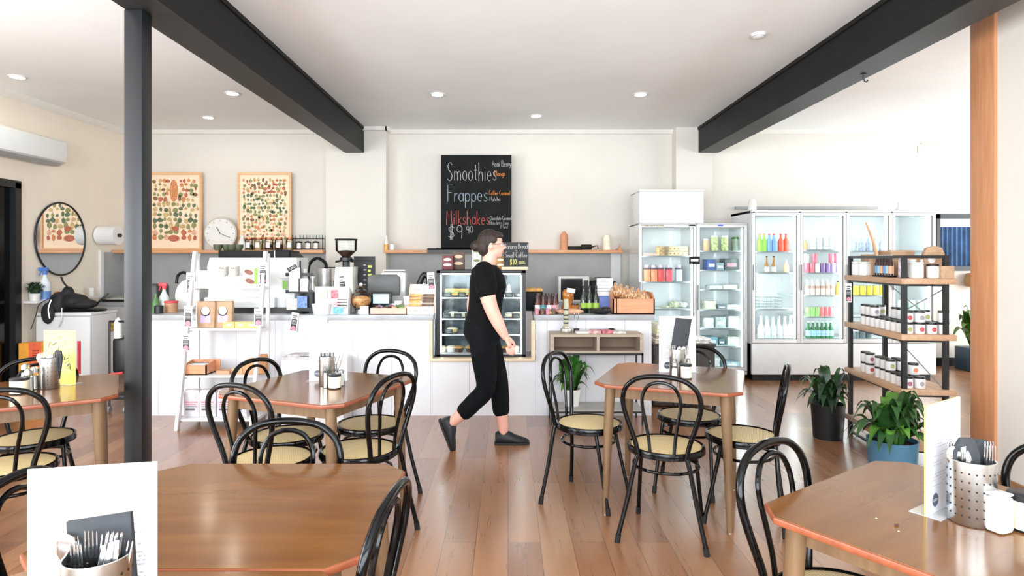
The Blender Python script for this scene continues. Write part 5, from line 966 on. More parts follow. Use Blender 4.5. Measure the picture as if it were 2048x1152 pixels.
for k, (px, h, c, lab) in enumerate(((1335, .03, '#d9d3b4', 'flat pale bread pack on the third shelf of the boxed fridge'), (1352, .09, '#c9d4b0', 'green speckled salad bag on the third shelf of the boxed fridge'), (1370, .08, '#e6ead9', 'white bag right of the salad bag in the boxed fridge'))):
    b = MB(mat('fridge_bag%d' % k, c, .4, var=.3, scale=40)); b.ball((0, 0, h*.5), 1, 14, .075, .09, h*.5); o = b.ob('food_bag'); o.location = (X(px, yf), yf+.1, fz[2]+.001); tag(o, lab, 'food bag', 'bags in the boxed fridge')
# second fridge contents
gz = ZS((502, 540, 578, 618, 655, 690, 733), 7.7)
row_of(can_proto('pickle_jar', .045, .19, mat('green_pickle', '#b9c98c', .3, var=.3, scale=30), PAPER, 'jar', .12), [X(1430, yf), X(1450, yf)], yf+.02, gz[0], 'pale green jar on the top shelf of the second fridge', 'jars in the second fridge')
row_of(can_proto('pickle_jar', .035, .15, mat('orange_pickle', '#dcae86', .3), PAPER, 'jar', .12), [X(1413, yf)], yf+.02, gz[0], 'orange jar at the left of the top shelf of the second fridge', 'jars in the second fridge')
row_of(can_proto('pickle_jar', .045, .17, mat('dark_pickle', '#6f7a6c', .3, var=.2), LEAF, 'jar', .15), [X(1471, yf)], yf+.02, gz[0], 'dark jar at the right of the top shelf of the second fridge', 'jars in the second fridge')
prbox('food_tub', 'deep blue tub on the second shelf of the second fridge', 'tub', 1415, 1432, .13, gz[1], mat('deep_blue', '#4a5f96', .4))
prbox('food_tub', 'grey blue tub beside the deep blue tub in the second fridge', 'tub', 1433, 1448, .09, gz[1], mat('grey_blue', '#8ea3ac', .4))
prbox('food_tub', 'dark tub with a pink label in the second fridge', 'tub', 1450, 1477, .14, gz[1], mat('dark_grey_tub', '#56605c', .4), m2=PINK)
for k, (a, c_, h, s, col) in enumerate(((1420, 1445, .045, 2, '#dce4df'), (1447, 1475, .05, 2, '#e6eae4'), (1412, 1432, .1, 3, '#dfe6c9'), (1436, 1452, .05, 3, '#7f8b94'), (1454, 1480, .055, 3, '#cfdfe2'), (1410, 1428, .12, 4, '#e9efee'), (1432, 1452, .13, 4, '#c3d0d0'), (1457, 1480, .14, 4, '#d6e0e0'), (1412, 1436, .1, 5, '#7fa9b4'), (1438, 1450, .08, 5, '#5f7f88'), (1455, 1480, .1, 5, '#c9dbc9'), (1415, 1440, .11, 6, '#dfe8ea'), (1446, 1478, .06, 6, '#8fa7ae'))):
    prbox('food_tray', 'covered food tray in the second fridge, %s shelf, %s' % (ORD[s], ('left', 'right')[k % 2] if s in (2, 6) else {2: 'left', 3: 'middle', 4: 'right', 5: 'left', 6: 'middle', 7: 'right', 8: 'left', 9: 'middle', 10: 'right', 11: 'left', 12: 'right'}[k]), 'food tray', a, c_, h, gz[s], mat('tray_%d' % k, col, .35, var=.15, scale=30), group='food trays in the second fridge')

# ---------------- white ladder shelf ----------------
lx0, lx1 = -2.82, -2.16
t = thing('ladder_shelf', 'white leaning ladder shelf with four tiers in front of the counter', 'shelf', (0, 0, 0))
fy = lambda z: 5.30+.31*z/1.52
for x in (lx0, lx1-.028):
    b = MB(WHITE); b.prism([(5.275, 0), (5.315, 0), (5.63, 1.52), (5.59, 1.52)], x, x+.028, 'x'); b.ob('front_leg', t)
    b = MB(WHITE); b.box(x, x+.028, 5.645, 5.675, 0, 1.5); b.ob('rear_leg', t)
for z in (.085, .443, .84, 1.206):
    b = MB(WHITE); b.box(lx0+.029, lx1-.029, fy(z)+.0, 5.665, z-.018, z, .002); b.ob('shelf', t)
    b = MB(WHITE); b.box(lx0+.002, lx0+.028, fy(z)+.02, 5.65, z-.03, z-.005); b.ob('side_rail', t); b = MB(WHITE); b.box(lx1-.028, lx1-.002, fy(z)+.02, 5.65, z-.03, z-.005); b.ob('side_rail', t)
S1, S2, S3, S4 = 1.2065, .8405, .4435, .0855
card('sign_holder', 'white sign in a clear holder on the top tier of the ladder shelf', 'sign', X(396, 5.6), X(434, 5.6), S1, Z(541, 5.6), 5.60, PAPER, WHITE)
b = MB(WHITE); b.box(-.115, .115, 0, .05, 0, .09, .003); o = b.ob('display_riser'); o.location = (X(460, 5.6), 5.60, S1); tag(o, 'low white box under the two cups on the ladder shelf top tier', 'box')
for k, px in enumerate((447, 469)):
    t = thing('ceramic_tumbler', 'speckled off-white cup on the ladder shelf top tier, '+('left', 'right')[k], 'cup', (X(px, 5.62), 5.625, S1+.0905), 0, 'cups on the ladder shelf'); b = MB(mat('stoneware', '#b9b7b0', .5, var=.05)); b.lathe([(0, 0), (.032, 0), (.04, .02), (.04, .085), (.036, .085), (.036, .02), (0, .01)], 22); b.ob('cup', t); b = MB(DARK); b.box(-.022, .018, -.042, -.038, .068, .074); b.ob('mark', t)
t = thing('book', 'green and brown picture box standing on the ladder shelf top tier', 'box', (X(502, 5.6), 5.6, S1)); hw = 16*5.6/F; b = MB(mat('cream_green', '#dfe0bb', .5)); b.box(-hw, hw, 0, .03, 0, .175); b.ob('box', t); b = MB(mat('brown_pods', '#7b4a3a', .5, var=.3, scale=40)); b.at((-.02, -.001, .125), 0, 0, R(18)); b.disc((0, 0, 0), 1, sx=.042, sy=.022); b.at((-.01, -.001, .045), 0, 0, R(18)); b.disc((0, 0, 0), 1, sx=.045, sy=.022); b.ob('picture', t); b = MB(GREEN); b.box(.03, .06, -.0015, 0, .02, .16); b.ob('green_strip', t)
for k, px in enumerate((411, 443)):
    t = thing('kraft_bag', 'kraft bag with a round white and lilac label on the ladder shelf, '+('left', 'right')[k], 'bag', (X(px, 5.53), 5.53+.025*k, S2), 0, 'kraft bags on the ladder shelf'); b = MB(KRAFT if k == 0 else mat('kraft_two', '#b59679', .7)); b.prism([(-.075, 0), (.075, 0), (.085, .2), (.08, .235), (-.08, .235), (-.085, .2)], 0, .05, 'y', .008); b.ob('bag', t)
    b = MB(mat('lilac_label', '#b9a7d4', .5)); b.box(-.045, .045, -.002, 0, .045, .11); b.m(DARK); b.disc((0, -.0025, .145), .042); b.m(PAPER); b.disc((0, -.0032, .15), .037); b.ob('label_patch', t)
for k, px in enumerate((457, 481, 503)):
    b = MB(mat('yellow_box', '#efd277', .5, var=.08)); b.box(-.05, .05, 0, .05, 0, .055, .003); b.m(PAPER); b.box(-.02, .02, -.001, 0, .02, .035); o = b.ob('soap_box'); o.location = (X(px, 5.5), 5.50, S2); tag(o, 'small yellow box on the ladder shelf beside the kraft bags, '+nth(k, 3), 'box', 'yellow boxes on the ladder shelf')
t = thing('card_tray', 'wooden tray of small cards on the third tier of the ladder shelf', 'tray', (X(392, 5.42), 5.42, S3)); b = MB(ORANGEW); b.box(-.12, .09, 0, .01, 0, .085); b.box(-.12, .13, .17, .18, 0, .11); b.prism([(0, 0), (.18, 0), (.18, .11), (0, .085)], -.12, -.11, 'x'); b.prism([(0, 0), (.18, 0), (.18, .11), (0, .085)], .08, .09, 'x'); b.box(-.12, .09, 0, .18, 0, .008); b.ob('tray', t)
for k in range(6):
    b = MB([PAPER, DARK, GREY][k % 3]); b.box(-.085, .07, 0, .004, 0, .075); o = b.ob('gift_card'); o.location = (X(392, 5.42)-.005, 5.445+.022*k, S3+.012); o.rotation_euler = (-.2, 0, 0); tag(o, 'small card in the wooden tray, '+('front', 'second', 'third', 'fourth', 'fifth', 'rear')[k]+' of six', 'card', 'cards in the wooden tray')
for k, (px, w2, h, c) in enumerate(((445, .06, .03, '#c49c7c'), (473, .05, .05, '#cba27c'), (487, .045, .09, '#c3946c'), (502, .045, .13, '#cf9f78'), (520, .04, .165, '#c99468'))):
    b = MB(mat('kraft_%d' % k, c, .7)); b.box(-w2, w2, 0, .12-.01*k, 0, h, .004); o = b.ob('gift_box'); o.location = (X(px, 5.45), 5.45+.005*k, S3); o.rotation_euler = (0, 0, .05*(k-2)); tag(o, ('flat kraft packet', 'lowest kraft box', 'second lowest kraft box', 'second tallest kraft box', 'tallest kraft box')[k]+' of the stepped row on the ladder shelf', 'box', 'kraft boxes on the ladder shelf')
for k, px in enumerate((384, 416, 451, 478)):
    t = thing('granola_bag', 'white bag with pink print on the ladder shelf bottom tier, '+nth(k, 4), 'bag', (X(px, 5.4), 5.39, S4), 0, 'white printed bags on the bottom tier'); b = MB(mat('frosted_bag', '#cfccd3', .4, var=.06, scale=20)); b.prism([(-.07, 0), (.07, 0), (.072, .2), (.06, .235), (-.06, .235), (-.072, .2)], 0, .07, 'y', .01); b.ob('bag', t)
    b = MB(PINK); b.box(-.055, .055, -.002, 0, .125, .135); b.box(-.05, .04, -.002, 0, .105, .113); b.m(INK); b.box(-.05, .045, -.002, 0, .09, .094); b.box(-.05, .03, -.002, 0, .06, .075); b.ob('print', t)
for px, y0, y1, d, lab in ((381, 545, 587, 5.545, 'on the left upright at the top tier of the ladder shelf'), (376, 612, 655, 5.44, 'on the left upright at the second tier of the ladder shelf'), (372, 667, 703, 5.415, 'on the left upright below the second tier of the ladder shelf'), (526, 525, 570, 5.55, 'on the right upright at the top tier of the ladder shelf'), (517, 617, 652, 5.45, 'on the right upright at the second tier of the ladder shelf')):
    price_card(px, y0, y1, d, 'pink-spotted price card '+lab, .075)

# ---------------- metal rack with jars ----------------
RK = thing('metal_rack', 'black metal rack with timber shelves and rows of jars beside the coolers', 'rack', (2.75, 4.34, 0), R(-6))
RACKW = wood('rack_timber', '#a9866a', '#c39e7d', .5, (10, 1, 10))
for x in (0, .27):
    for y in (0, .845): b = MB(BLACK); b.box(x-.015, x+.015, y-.015, y+.015, 0, 1.475 if x == 0 or y == 0 else 1.475); b.ob('post', RK)
RS = (1.316, .929, .551, .166)
for z in RS: b = MB(RACKW); b.box(-.033, .325, -.035, .885, z-.04, z, .003); b.ob('shelf', RK); b = MB(BLACK); b.box(-.015, .285, -.01, .01, z-.055, z-.04); b.box(-.015, .285, .835, .855, z-.055, z-.04); b.box(-.01, .01, -.01, .855, z-.055, z-.04); b.box(.26, .28, -.01, .855, z-.055, z-.04); b.ob('shelf_support', RK)
b = MB(BLACK); b.box(-.01, .01, 0, .845, 1.455, 1.475); b.box(0, .27, -.01, .01, 1.455, 1.475); b.box(0, .27, .835, .855, 1.455, 1.475); b.box(.26, .28, 0, .845, 1.455, 1.475); b.ob('top_rail', RK); b = MB(BLACK); b.box(-.01, .01, 0, .845, .02, .035); b.ob('bottom_rail', RK)
b = MB(SEAL); b.tube([(.285, .02, 1.25), (.285, .83, .95)], .004, 5); b.tube([(.285, .02, .53), (.285, .83, .88)], .004, 5); b.tube([(.285, .83, 1.25), (.285, .02, .95)], .004, 5); b.ob('cross_braces', RK)
ca, sa = math.cos(R(-6)), math.sin(R(-6))
def rk(x, y): return (2.75+x*ca-y*sa, 4.34+x*sa+y*ca)
JL = [mat('jar_label_'+n, c, .5) for n, c in (('plum', '#9a5a70'), ('grey', '#8f8a90'), ('orange', '#d07a4c'), ('olive', '#a3a560'), ('red', '#b8434c'))]
def spice_proto(k):
    t = thing('spice_jar', '', 'jar', (0, -50, 0), R(-6)); b = MB(mat('jar_white', '#dddbda', .3, var=.02)); b.lathe([(0, 0), (.032, 0), (.035, .004), (.035, .066), (0, .066)], 18); b.ob('jar', t)
    b = MB(JL[k]); n = 5; pts = [(0, 0)]+[(.016*math.cos(q*PI/5), .016*math.sin(q*PI/5)) for q in range(10)]; cz_ = .032
    for q in range(10):
        tri = []
        for u, v in (pts[0], pts[1+q], pts[1+(q+1) % 10]): a = u/.0355; tri.append(b.v((.0357*math.sin(a), -.0357*math.cos(a), cz_+v)))
        b.f(tri)
    b.recalc = False; b.ob('label_spot', t)
    b = MB(BLACK); b.lathe([(0, .066), (.034, .066), (.034, .08), (0, .0805)], 18); b.ob('lid', t); return t
SP = [spice_proto(k) for k in range(5)]
def jars(z, shelf, cells1, cells2):
    rnd = random.Random(int(z*100))
    for layer, cells in (('lower', cells1), ('upper', cells2)):
        for (ix, iy) in cells:
            p = SP[rnd.randrange(5)]; x, y = rk(.04+ix*.079, .035+iy*.079)
            lab = 'black-lidded white jar, %s rack shelf, %s layer, %s row back, %s column from left' % (shelf, layer, ORD[iy], ORD[ix])
            zz = z+(0 if layer == 'lower' else .0812)
            if not p.get('placed'): p['placed'] = 1; p.location = (x, y, zz); p['label'] = lab; p['group'] = 'spice jars on the metal rack'
            else: dup(p, (x, y, zz), None, lab, 'spice jars on the metal rack')
jars(RS[1], 'middle', [(i, j) for i in range(4) for j in range(2)]+[(i, j) for i in range(2) for j in range(2, 9)], [(0, 0), (1, 0), (3, 0), (2, 1), (1, 3), (1, 4), (0, 6), (0, 7), (0, 8), (1, 7)])
jars(RS[2], 'lower', [(0, 0), (1, 0), (0, 1), (1, 1), (0, 2), (0, 3), (1, 3), (0, 4), (1, 4), (0, 5), (0, 7), (0, 8), (1, 5), (1, 7), (1, 8)], [(1, 1), (0, 3), (1, 3), (0, 4), (1, 4), (0, 7), (0, 8), (0, 5)])
# top shelf of the rack
def tub(ix, iy, r, h, m_, lid, label, name='white_tub', cat='tub', grp=None, z=RS[0], lh=.012):
    x, y = rk(ix, iy); t = thing(name, label, cat, (x, y, z), R(-6), grp); b = MB(m_); b.cyl((0, 0, 0), r, h, 22, b=.006); b.ob('body', t); b = MB(lid); b.cyl((0, 0, h), r*1.02, lh, 22, b=.003); b.ob('lid', t); return t
tub(.10, .04, .045, .10, PLATE, PLATE, 'white tub on the rack top shelf just right of the front post', grp='white tubs on the rack top shelf')
tub(.21, .04, .040, .085, PLATE, BLACK, 'white tub with a black rim near the right of the rack top shelf', grp='white tubs on the rack top shelf')
tub(.03, .78, .045, .10, PLATE, PLATE, 'white tub at the far left of the rack top shelf', grp='white tubs on the rack top shelf')
tub(.03, .66, .045, .10, PLATE, PLATE, 'white tub second from the far left of the rack top shelf', grp='white tubs on the rack top shelf')
tub(.13, .16, .03, .12, CLB, PLATE, 'clear jar behind the two near white tubs on the rack top shelf', 'clear_jar', 'jar'); tub(.22, .17, .03, .12, CLB, PLATE, 'clear jar behind the black rimmed tub on the rack top shelf', 'clear_jar', 'jar')
tub(.05, .12, .028, .13, mat('patterned_pink', '#c9b8c4', .5, var=.3, scale=40), PLATE, 'pink patterned tin beside the front post on the rack top shelf', 'patterned_tin', 'tin')
b = MB(BREAD, DARK); b.m(DARK); b.box(-.03, .03, -.12, .12, 0, .012); x, y = rk(.03, .34); o = b.ob('dark_tray'); o.location = (x, y, RS[0]); o.rotation_euler = (0, 0, R(-6)); tag(o, 'thin dark tray under the small bottles on the rack top shelf', 'tray')
for k in range(6):
    x, y = rk(.03, .24+k*.042); t = thing('sauce_bottle', 'small dark bottle with coloured label on the rack top shelf, %s from front' % ORD[k], 'bottle', (x, y, RS[0]+.0125), R(-6), 'small bottles on the rack top shelf')
    b = MB(SAUD); b.lathe([(0, 0), (.018, 0), (.018, .08), (.009, .11), (.009, .13), (0, .13)], 14); b.ob('bottle', t); b = MB([mat('orange_label', '#e0ab86', .5), mat('aqua_label', '#9cc3cf', .5), mat('steel_blue_label', '#6b93b8', .5)][k % 3]); b.lathe([(.0185, .015), (.0185, .07)], 14); b.ob('label_patch', t); b = MB(PLATE); b.cyl((0, 0, .128), .011, .022, 10); b.ob('cap', t)
def kbox(ix, iy, sx, sy, sz, z, lab, name='cardboard_box', m_=KRAFT):
    x, y = rk(ix, iy); t = thing(name, lab, 'box', (x, y, z), R(-6), 'kraft boxes on the rack'); b = MB(m_); b.box(-sx/2, sx/2, -sy/2, sy/2, 0, sz, .003); b.ob('box', t); b = MB(mat('kraft_flap', '#a87c50', .7)); b.box(-sx/2+.004, sx/2-.004, -.003, .003, sz, sz+.002); b.ob('flap_seam', t)
kbox(.275, .02, .085, .08, .085, RS[0], 'small kraft box at the right front corner of the rack top shelf')
kbox(.19, .50, .17, .2, .20, RS[0], 'wide kraft box at the back of the rack top shelf')
kbox(.12, .70, .14, .15, .17, RS[0], 'lower kraft box left of the wide one on the rack top shelf'); kbox(.21, .33, .11, .1, .14, RS[0], 'pale kraft box before the wide one on the rack top shelf', m_=mat('kraft_pale', '#cda377', .7))
t = thing('gift_pouch', 'round-topped kraft gift pouch with a white sticker on the rack top right', 'gift pouch', (*rk(.27, .13), RS[0]), R(-6)); b = MB(KRAFT); b.prism([(-.065, 0), (.065, 0), (.07, .17), (.05, .215), (0, .23), (-.05, .215), (-.07, .17)], 0, .04, 'y', .006); b.ob('pouch', t); b = MB(PAPER); b.disc((-.02, -.0015, .13), .026); b.ob('sticker', t)
t = thing('driftwood', 'tall curved piece of pale wood standing on the rack top shelf', 'ornament', (*rk(.05, .545), RS[0]), R(-6)); b = MB(mat('pale_driftwood', '#d8a983', .6)); b.tube(crom([(.04, 0, 0), (.03, 0, .12), (-.01, 0, .28), (-.06, 0, .42)], 5), 1, 10, radii=[.035-.0016*k for k in range(16)], flat=.4); b.ob('horn', t)
price_card(1697, 566, 605, rk(-.04, .83)[1]-.03, 'price card with a pink spot hanging at the far left post of the rack', .05)
# potted plants by the rack
potted('potted_plant', 'dark leaved plant in a black pot left of the metal rack', (2.60, 5.08, 0), .13, .28, mat('charcoal_pot', '#0d0f12', .5), 62, .38, .062, 11, LEAFD, LEAF, .85, .85, .62)
potted('potted_plant', 'leafy green plant in a blue pot in front of the metal rack', (2.52, 4.10, 0), .15, .27, mat('blue_pot', '#47758f', .45, var=.04), 96, .40, .072, 21, LEAF, LEAFL, .9, .88, .66)
t = thing('planter', 'dark blue square planter by the far right window', 'planter', (X(1948, 8.1), 8.15, 0)); b = MB(mat('navy_planter', '#2f4a5c', .4)); b.box(-.11, .2, -.15, .15, 0, .30, .006); b.ob('pot', t); b = foliage(12, .45, .16, .5, LEAFL, 4, 1.3, .05); o = b.ob('foliage', t, False); o.location = (.05, 0, .29)
vase(X(1960, 8.3), 8.40, Z(560, 8.4)-.1, [(0, 0), (.09, 0.01), (.11, .1), (.09, .19), (0, .2)], mat('amber_lantern', '#a87a4e', .5), 'wall_lantern', 'rounded amber wall lantern partly hidden behind the timber post', 'lantern')
# ---------------- left side: freezer, wall shelf, bag, trolley ----------------
t = thing('chest_freezer', 'white freezer against the left wall with a black bag on top', 'freezer', (0, 0, 0)); FX0, FX1 = -5.14, -4.545
b = MB(WHITE); b.box(FX0, FX1, 6.84, 7.26, .03, .83, .008); b.ob('cabinet', t); b = MB(GLOSSW); b.box(FX0-.003, FX1+.003, 6.81, 7.27, .83, .865, .008); b.ob('lid', t); b = MB(GLOSSW); b.box(FX0+.003, FX1-.003, 6.80, 6.84, .06, .82, .008); b.ob('door', t); b = MB(BLACK); b.box(FX0+.03, FX1-.03, 6.85, 7.2, 0, .03); b.ob('plinth', t)
b = MB(RED); b.box(X(155, 6.8), X(162, 6.8), 6.796, 6.7995, .2, Z(682, 6.8)); b.ob('red_strip', t)
b = MB(mat('warning_yellow', '#b49b3a', .5, var=.4, scale=60)); b.box(FX1+.0005, FX1+.003, 7.12, 7.22, .62, .74); b.ob('sticker', t)
b = MB(DARK); b.lathe([(0, 0), (.26, 0), (.27, .012), (.25, .02), (0, .022)], 32, sx=1, sy=.72); o = b.ob('round_tray'); o.location = (-4.80, 7.03, .866); tag(o, 'black round tray lying on the freezer under the bag', 'tray')
# soft black bag: several lumps fused by a remesh
def fuse(o, vox=.006, it=3):
    m_ = o.modifiers.new('fuse', 'REMESH'); m_.mode = 'VOXEL'; m_.voxel_size = vox; m_.use_smooth_shade = True
    s = o.modifiers.new('soft', 'SMOOTH'); s.factor = .6; s.iterations = it; return o
t = thing('shoulder_bag', 'black shoulder bag slumped on the freezer with its straps hanging', 'bag', (-4.84, 6.96, .889)); b = MB(mat('black_cloth', '#1d1d20', .7, var=.2, scale=20))
b.ball((0, 0, .09), 1, 14, .17, .13, .09); b.ball((-.12, -.06, .06), 1, 12, .1, .09, .14); b.ball((-.16, -.17, -.03), 1, 12, .075, .035, .12); b.ball((.1, .0, .06), 1, 12, .17, .12, .06); b.ball((-.06, 0, .19), 1, 12, .06, .06, .07); fuse(b.ob('body', t), .01, 6)
b = MB(BLACK); b.tube(crom([(-.1, -.12, .16), (-.22, -.2, .08), (-.27, -.2, -.06), (-.32, -.2, -.2)], 5), .011, 6, flat=.4); b.tube(crom([(-.02, -.02, .22), (-.08, -.04, .30), (-.12, -.02, .36)], 4), .018, 6, flat=.5); b.tube(crom([(.25, .02, .06), (.32, 0, .12), (.38, .02, .18)], 4), .011, 6); b.ob('straps', t)
b = MB(STEEL); b.tube(crom([(-.10, -.2, .12), (-.12, -.215, .02), (-.11, -.21, -.08)], 4), .008, 6); b.tube(crom([(0, -.18, .03), (0, -.185, -.1), (-.03, -.185, -.18)], 4), .0035, 5); b.ob('drawstring', t)
t = thing('wall_shelf', 'narrow white shelf along the left wall under the mirror', 'shelf', (0, 0, 0)); b = MB(WHITE); b.box(LW+.003, -5.06, 6.72, 7.86, .97, .995, .002); b.ob('board', t); b = MB(WHITE); [b.prism([(-5.215, .97), (-5.15, .97), (-5.215, .91)], y, y+.012, 'y') for y in (7.0, 7.7)]; b.ob('brackets', t)
t = thing('small_plant', 'small bushy green plant in a white pot on the left wall shelf', 'potted plant', (-5.14, 6.72+.07, .996)); b = MB(PLATE); b.lathe([(0, 0), (.045, 0), (.055, .08), (.05, .08), (0, .07)], 18); b.ob('pot', t); b = foliage(60, .13, .05, .6, LEAFD, 8, 1.0, .04); o = b.ob('foliage', t, False); o.location = (0, 0, .08)
spray(-5.135, 6.93, .996, mat('pale_blue_liquid', '#dfe6ee', .3), mat('blue_plastic', '#4c77bf', .4), 'white spray bottle with a blue trigger on the left wall shelf', 1.4, None)
b = MB(mat('blue_base', '#6f97d4', .4)); b.lathe([(0.0561, .01), (.0563, .02), (.0563, .09), (.0561, .1)], 16); o = b.ob('blue_band'); o.location = (-5.135, 6.93, .996)
sb = [q for q in C.objects if q.name.startswith('spray_bottle') and abs(q.location[0]+5.135) < .01][0]; o.location = (0, 0, 0); o.parent = sb
vase(-5.13, 7.32, .996, [(0, 0), (.02, 0), (.025, .05), (.035, .09), (0, .09)], CREAM, 'egg_cup', 'tiny cream goblet on the left wall shelf under the mirror', 'cup'); vase(-5.13, 7.12, .996, [(0, 0), (.04, 0), (.045, .05), (.03, .08), (0, .085)], mat('orange_ball', '#ec9a3e', .5), 'orange_pot', 'small orange pot behind the black bag', 'pot')
vase(-5.13, 7.70, .996, [(0, 0), (.028, 0), (.034, .1), (.03, .1), (0, .01)], PLATE, 'paper_cup', 'white cup on the left wall shelf near the corner', 'cup'); vase(-4.75, 8.05, .901, [(0, 0), (.10, 0), (.11, .10), (.10, .1), (0, .02)], PLATE, 'white_bowl', 'white stacked bowls on the left end of the back bench', 'bowl')
b = MB(BLACK); b.box(-.25, .2, -.1, .1, 0, .03, .004); b.m(PAPER); b.box(-.2, .2, -.09, .1, .03, .036); o = b.ob('baking_tray'); o.location = (-4.95, 8.1, .901); tag(o, 'dark flat tray on the left end of the back bench', 'tray')
t = thing('paper_towel_roll', 'big white paper towel roll on the left wall above the back bench', 'paper towel', (LW, 7.98, 1.75)); b = MB(PAPER); b.at((.02, -.02, 0), 0, 0, PI/2); b.lathe([(.025, 0), (.12, 0), (.12, .24), (.025, .24)], 28); b.ob('roll', t); b = MB(BLACK); b.at((.0, -.02, 0), 0, 0, PI/2); b.cyl((0, 0, 0), .024, .29, 14); b.ob('core', t)
t = thing('carrier_bag', 'orange paper bag with a red label standing beside the freezer', 'bag', (X(56, 6.55), 6.6, 0)); b = MB(mat('amber_paper', '#f2a93c', .6)); b.prism([(-.14, 0), (.1, 0), (.1, .57), (-.14, .56)], 0, .12, 'y', .004); b.ob('bag', t); b = MB(mat('coral_label', '#f2704a', .5)); b.box(-.03, .1, -.002, 0, .3, .57); b.m(mat('dark_red_print', '#a83a2c', .5)); [b.box(.01, .08, -.003, -.002, z, z+.012) for z in (.4, .425, .45, .475)]; b.ob('label_patch', t)
t = thing('hand_trolley', 'black wheeled trolley between the freezer and the dark post', 'trolley', (X(238, 5.9), 5.9, 0)); b = MB(BLACK); b.box(-.09, .06, 0, .3, .12, .16, .005); b.box(-.085, .05, .02, .28, .36, .70, .03); [b.tube([(x, y, .03), (x, y, .86)], .01, 8) for x in (-.09, .06) for y in (0, .3)]; b.tube([(-.09, 0, .86), (.06, 0, .86)], .01, 8); b.ob('frame', t)
for x in (-.09, .06): b = MB(SEAL); b.at((x-.01, 0, .03), 0, 0, PI/2); b.cyl((0, 0, 0), .03, .02, 16, b=.003); b.ob('castor', t)
b = MB(PLATE); b.lathe([(0, 0), (.035, 0), (.035, .16), (.012, .19), (0, .2)], 14, (-.02, .02, .70)); b.ob('bottle', t); b = MB(RED); b.tube([(-.09, -.02, .36), (.05, -.02, .38)], .012, 8); b.ob('red_grip', t)

# ---------------- table tops ----------------
def caddy(x, y, r, h, label, rz=0, rows=6, cols=22):
    t = thing('cutlery_caddy', label, 'cutlery holder', (x, y, .7505), rz, 'perforated steel cutlery caddies')
    b = MB(STEEL); b.lathe([(0, 0), (r-.002, 0), (r, .003), (r, h), (r-.0015, h+.0015), (r-.003, h), (r-.003, .005), (0, .005)], 40); b.ob('cylinder', t)
    b = MB(mat('hole_dark', '#1b1c1e', .8)); b.recalc = False
    for i in range(cols):
        for j in range(rows):
            a = 2*PI*i/cols; z = h*.16+j*h*.68/(rows-1); rr = .0028*(r/.0625); cc = Vector((r*math.cos(a), r*math.sin(a), z)); n_ = Vector((math.cos(a), math.sin(a), 0)); tt = Vector((-math.sin(a), math.cos(a), 0))
            b.f([b.v(cc+n_*.0006+tt*rr*math.cos(q*PI/4)+Vector((0, 0, rr*math.sin(q*PI/4)))) for q in range(8)])
    b.ob('perforations', t); return t
def fork_proto():
    b = MB(CUTL); b.prism([(-.006, 0), (.006, 0), (.0045, .06), (.003, .115), (.004, .13), (.0115, .143), (.0125, .152), (-.0125, .152), (-.0115, .143), (-.004, .13), (-.003, .115), (-.0045, .06)], -.0009, .0009, 'y')
    for k in range(4): x = -.0108+k*.0072; b.prism([(x-.0017, .151), (x+.0017, .151), (x+.0012, .196), (x, .2), (x-.0012, .196)], -.0009, .0009, 'y')
    o = b.ob('fork'); o.location = (0, -50, 0); return tag(o, '', 'fork')
def knife_proto():
    b = MB(CUTL); b.prism([(-.007, 0), (.007, 0), (.0055, .09), (.009, .1), (.0095, .18), (.004, .208), (-.004, .205), (-.0055, .09)], -.0012, .0012, 'y', .0004); o = b.ob('table_knife'); o.location = (0, -50, 0); return tag(o, '', 'knife')
def spoon_proto():
    b = MB(CUTL); b.prism([(-.006, 0), (.006, 0), (.003, .11), (.004, .14), (-.004, .14), (-.003, .11)], -.0009, .0009, 'y')
    for k in range(6): pass
    b.ball((0, 0, .165), 1, 14, .017, .004, .028); o = b.ob('spoon'); o.location = (0, -50, 0); return tag(o, '', 'spoon')
PRO = {'fork': fork_proto(), 'knife': knife_proto(), 'spoon': spoon_proto()}
def cutlery(kind, cx, cy, dx, dy, tx, ty, label, group, tw=0, z=.757, s=1.0):
    p = PRO[kind]
    if not p.get('placed'): p['placed'] = 1; o = p
    else: o = p.copy(); C.objects.link(o)
    o.location = (cx+dx, cy+dy, z); o.rotation_euler = (-ty, tx, tw); o.scale = (s, s, s); o['label'] = label; o['group'] = group; return o
NAP = mat('black_napkin', '#35373b', .8, var=.06, scale=60)
def napkin(x, y, w2, z1, label, ry=0, rz=0, oct_=False, z0=.80):
    h = z1-z0; b = MB(NAP)
    if oct_: b.prism([(-w2, 0), (w2, 0), (w2, h*.75), (w2*.55, h), (-w2*.45, h), (-w2, h*.8)], -.006, .006, 'y', .002)
    else: b.prism([(-w2, 0), (w2, 0), (w2, h), (-w2, h*.97)], -.006, .006, 'y', .002)
    b.m(MC['black_napkin']); o = b.ob('napkin'); o.location = (x, y, z0); o.rotation_euler = (0, ry, rz); return tag(o, label, 'napkin')
LOGO = mat('slate_logo', '#565d6c', .5)
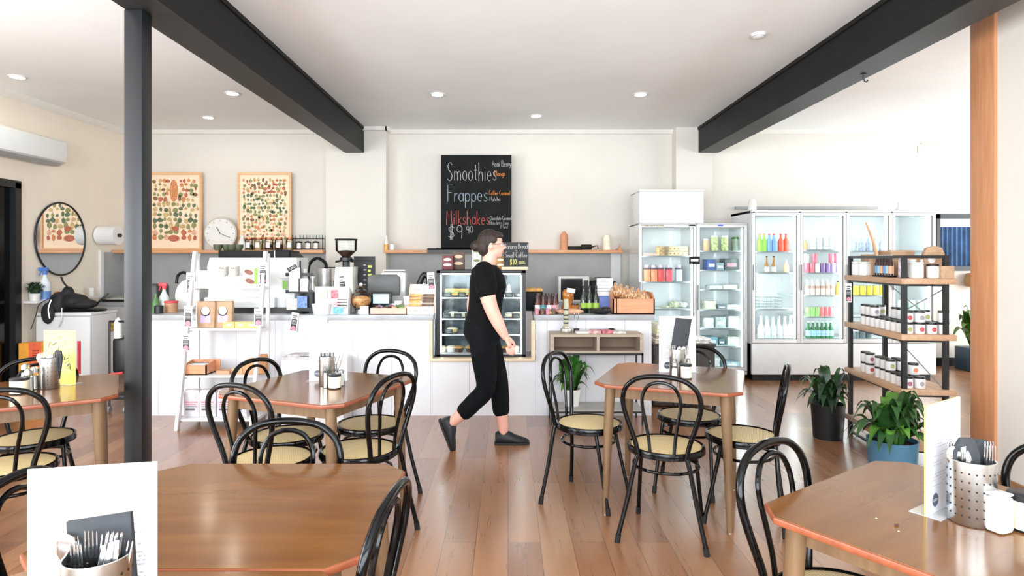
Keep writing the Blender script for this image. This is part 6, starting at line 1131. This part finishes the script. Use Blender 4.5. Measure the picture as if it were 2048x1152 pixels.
def menu(x, y, w2, h, label, rz=0, paper='#f7f5f8', logo=True, back=None, doodle=None, tilt=0):
    t = thing('menu_card', label, 'menu', (x, y, .7505), rz, None)
    pr = printed('menu_print_%d' % len(MC), paper, '#9a9da6', x0=-w2*.82, x1=w2*.82, z0=h*.22, z1=h*.92, rows=26, fade=.6); MC['mp%d' % len(MC)] = pr
    b = MB(mat('card_edge', '#f2f2f2', .5)); b.box(-w2, w2, .001, .003, 0, h); b.m(pr); b.recalc = False; b.box(-w2, w2, 0, .001, 0, h); b.ob('sheet', t)
    if back: b = MB(back); b.box(-w2-.004, w2-.002, .004, .006, 0, h); b.ob('back_sheet', t)
    b = MB(mat('acrylic', '#eef1f4', .08, trans=.0, alpha=.35)); b.box(-w2-.003, w2+.003, -.035, .045, 0, .002); b.ob('stand_foot', t)
    if logo:
        b = MB(LOGO); b.disc((-w2*.55, -.0012, h*.12), h*.062); b.m(PAPER); b.box(-w2*.55-h*.05, -w2*.55+h*.05, -.0018, -.0013, h*.112, h*.116); b.box(-w2*.55-h*.05, -w2*.55+h*.05, -.0018, -.0013, h*.126, h*.13); b.ob('round_logo', t)
    return t
def candle_jar(x, y, r, h, label, lid=True):
    t = thing('sugar_jar', label, 'jar', (x, y, .7505), 0, 'cream filled jars on the tables'); b = MB(mat('cream_sugar', '#efe4cb', .35, coat=.5)); b.lathe([(0, 0), (r*.97, 0), (r, .004), (r, h*.84), (0, h*.84)], 28); b.ob('jar', t)
    b = MB(mat('black_lid', '#26272a', .35)); b.lathe([(r*1.0, h*.84), (r*1.02, h*.86), (r*1.02, h*.98), (r*.95, h), (0, h)], 28); b.ob('lid', t); b = MB(DARK); b.lathe([(r*1.004, 0), (r*1.01, .003), (r*1.004, .006)], 28); b.ob('base_ring', t)
def shaker(x, y, label, h=.085, r=.02, fill=PLATE):
    t = thing('salt_shaker', label, 'shaker', (x, y, .7505), 0, 'glass salt and pepper shakers'); b = MB(PANE); b.lathe([(r*.9, 0), (r, .005), (r*.8, h*.75)], 16); b.ob('glass', t); b = MB(fill); b.lathe([(0, .003), (r*.85, .003), (r*.75, h*.6), (0, h*.6)], 16); b.ob('filling', t); b = MB(STEEL); b.lathe([(r*.85, h*.75), (r*.85, h*.92), (r*.4, h), (0, h)], 16); b.ob('cap', t)
# nearest table (bottom left)
menu(-.806, 1.215, .113, .298, 'big white menu card standing on the nearest table at the bottom left', R(12), '#e9e8ec', False)
ccx, ccy = -.742, 1.13; g = 'cutlery in the bottom left caddy'
caddy(ccx, ccy, .056, .165, 'steel cutlery caddy before the big white menu at the bottom left')
napkin(ccx+.004, ccy+.02, .056, .980, 'black folded napkin in the bottom left cutlery caddy', R(-4), R(6))
for k, (dx, dy, tx, ty, kind, s) in enumerate(((-.035, -.005, -.12, -.02, 'fork', .98), (-.028, -.03, -.10, .03, 'fork', .92), (-.012, .0, .00, -.03, 'fork', 1.03), (-.018, -.035, .22, .0, 'knife', .92), (-.008, -.038, .25, .0, 'knife', .95), (.002, -.036, .26, .0, 'knife', .96), (.006, -.02, .14, -.02, 'fork', 1.02), (.016, -.018, .16, -.02, 'fork', 1.04), (.026, -.02, .12, -.02, 'fork', 1.03), (.032, -.01, .20, .0, 'fork', .94), (-.04, .02, -.2, -.05, 'spoon', 1.05))):
    cutlery(kind, ccx, ccy, dx*.6, dy*.6, tx*.9, ty, '%s in the bottom left caddy, %s of the cutlery there' % (kind, ('leftmost fork', 'second from left', 'third, tallest of the left group', 'first white knife', 'second white knife', 'third white knife', 'first of the upright right forks', 'second upright right fork', 'third upright right fork', 'rightmost', 'spoon behind at the far left')[k]), g, R(8*k-30)*.3, s=s)
# lower right table
menu(1.225, 1.755, .105, .30, 'white menu card with a grey round logo on the lower right table', R(34), '#e2e2e9', True, mat('yellow_card', '#f0dc63', .5))
ccx, ccy = 1.238, 1.67; g = 'cutlery in the lower right caddy'
caddy(ccx, ccy, .056, .165, 'steel perforated cutlery caddy on the lower right table')
napkin(ccx-.015, ccy-.0, .034, .972, 'black folded napkin with cut corners in the lower right caddy', 0, R(-5), True)
napkin(ccx+.012, ccy+.015, .03, .965, 'second black napkin tucked behind the front one in the lower right caddy', R(12), R(10), True)
for k, (dx, dy, tx, ty, kind, s) in enumerate(((-.045, .0, -.05, 0, 'spoon', 1.0), (-.035, .02, .0, 0, 'fork', .98), (.02, -.02, -.35, .05, 'knife', .95), (.035, -.02, .05, .0, 'fork', 1.0), (.04, .0, .1, .0, 'fork', 1.03), (.045, .015, .16, 0, 'fork', .98), (.03, .02, .35, .0, 'knife', .9), (-.03, -.01, -.02, .0, 'fork', .97))):
    cutlery(kind, ccx, ccy, dx*.9, dy, tx*.6, ty, '%s in the lower right caddy, %s' % (kind, ('leftmost, round bowl up', 'leftmost fork beside the spoon', 'knife leaning to the left across the napkin', 'first fork right of the napkin', 'second fork right of the napkin', 'rightmost fork', 'knife leaning out to the right', 'fork just before the napkin')[k]), g, R(15*k-50)*.5, s=s)
t = thing('salt_pot', 'plain white rounded pot in front of the lower right caddy', 'pot', (1.262, 1.605, .7505), R(20)); b = MB(PLATE); b.box(-.026, .026, -.022, .022, 0, .092, .01); b.ob('pot', t); b = MB(PLATE); b.box(-.024, .024, -.02, .02, .093, .1, .003); b.ob('lid', t)
candle_jar(1.345, 1.62, .042, .092, 'cream jar with a black lid at the right edge of the photo')
for k, (x, y, z, lab) in enumerate(((1.05, 1.585, 0, 'dark brown crumb on the lower right table'), (.99, 1.68, 0, 'pale crumb on the lower right table, further back'), (1.0, 1.60, 0, 'pale crumb on the lower right table, nearer'))):
    b = MB(CHOC if k == 0 else CREAM); b.ball((0, 0, .0015), .004 if k == 0 else .0018, 8, 1.6, 1, .6); o = b.ob('crumb'); o.location = (X(1793, 1.64) if k == 0 else x, 1.64 if k == 0 else y, .7515); tag(o, lab, 'crumb')
# middle left table
menu(X(658, 3.62), 3.60, .112, .325, 'white menu card with a round logo on the middle left table', R(-4), '#e4e4ea')
ccx, ccy = X(652, 3.45), 3.47; g = 'cutlery in the middle left caddy'
caddy(ccx, ccy, .044, .16, 'steel cutlery caddy on the middle left table', 0, 5, 16)
napkin(ccx-.005, ccy+.012, .038, .93, 'black napkin behind the forks on the middle left table', 0, 0)
for k in range(6): cutlery('fork', ccx, ccy, -.030+.011*k, -.012, -.06+.02*k, 0, 'fork in the middle left caddy, %s of six upright forks' % nth(k, 6), g, 0, s=.9)
for k in range(3): cutlery('knife', ccx, ccy, .018+.007*k, .008, .14+.07*k, 0, 'dark leaning knife in the middle left caddy, %s of three' % nth(k, 3), g, .3, s=1.0)
t = thing('pepper_mill', 'slim steel tube in front of the middle left caddy', 'mill', (X(652, 3.40), 3.395, .7505)); b = MB(STEEL); b.cyl((0, 0, 0), .012, .085, 16, b=.002); b.ob('body', t); b = MB(DARK); b.cyl((0, 0, .085), .0122, .006, 16); b.ob('cap', t)
candle_jar(X(669, 3.38), 3.385, .033, .078, 'cream jar with a black lid on the middle left table'); shaker(X(668, 3.48), 3.49, 'white topped shaker behind the cream jar on the middle left table', .12, .022); shaker(X(682, 3.46), 3.46, 'glass shaker right of the cream jar on the middle left table', .09, .02)
# middle right table
menu(X(1355, 3.87), 3.87, .115, .345, 'tall white menu card with a round logo on the middle right table', R(2), '#e6e6ea')
ccx, ccy = X(1355, 3.73), 3.74; g = 'cutlery in the middle right caddy'
caddy(ccx, ccy, .044, .16, 'steel cutlery caddy holding a tall black napkin, middle right table', 0, 5, 16)
napkin(ccx+.006, ccy+.012, .048, 1.10, 'tall black napkin leaning up out of the middle right caddy', R(9), 0, z0=.86)
for k, (kd, dx, tx) in enumerate((('fork', -.03, -.08), ('fork', -.018, -.04), ('spoon', .008, .02), ('spoon', .022, .1), ('fork', .03, .18))): cutlery(kd, ccx, ccy, dx, -.014, tx, 0, '%s in the middle right caddy, %s of five pieces' % (kd, nth(k, 5)), g, .2, s=.9)
candle_jar(X(1373, 3.66), 3.665, .032, .085, 'cream jar with a black lid on the middle right table'); shaker(X(1349, 3.66), 3.66, 'white filled shaker before the middle right caddy', .1, .02); shaker(X(1377, 3.77), 3.78, 'glass shaker behind the cream jar on the middle right table', .1, .018)
# left table
t = menu(X(119, 3.5), 3.50, .1, .30, 'bright yellow menu card with black drawings on the left table', R(-8), '#f6de5a', False)
b = MB(INK); rnd = random.Random(5)
for k in range(16):
    x, z = rnd.uniform(-.07, .08), rnd.uniform(.08, .26); b.tube(crom([(x, -.001, z), (x+rnd.uniform(-.02, .03), -.001, z+rnd.uniform(0, .02)), (x+rnd.uniform(-.03, .03), -.001, z+rnd.uniform(-.02, .03))], 3), rnd.uniform(.0008, .002), 4)
b.ob('drawings', t)
ccx, ccy = X(97, 3.38), 3.39; g = 'cutlery in the left table caddy'
caddy(ccx, ccy, .046, .165, 'steel cutlery caddy before the yellow menu on the left table', 0, 6, 16)
napkin(ccx+.018, ccy+.01, .028, .955, 'small black napkin in the left table caddy', R(8), 0, True)
for k in range(5): cutlery(('spoon', 'fork', 'fork', 'spoon', 'fork')[k], ccx, ccy, -.03+.013*k, -.012, -.12+.04*k, 0, 'cutlery piece in the left table caddy, %s of five' % nth(k, 5), g, .2*k, s=.95)
candle_jar(X(39, 3.25), 3.25, .042, .083, 'cream jar with a black lid on the left table'); shaker(X(60, 3.33), 3.36, 'glass shaker nearest the cream jar on the left table', .12, .024, SIL); shaker(X(74, 3.36), 3.30, 'second glass shaker on the left table, beside the caddy', .12, .024); shaker(X(48, 3.45), 3.46, 'rear glass shaker on the left table', .12, .024)
# ---------------- the walking person ----------------
SKIN = mat('skin', '#e3aa98', .5, var=.03, scale=8); TEE = mat('black_tee', '#08080a', .9, spec=.2, var=.2, scale=20); TRO = mat('black_trousers', '#080a0e', .9, spec=.2, var=.2, scale=14); HAIR = mat('dark_hair', '#2a1d18', .6, var=.3, scale=40, stretch=(1, 1, .2)); SHOE = mat('dark_shoe', '#101317', .5, var=.1)
PY = 4.83
person = thing('person', 'person in black T-shirt and cropped black trousers walking right past the cake display', 'person', (-.16, PY, 0))
def loft(b, secs, seg=24):
    """secs: (cx, cy, z, rx, ry)"""
    rings = [[b.v((cx+rx*math.cos(2*PI*i/seg), cy+ry*math.sin(2*PI*i/seg), z)) for i in range(seg)] for cx, cy, z, rx, ry in secs]
    for a, c in zip(rings, rings[1:]):
        for i in range(seg): j = (i+1) % seg; b.f([a[i], a[j], c[j], c[i]], True)
    b.f(rings[0][::-1]); b.f(rings[-1])
def limb(b, pts, rad, n=5, grow=0, flat=1):
    P = crom(pts, n); m_ = len(P); R_ = []
    for i in range(m_):
        s = i/(m_-1)*(len(rad)-1); k = min(int(s), len(rad)-2); R_.append(rad[k]+(rad[k+1]-rad[k])*(s-k)+grow)
    b.tube(P, 1, 16, radii=R_, flat=flat); b.ball(tuple(P[0]), R_[0], 12); b.ball(tuple(P[-1]), R_[-1], 12)
# local frame: origin at x=-.16, facing +x, near side = -y
TOR = [(-.03, 0, .80, .105, .15), (-.035, 0, .88, .138, .178), (-.03, 0, .96, .135, .175), (-.02, 0, 1.05, .118, .152), (-.01, 0, 1.14, .12, .15), (.005, 0, 1.24, .132, .162), (0, 0, 1.32, .12, .17), (-.01, 0, 1.375, .095, .16), (-.01, 0, 1.405, .06, .10)]
ARM_R = [(-.02, -.175, 1.355), (.0, -.205, 1.22), (.035, -.215, 1.09), (.09, -.21, .97), (.14, -.20, .875)]
ARM_L = [(-.01, .175, 1.355), (-.06, .205, 1.22), (-.12, .215, 1.10), (-.11, .21, .98), (-.09, .205, .89)]
ARM_RAD = [.066, .063, .053, .046, .029]
LEG_L = [(-.02, .085, .86), (.03, .085, .68), (.085, .08, .49), (.10, .075, .33), (.125, .07, .10)]
LEG_R = [(-.04, -.085, .86), (-.02, -.085, .68), (-.01, -.08, .47), (-.13, -.08, .33), (-.275, -.08, .20)]
LEG_RAD = [.098, .083, .062, .056, .038]
b = MB(SKIN)
loft(b, TOR); limb(b, ARM_R, ARM_RAD); limb(b, ARM_L, ARM_RAD); limb(b, LEG_L, LEG_RAD); limb(b, LEG_R, LEG_RAD)
limb(b, [(-.005, 0, 1.37), (.015, 0, 1.43), (.025, 0, 1.49)], [.062, .055, .055])
# head
hx, hz = .035, 1.555
b.ball((hx-.008, 0, hz+.018), 1, 20, .093, .077, .098); b.ball((hx+.02, 0, hz-.035), 1, 18, .066, .058, .068); b.ball((hx+.055, 0, hz-.075), 1, 12, .022, .026, .02)
b.tube([(hx+.082, 0, hz+.015), (hx+.098, 0, hz-.012), (hx+.104, 0, hz-.022)], 1, 8, radii=[.008, .012, .012]); b.ball((hx+.09, 0, hz-.024), 1, 8, .012, .016, .009)
b.ball((hx+.079, 0, hz-.046), 1, 10, .011, .02, .005); b.ball((hx+.076, 0, hz-.056), 1, 10, .011, .018, .006)
for s in (-1, 1): b.ball((hx-.005, s*.077, hz-.005), 1, 10, .017, .008, .028); b.ball((hx+.072, s*.03, hz+.022), 1, 10, .014, .022, .008)
def hand(b, w, dirx, side, curl=.5):
    """hand below wrist w: palm, four fingers of different length, thumb at the side near the palm's base, facing forward (+x)"""
    wx, wy, wz = w
    b.tube([(wx, wy, wz), (wx+.012, wy, wz-.03), (wx+.028, wy, wz-.07), (wx+.035, wy, wz-.088)], 1, 12, radii=[.026, .034, .037, .030], flat=.48)
    for k, (off, ln, rd) in enumerate(((.026, .068, .0085), (.009, .076, .0088), (-.009, .070, .0085), (-.026, .056, .0075))):
        x0, z0 = wx+.033+off, wz-.082+off*.25; P = [(x0, wy, z0)]; a = -1.25
        for q, fr in enumerate((.44, .32, .24)):
            a2 = a-.0*q; P.append((P[-1][0]+ln*fr*math.cos(a2)*.5, P[-1][1]+side*ln*fr*(.08+.32*q*curl), P[-1][2]-ln*fr*(1-.22*q*curl)))
        b.tube(crom(P, 3), 1, 8, radii=[rd-.0002*i for i in range(10)]); b.ball(P[-1], rd-.002, 8)
    T = [(wx+.024, wy+side*.006, wz-.02), (wx+.052, wy+side*.014, wz-.045), (wx+.066, wy+side*.022, wz-.07), (wx+.070, wy+side*.027, wz-.09)]
    b.tube(crom(T, 3), 1, 8, radii=[.014-.0006*i for i in range(10)]); b.ball(T[-1], .0085, 8)
hand(b, (.14, -.20, .885), 1, 1); hand(b, (-.09, .205, .90), 1, -1)
# feet inside the shoes
b.tube([(.125, .07, .10), (.13, .07, .05), (.19, .07, .035), (.26, .07, .03)], 1, 12, radii=[.038, .036, .026, .02]); b.tube([(-.275, -.08, .20), (-.31, -.08, .165), (-.305, -.08, .11), (-.275, -.08, .06)], 1, 12, radii=[.038, .034, .025, .02])
fuse(b.ob('body', person), .0055, 4)
EYE = mat('eye_white', '#f3efe9', .3); IRIS = mat('iris_brown', '#3a261b', .2)
for s in (-1, 1):
    b = MB(EYE); b.ball((hx+.076, s*.031, hz+.006), .011, 12); e = b.ob('eye', person); b = MB(IRIS); b.ball((hx+.0835, s*.031, hz+.006), 1, 10, .004, .005, .005); b.ob('iris', e)
    b = MB(HAIR); b.tube([(hx+.084, s*.017, hz+.026), (hx+.083, s*.032, hz+.031), (hx+.072, s*.047, hz+.026)], .003, 6); b.ob('eyebrow', person)
b = MB(mat('lips', '#bf6f66', .5)); b.tube(crom([(hx+.076, -.02, hz-.05), (hx+.0885, -.008, hz-.0485), (hx+.0885, .008, hz-.0485), (hx+.076, .02, hz-.05)], 3), .0035, 6); b.ob('lips', person)
b = MB(BLACK)
for s in (-1, 1): b.tube([(hx+.094, s*.033+.021*math.cos(a*PI/8), hz+.006+.017*math.sin(a*PI/8)) for a in range(16)], .0018, 6, True); b.tube([(hx+.094, s*.054, hz+.01), (hx+.07, s*.073, hz+.01), (hx, s*.083, hz+.006)], .0018, 6)
b.tube([(hx+.094, -.012, hz+.01), (hx+.1, 0, hz+.012), (hx+.094, .012, hz+.01)], .0018, 6); b.ob('glasses', person)
# hair: cap over crown and back of the head, low knot
b = MB(HAIR); b.ball((hx-.022, 0, hz+.035), 1, 20, .092, .086, .095); b.ball((hx-.055, 0, hz-.01), 1, 18, .062, .075, .08); b.ball((hx+.028, 0, hz+.075), 1, 16, .062, .066, .035)
b.ball((hx-.125, 0, hz-.005), 1, 14, .042, .045, .042)
for s in (-1, 1): b.ball((hx+.012, s*.068, hz+.045), 1, 10, .03, .014, .035)
fuse(b.ob('hair', person), .006, 3)
# T-shirt
b = MB(TEE); g_ = .012
loft(b, [(cx, cy, z, rx+g_, ry+g_) for cx, cy, z, rx, ry in [(-.03, 0, .90, .135, .172)]+TOR[2:]])
limb(b, [(-.02, -.165, 1.355), (-.005, -.197, 1.28), (.0, -.207, 1.225)], [.068, .070, .068], 4, g_); limb(b, [(-.01, .165, 1.355), (-.03, .197, 1.28), (-.052, .207, 1.225)], [.063, .064, .062], 4, g_)
fuse(b.ob('t_shirt', person), .007, 4)
# trousers, ending above the ankle
b = MB(TRO); loft(b, [(cx, cy, z, rx+.013, ry+.011) for cx, cy, z, rx, ry in TOR[:3]]+[(-.02, 0, 1.0, .13, .165)])
limb(b, [(-.02, .085, .86), (.03, .085, .68), (.085, .08, .49), (.105, .077, .27)], [.10, .09, .07, .062], 5, .006); limb(b, [(-.04, -.085, .86), (-.02, -.085, .68), (-.01, -.08, .47), (-.10, -.08, .36), (-.165, -.08, .295)], [.10, .09, .068, .063, .060], 5, .006)
fuse(b.ob('trousers', person), .007, 4)
def shoe(o_, ang, label):
    s = MB(SHOE); s.M = Matrix.Translation(o_) @ Matrix.Rotation(ang, 4, 'Y')
    rings = [(-.058, .038, .052, .028), (-.03, .048, .060, .040), (.02, .050, .064, .044), (.06, .044, .054, .046), (.10, .035, .040, .048), (.15, .029, .028, .046), (.18, .025, .022, .038), (.207, .018, .014, .02)]
    R0 = [[s.v((x, ry*math.cos(2*PI*i/16), max(.012, cz+rz*math.sin(2*PI*i/16)))) for i in range(16)] for x, cz, rz, ry in rings]
    for a, c in zip(R0, R0[1:]):
        for i in range(16): j = (i+1) % 16; s.f([a[i], a[j], c[j], c[i]], True)
    s.f(R0[0][::-1]); s.f(R0[-1]); sh = s.ob('shoe', person)
    s = MB(mat('shoe_sole', '#25221f', .7)); s.M = Matrix.Translation(o_) @ Matrix.Rotation(ang, 4, 'Y')
    s.prism([(-.065, -.025), (-.03, -.038), (.06, -.042), (.14, -.047), (.19, -.035), (.213, 0), (.19, .035), (.14, .047), (.06, .042), (-.03, .038), (-.065, .025)], 0, .016, 'z', .003); s.ob('sole', sh)
shoe(Vector((.118, .07, .0)), 0, ''); shoe(Vector((-.345, -.08, .17)), R(68), '')
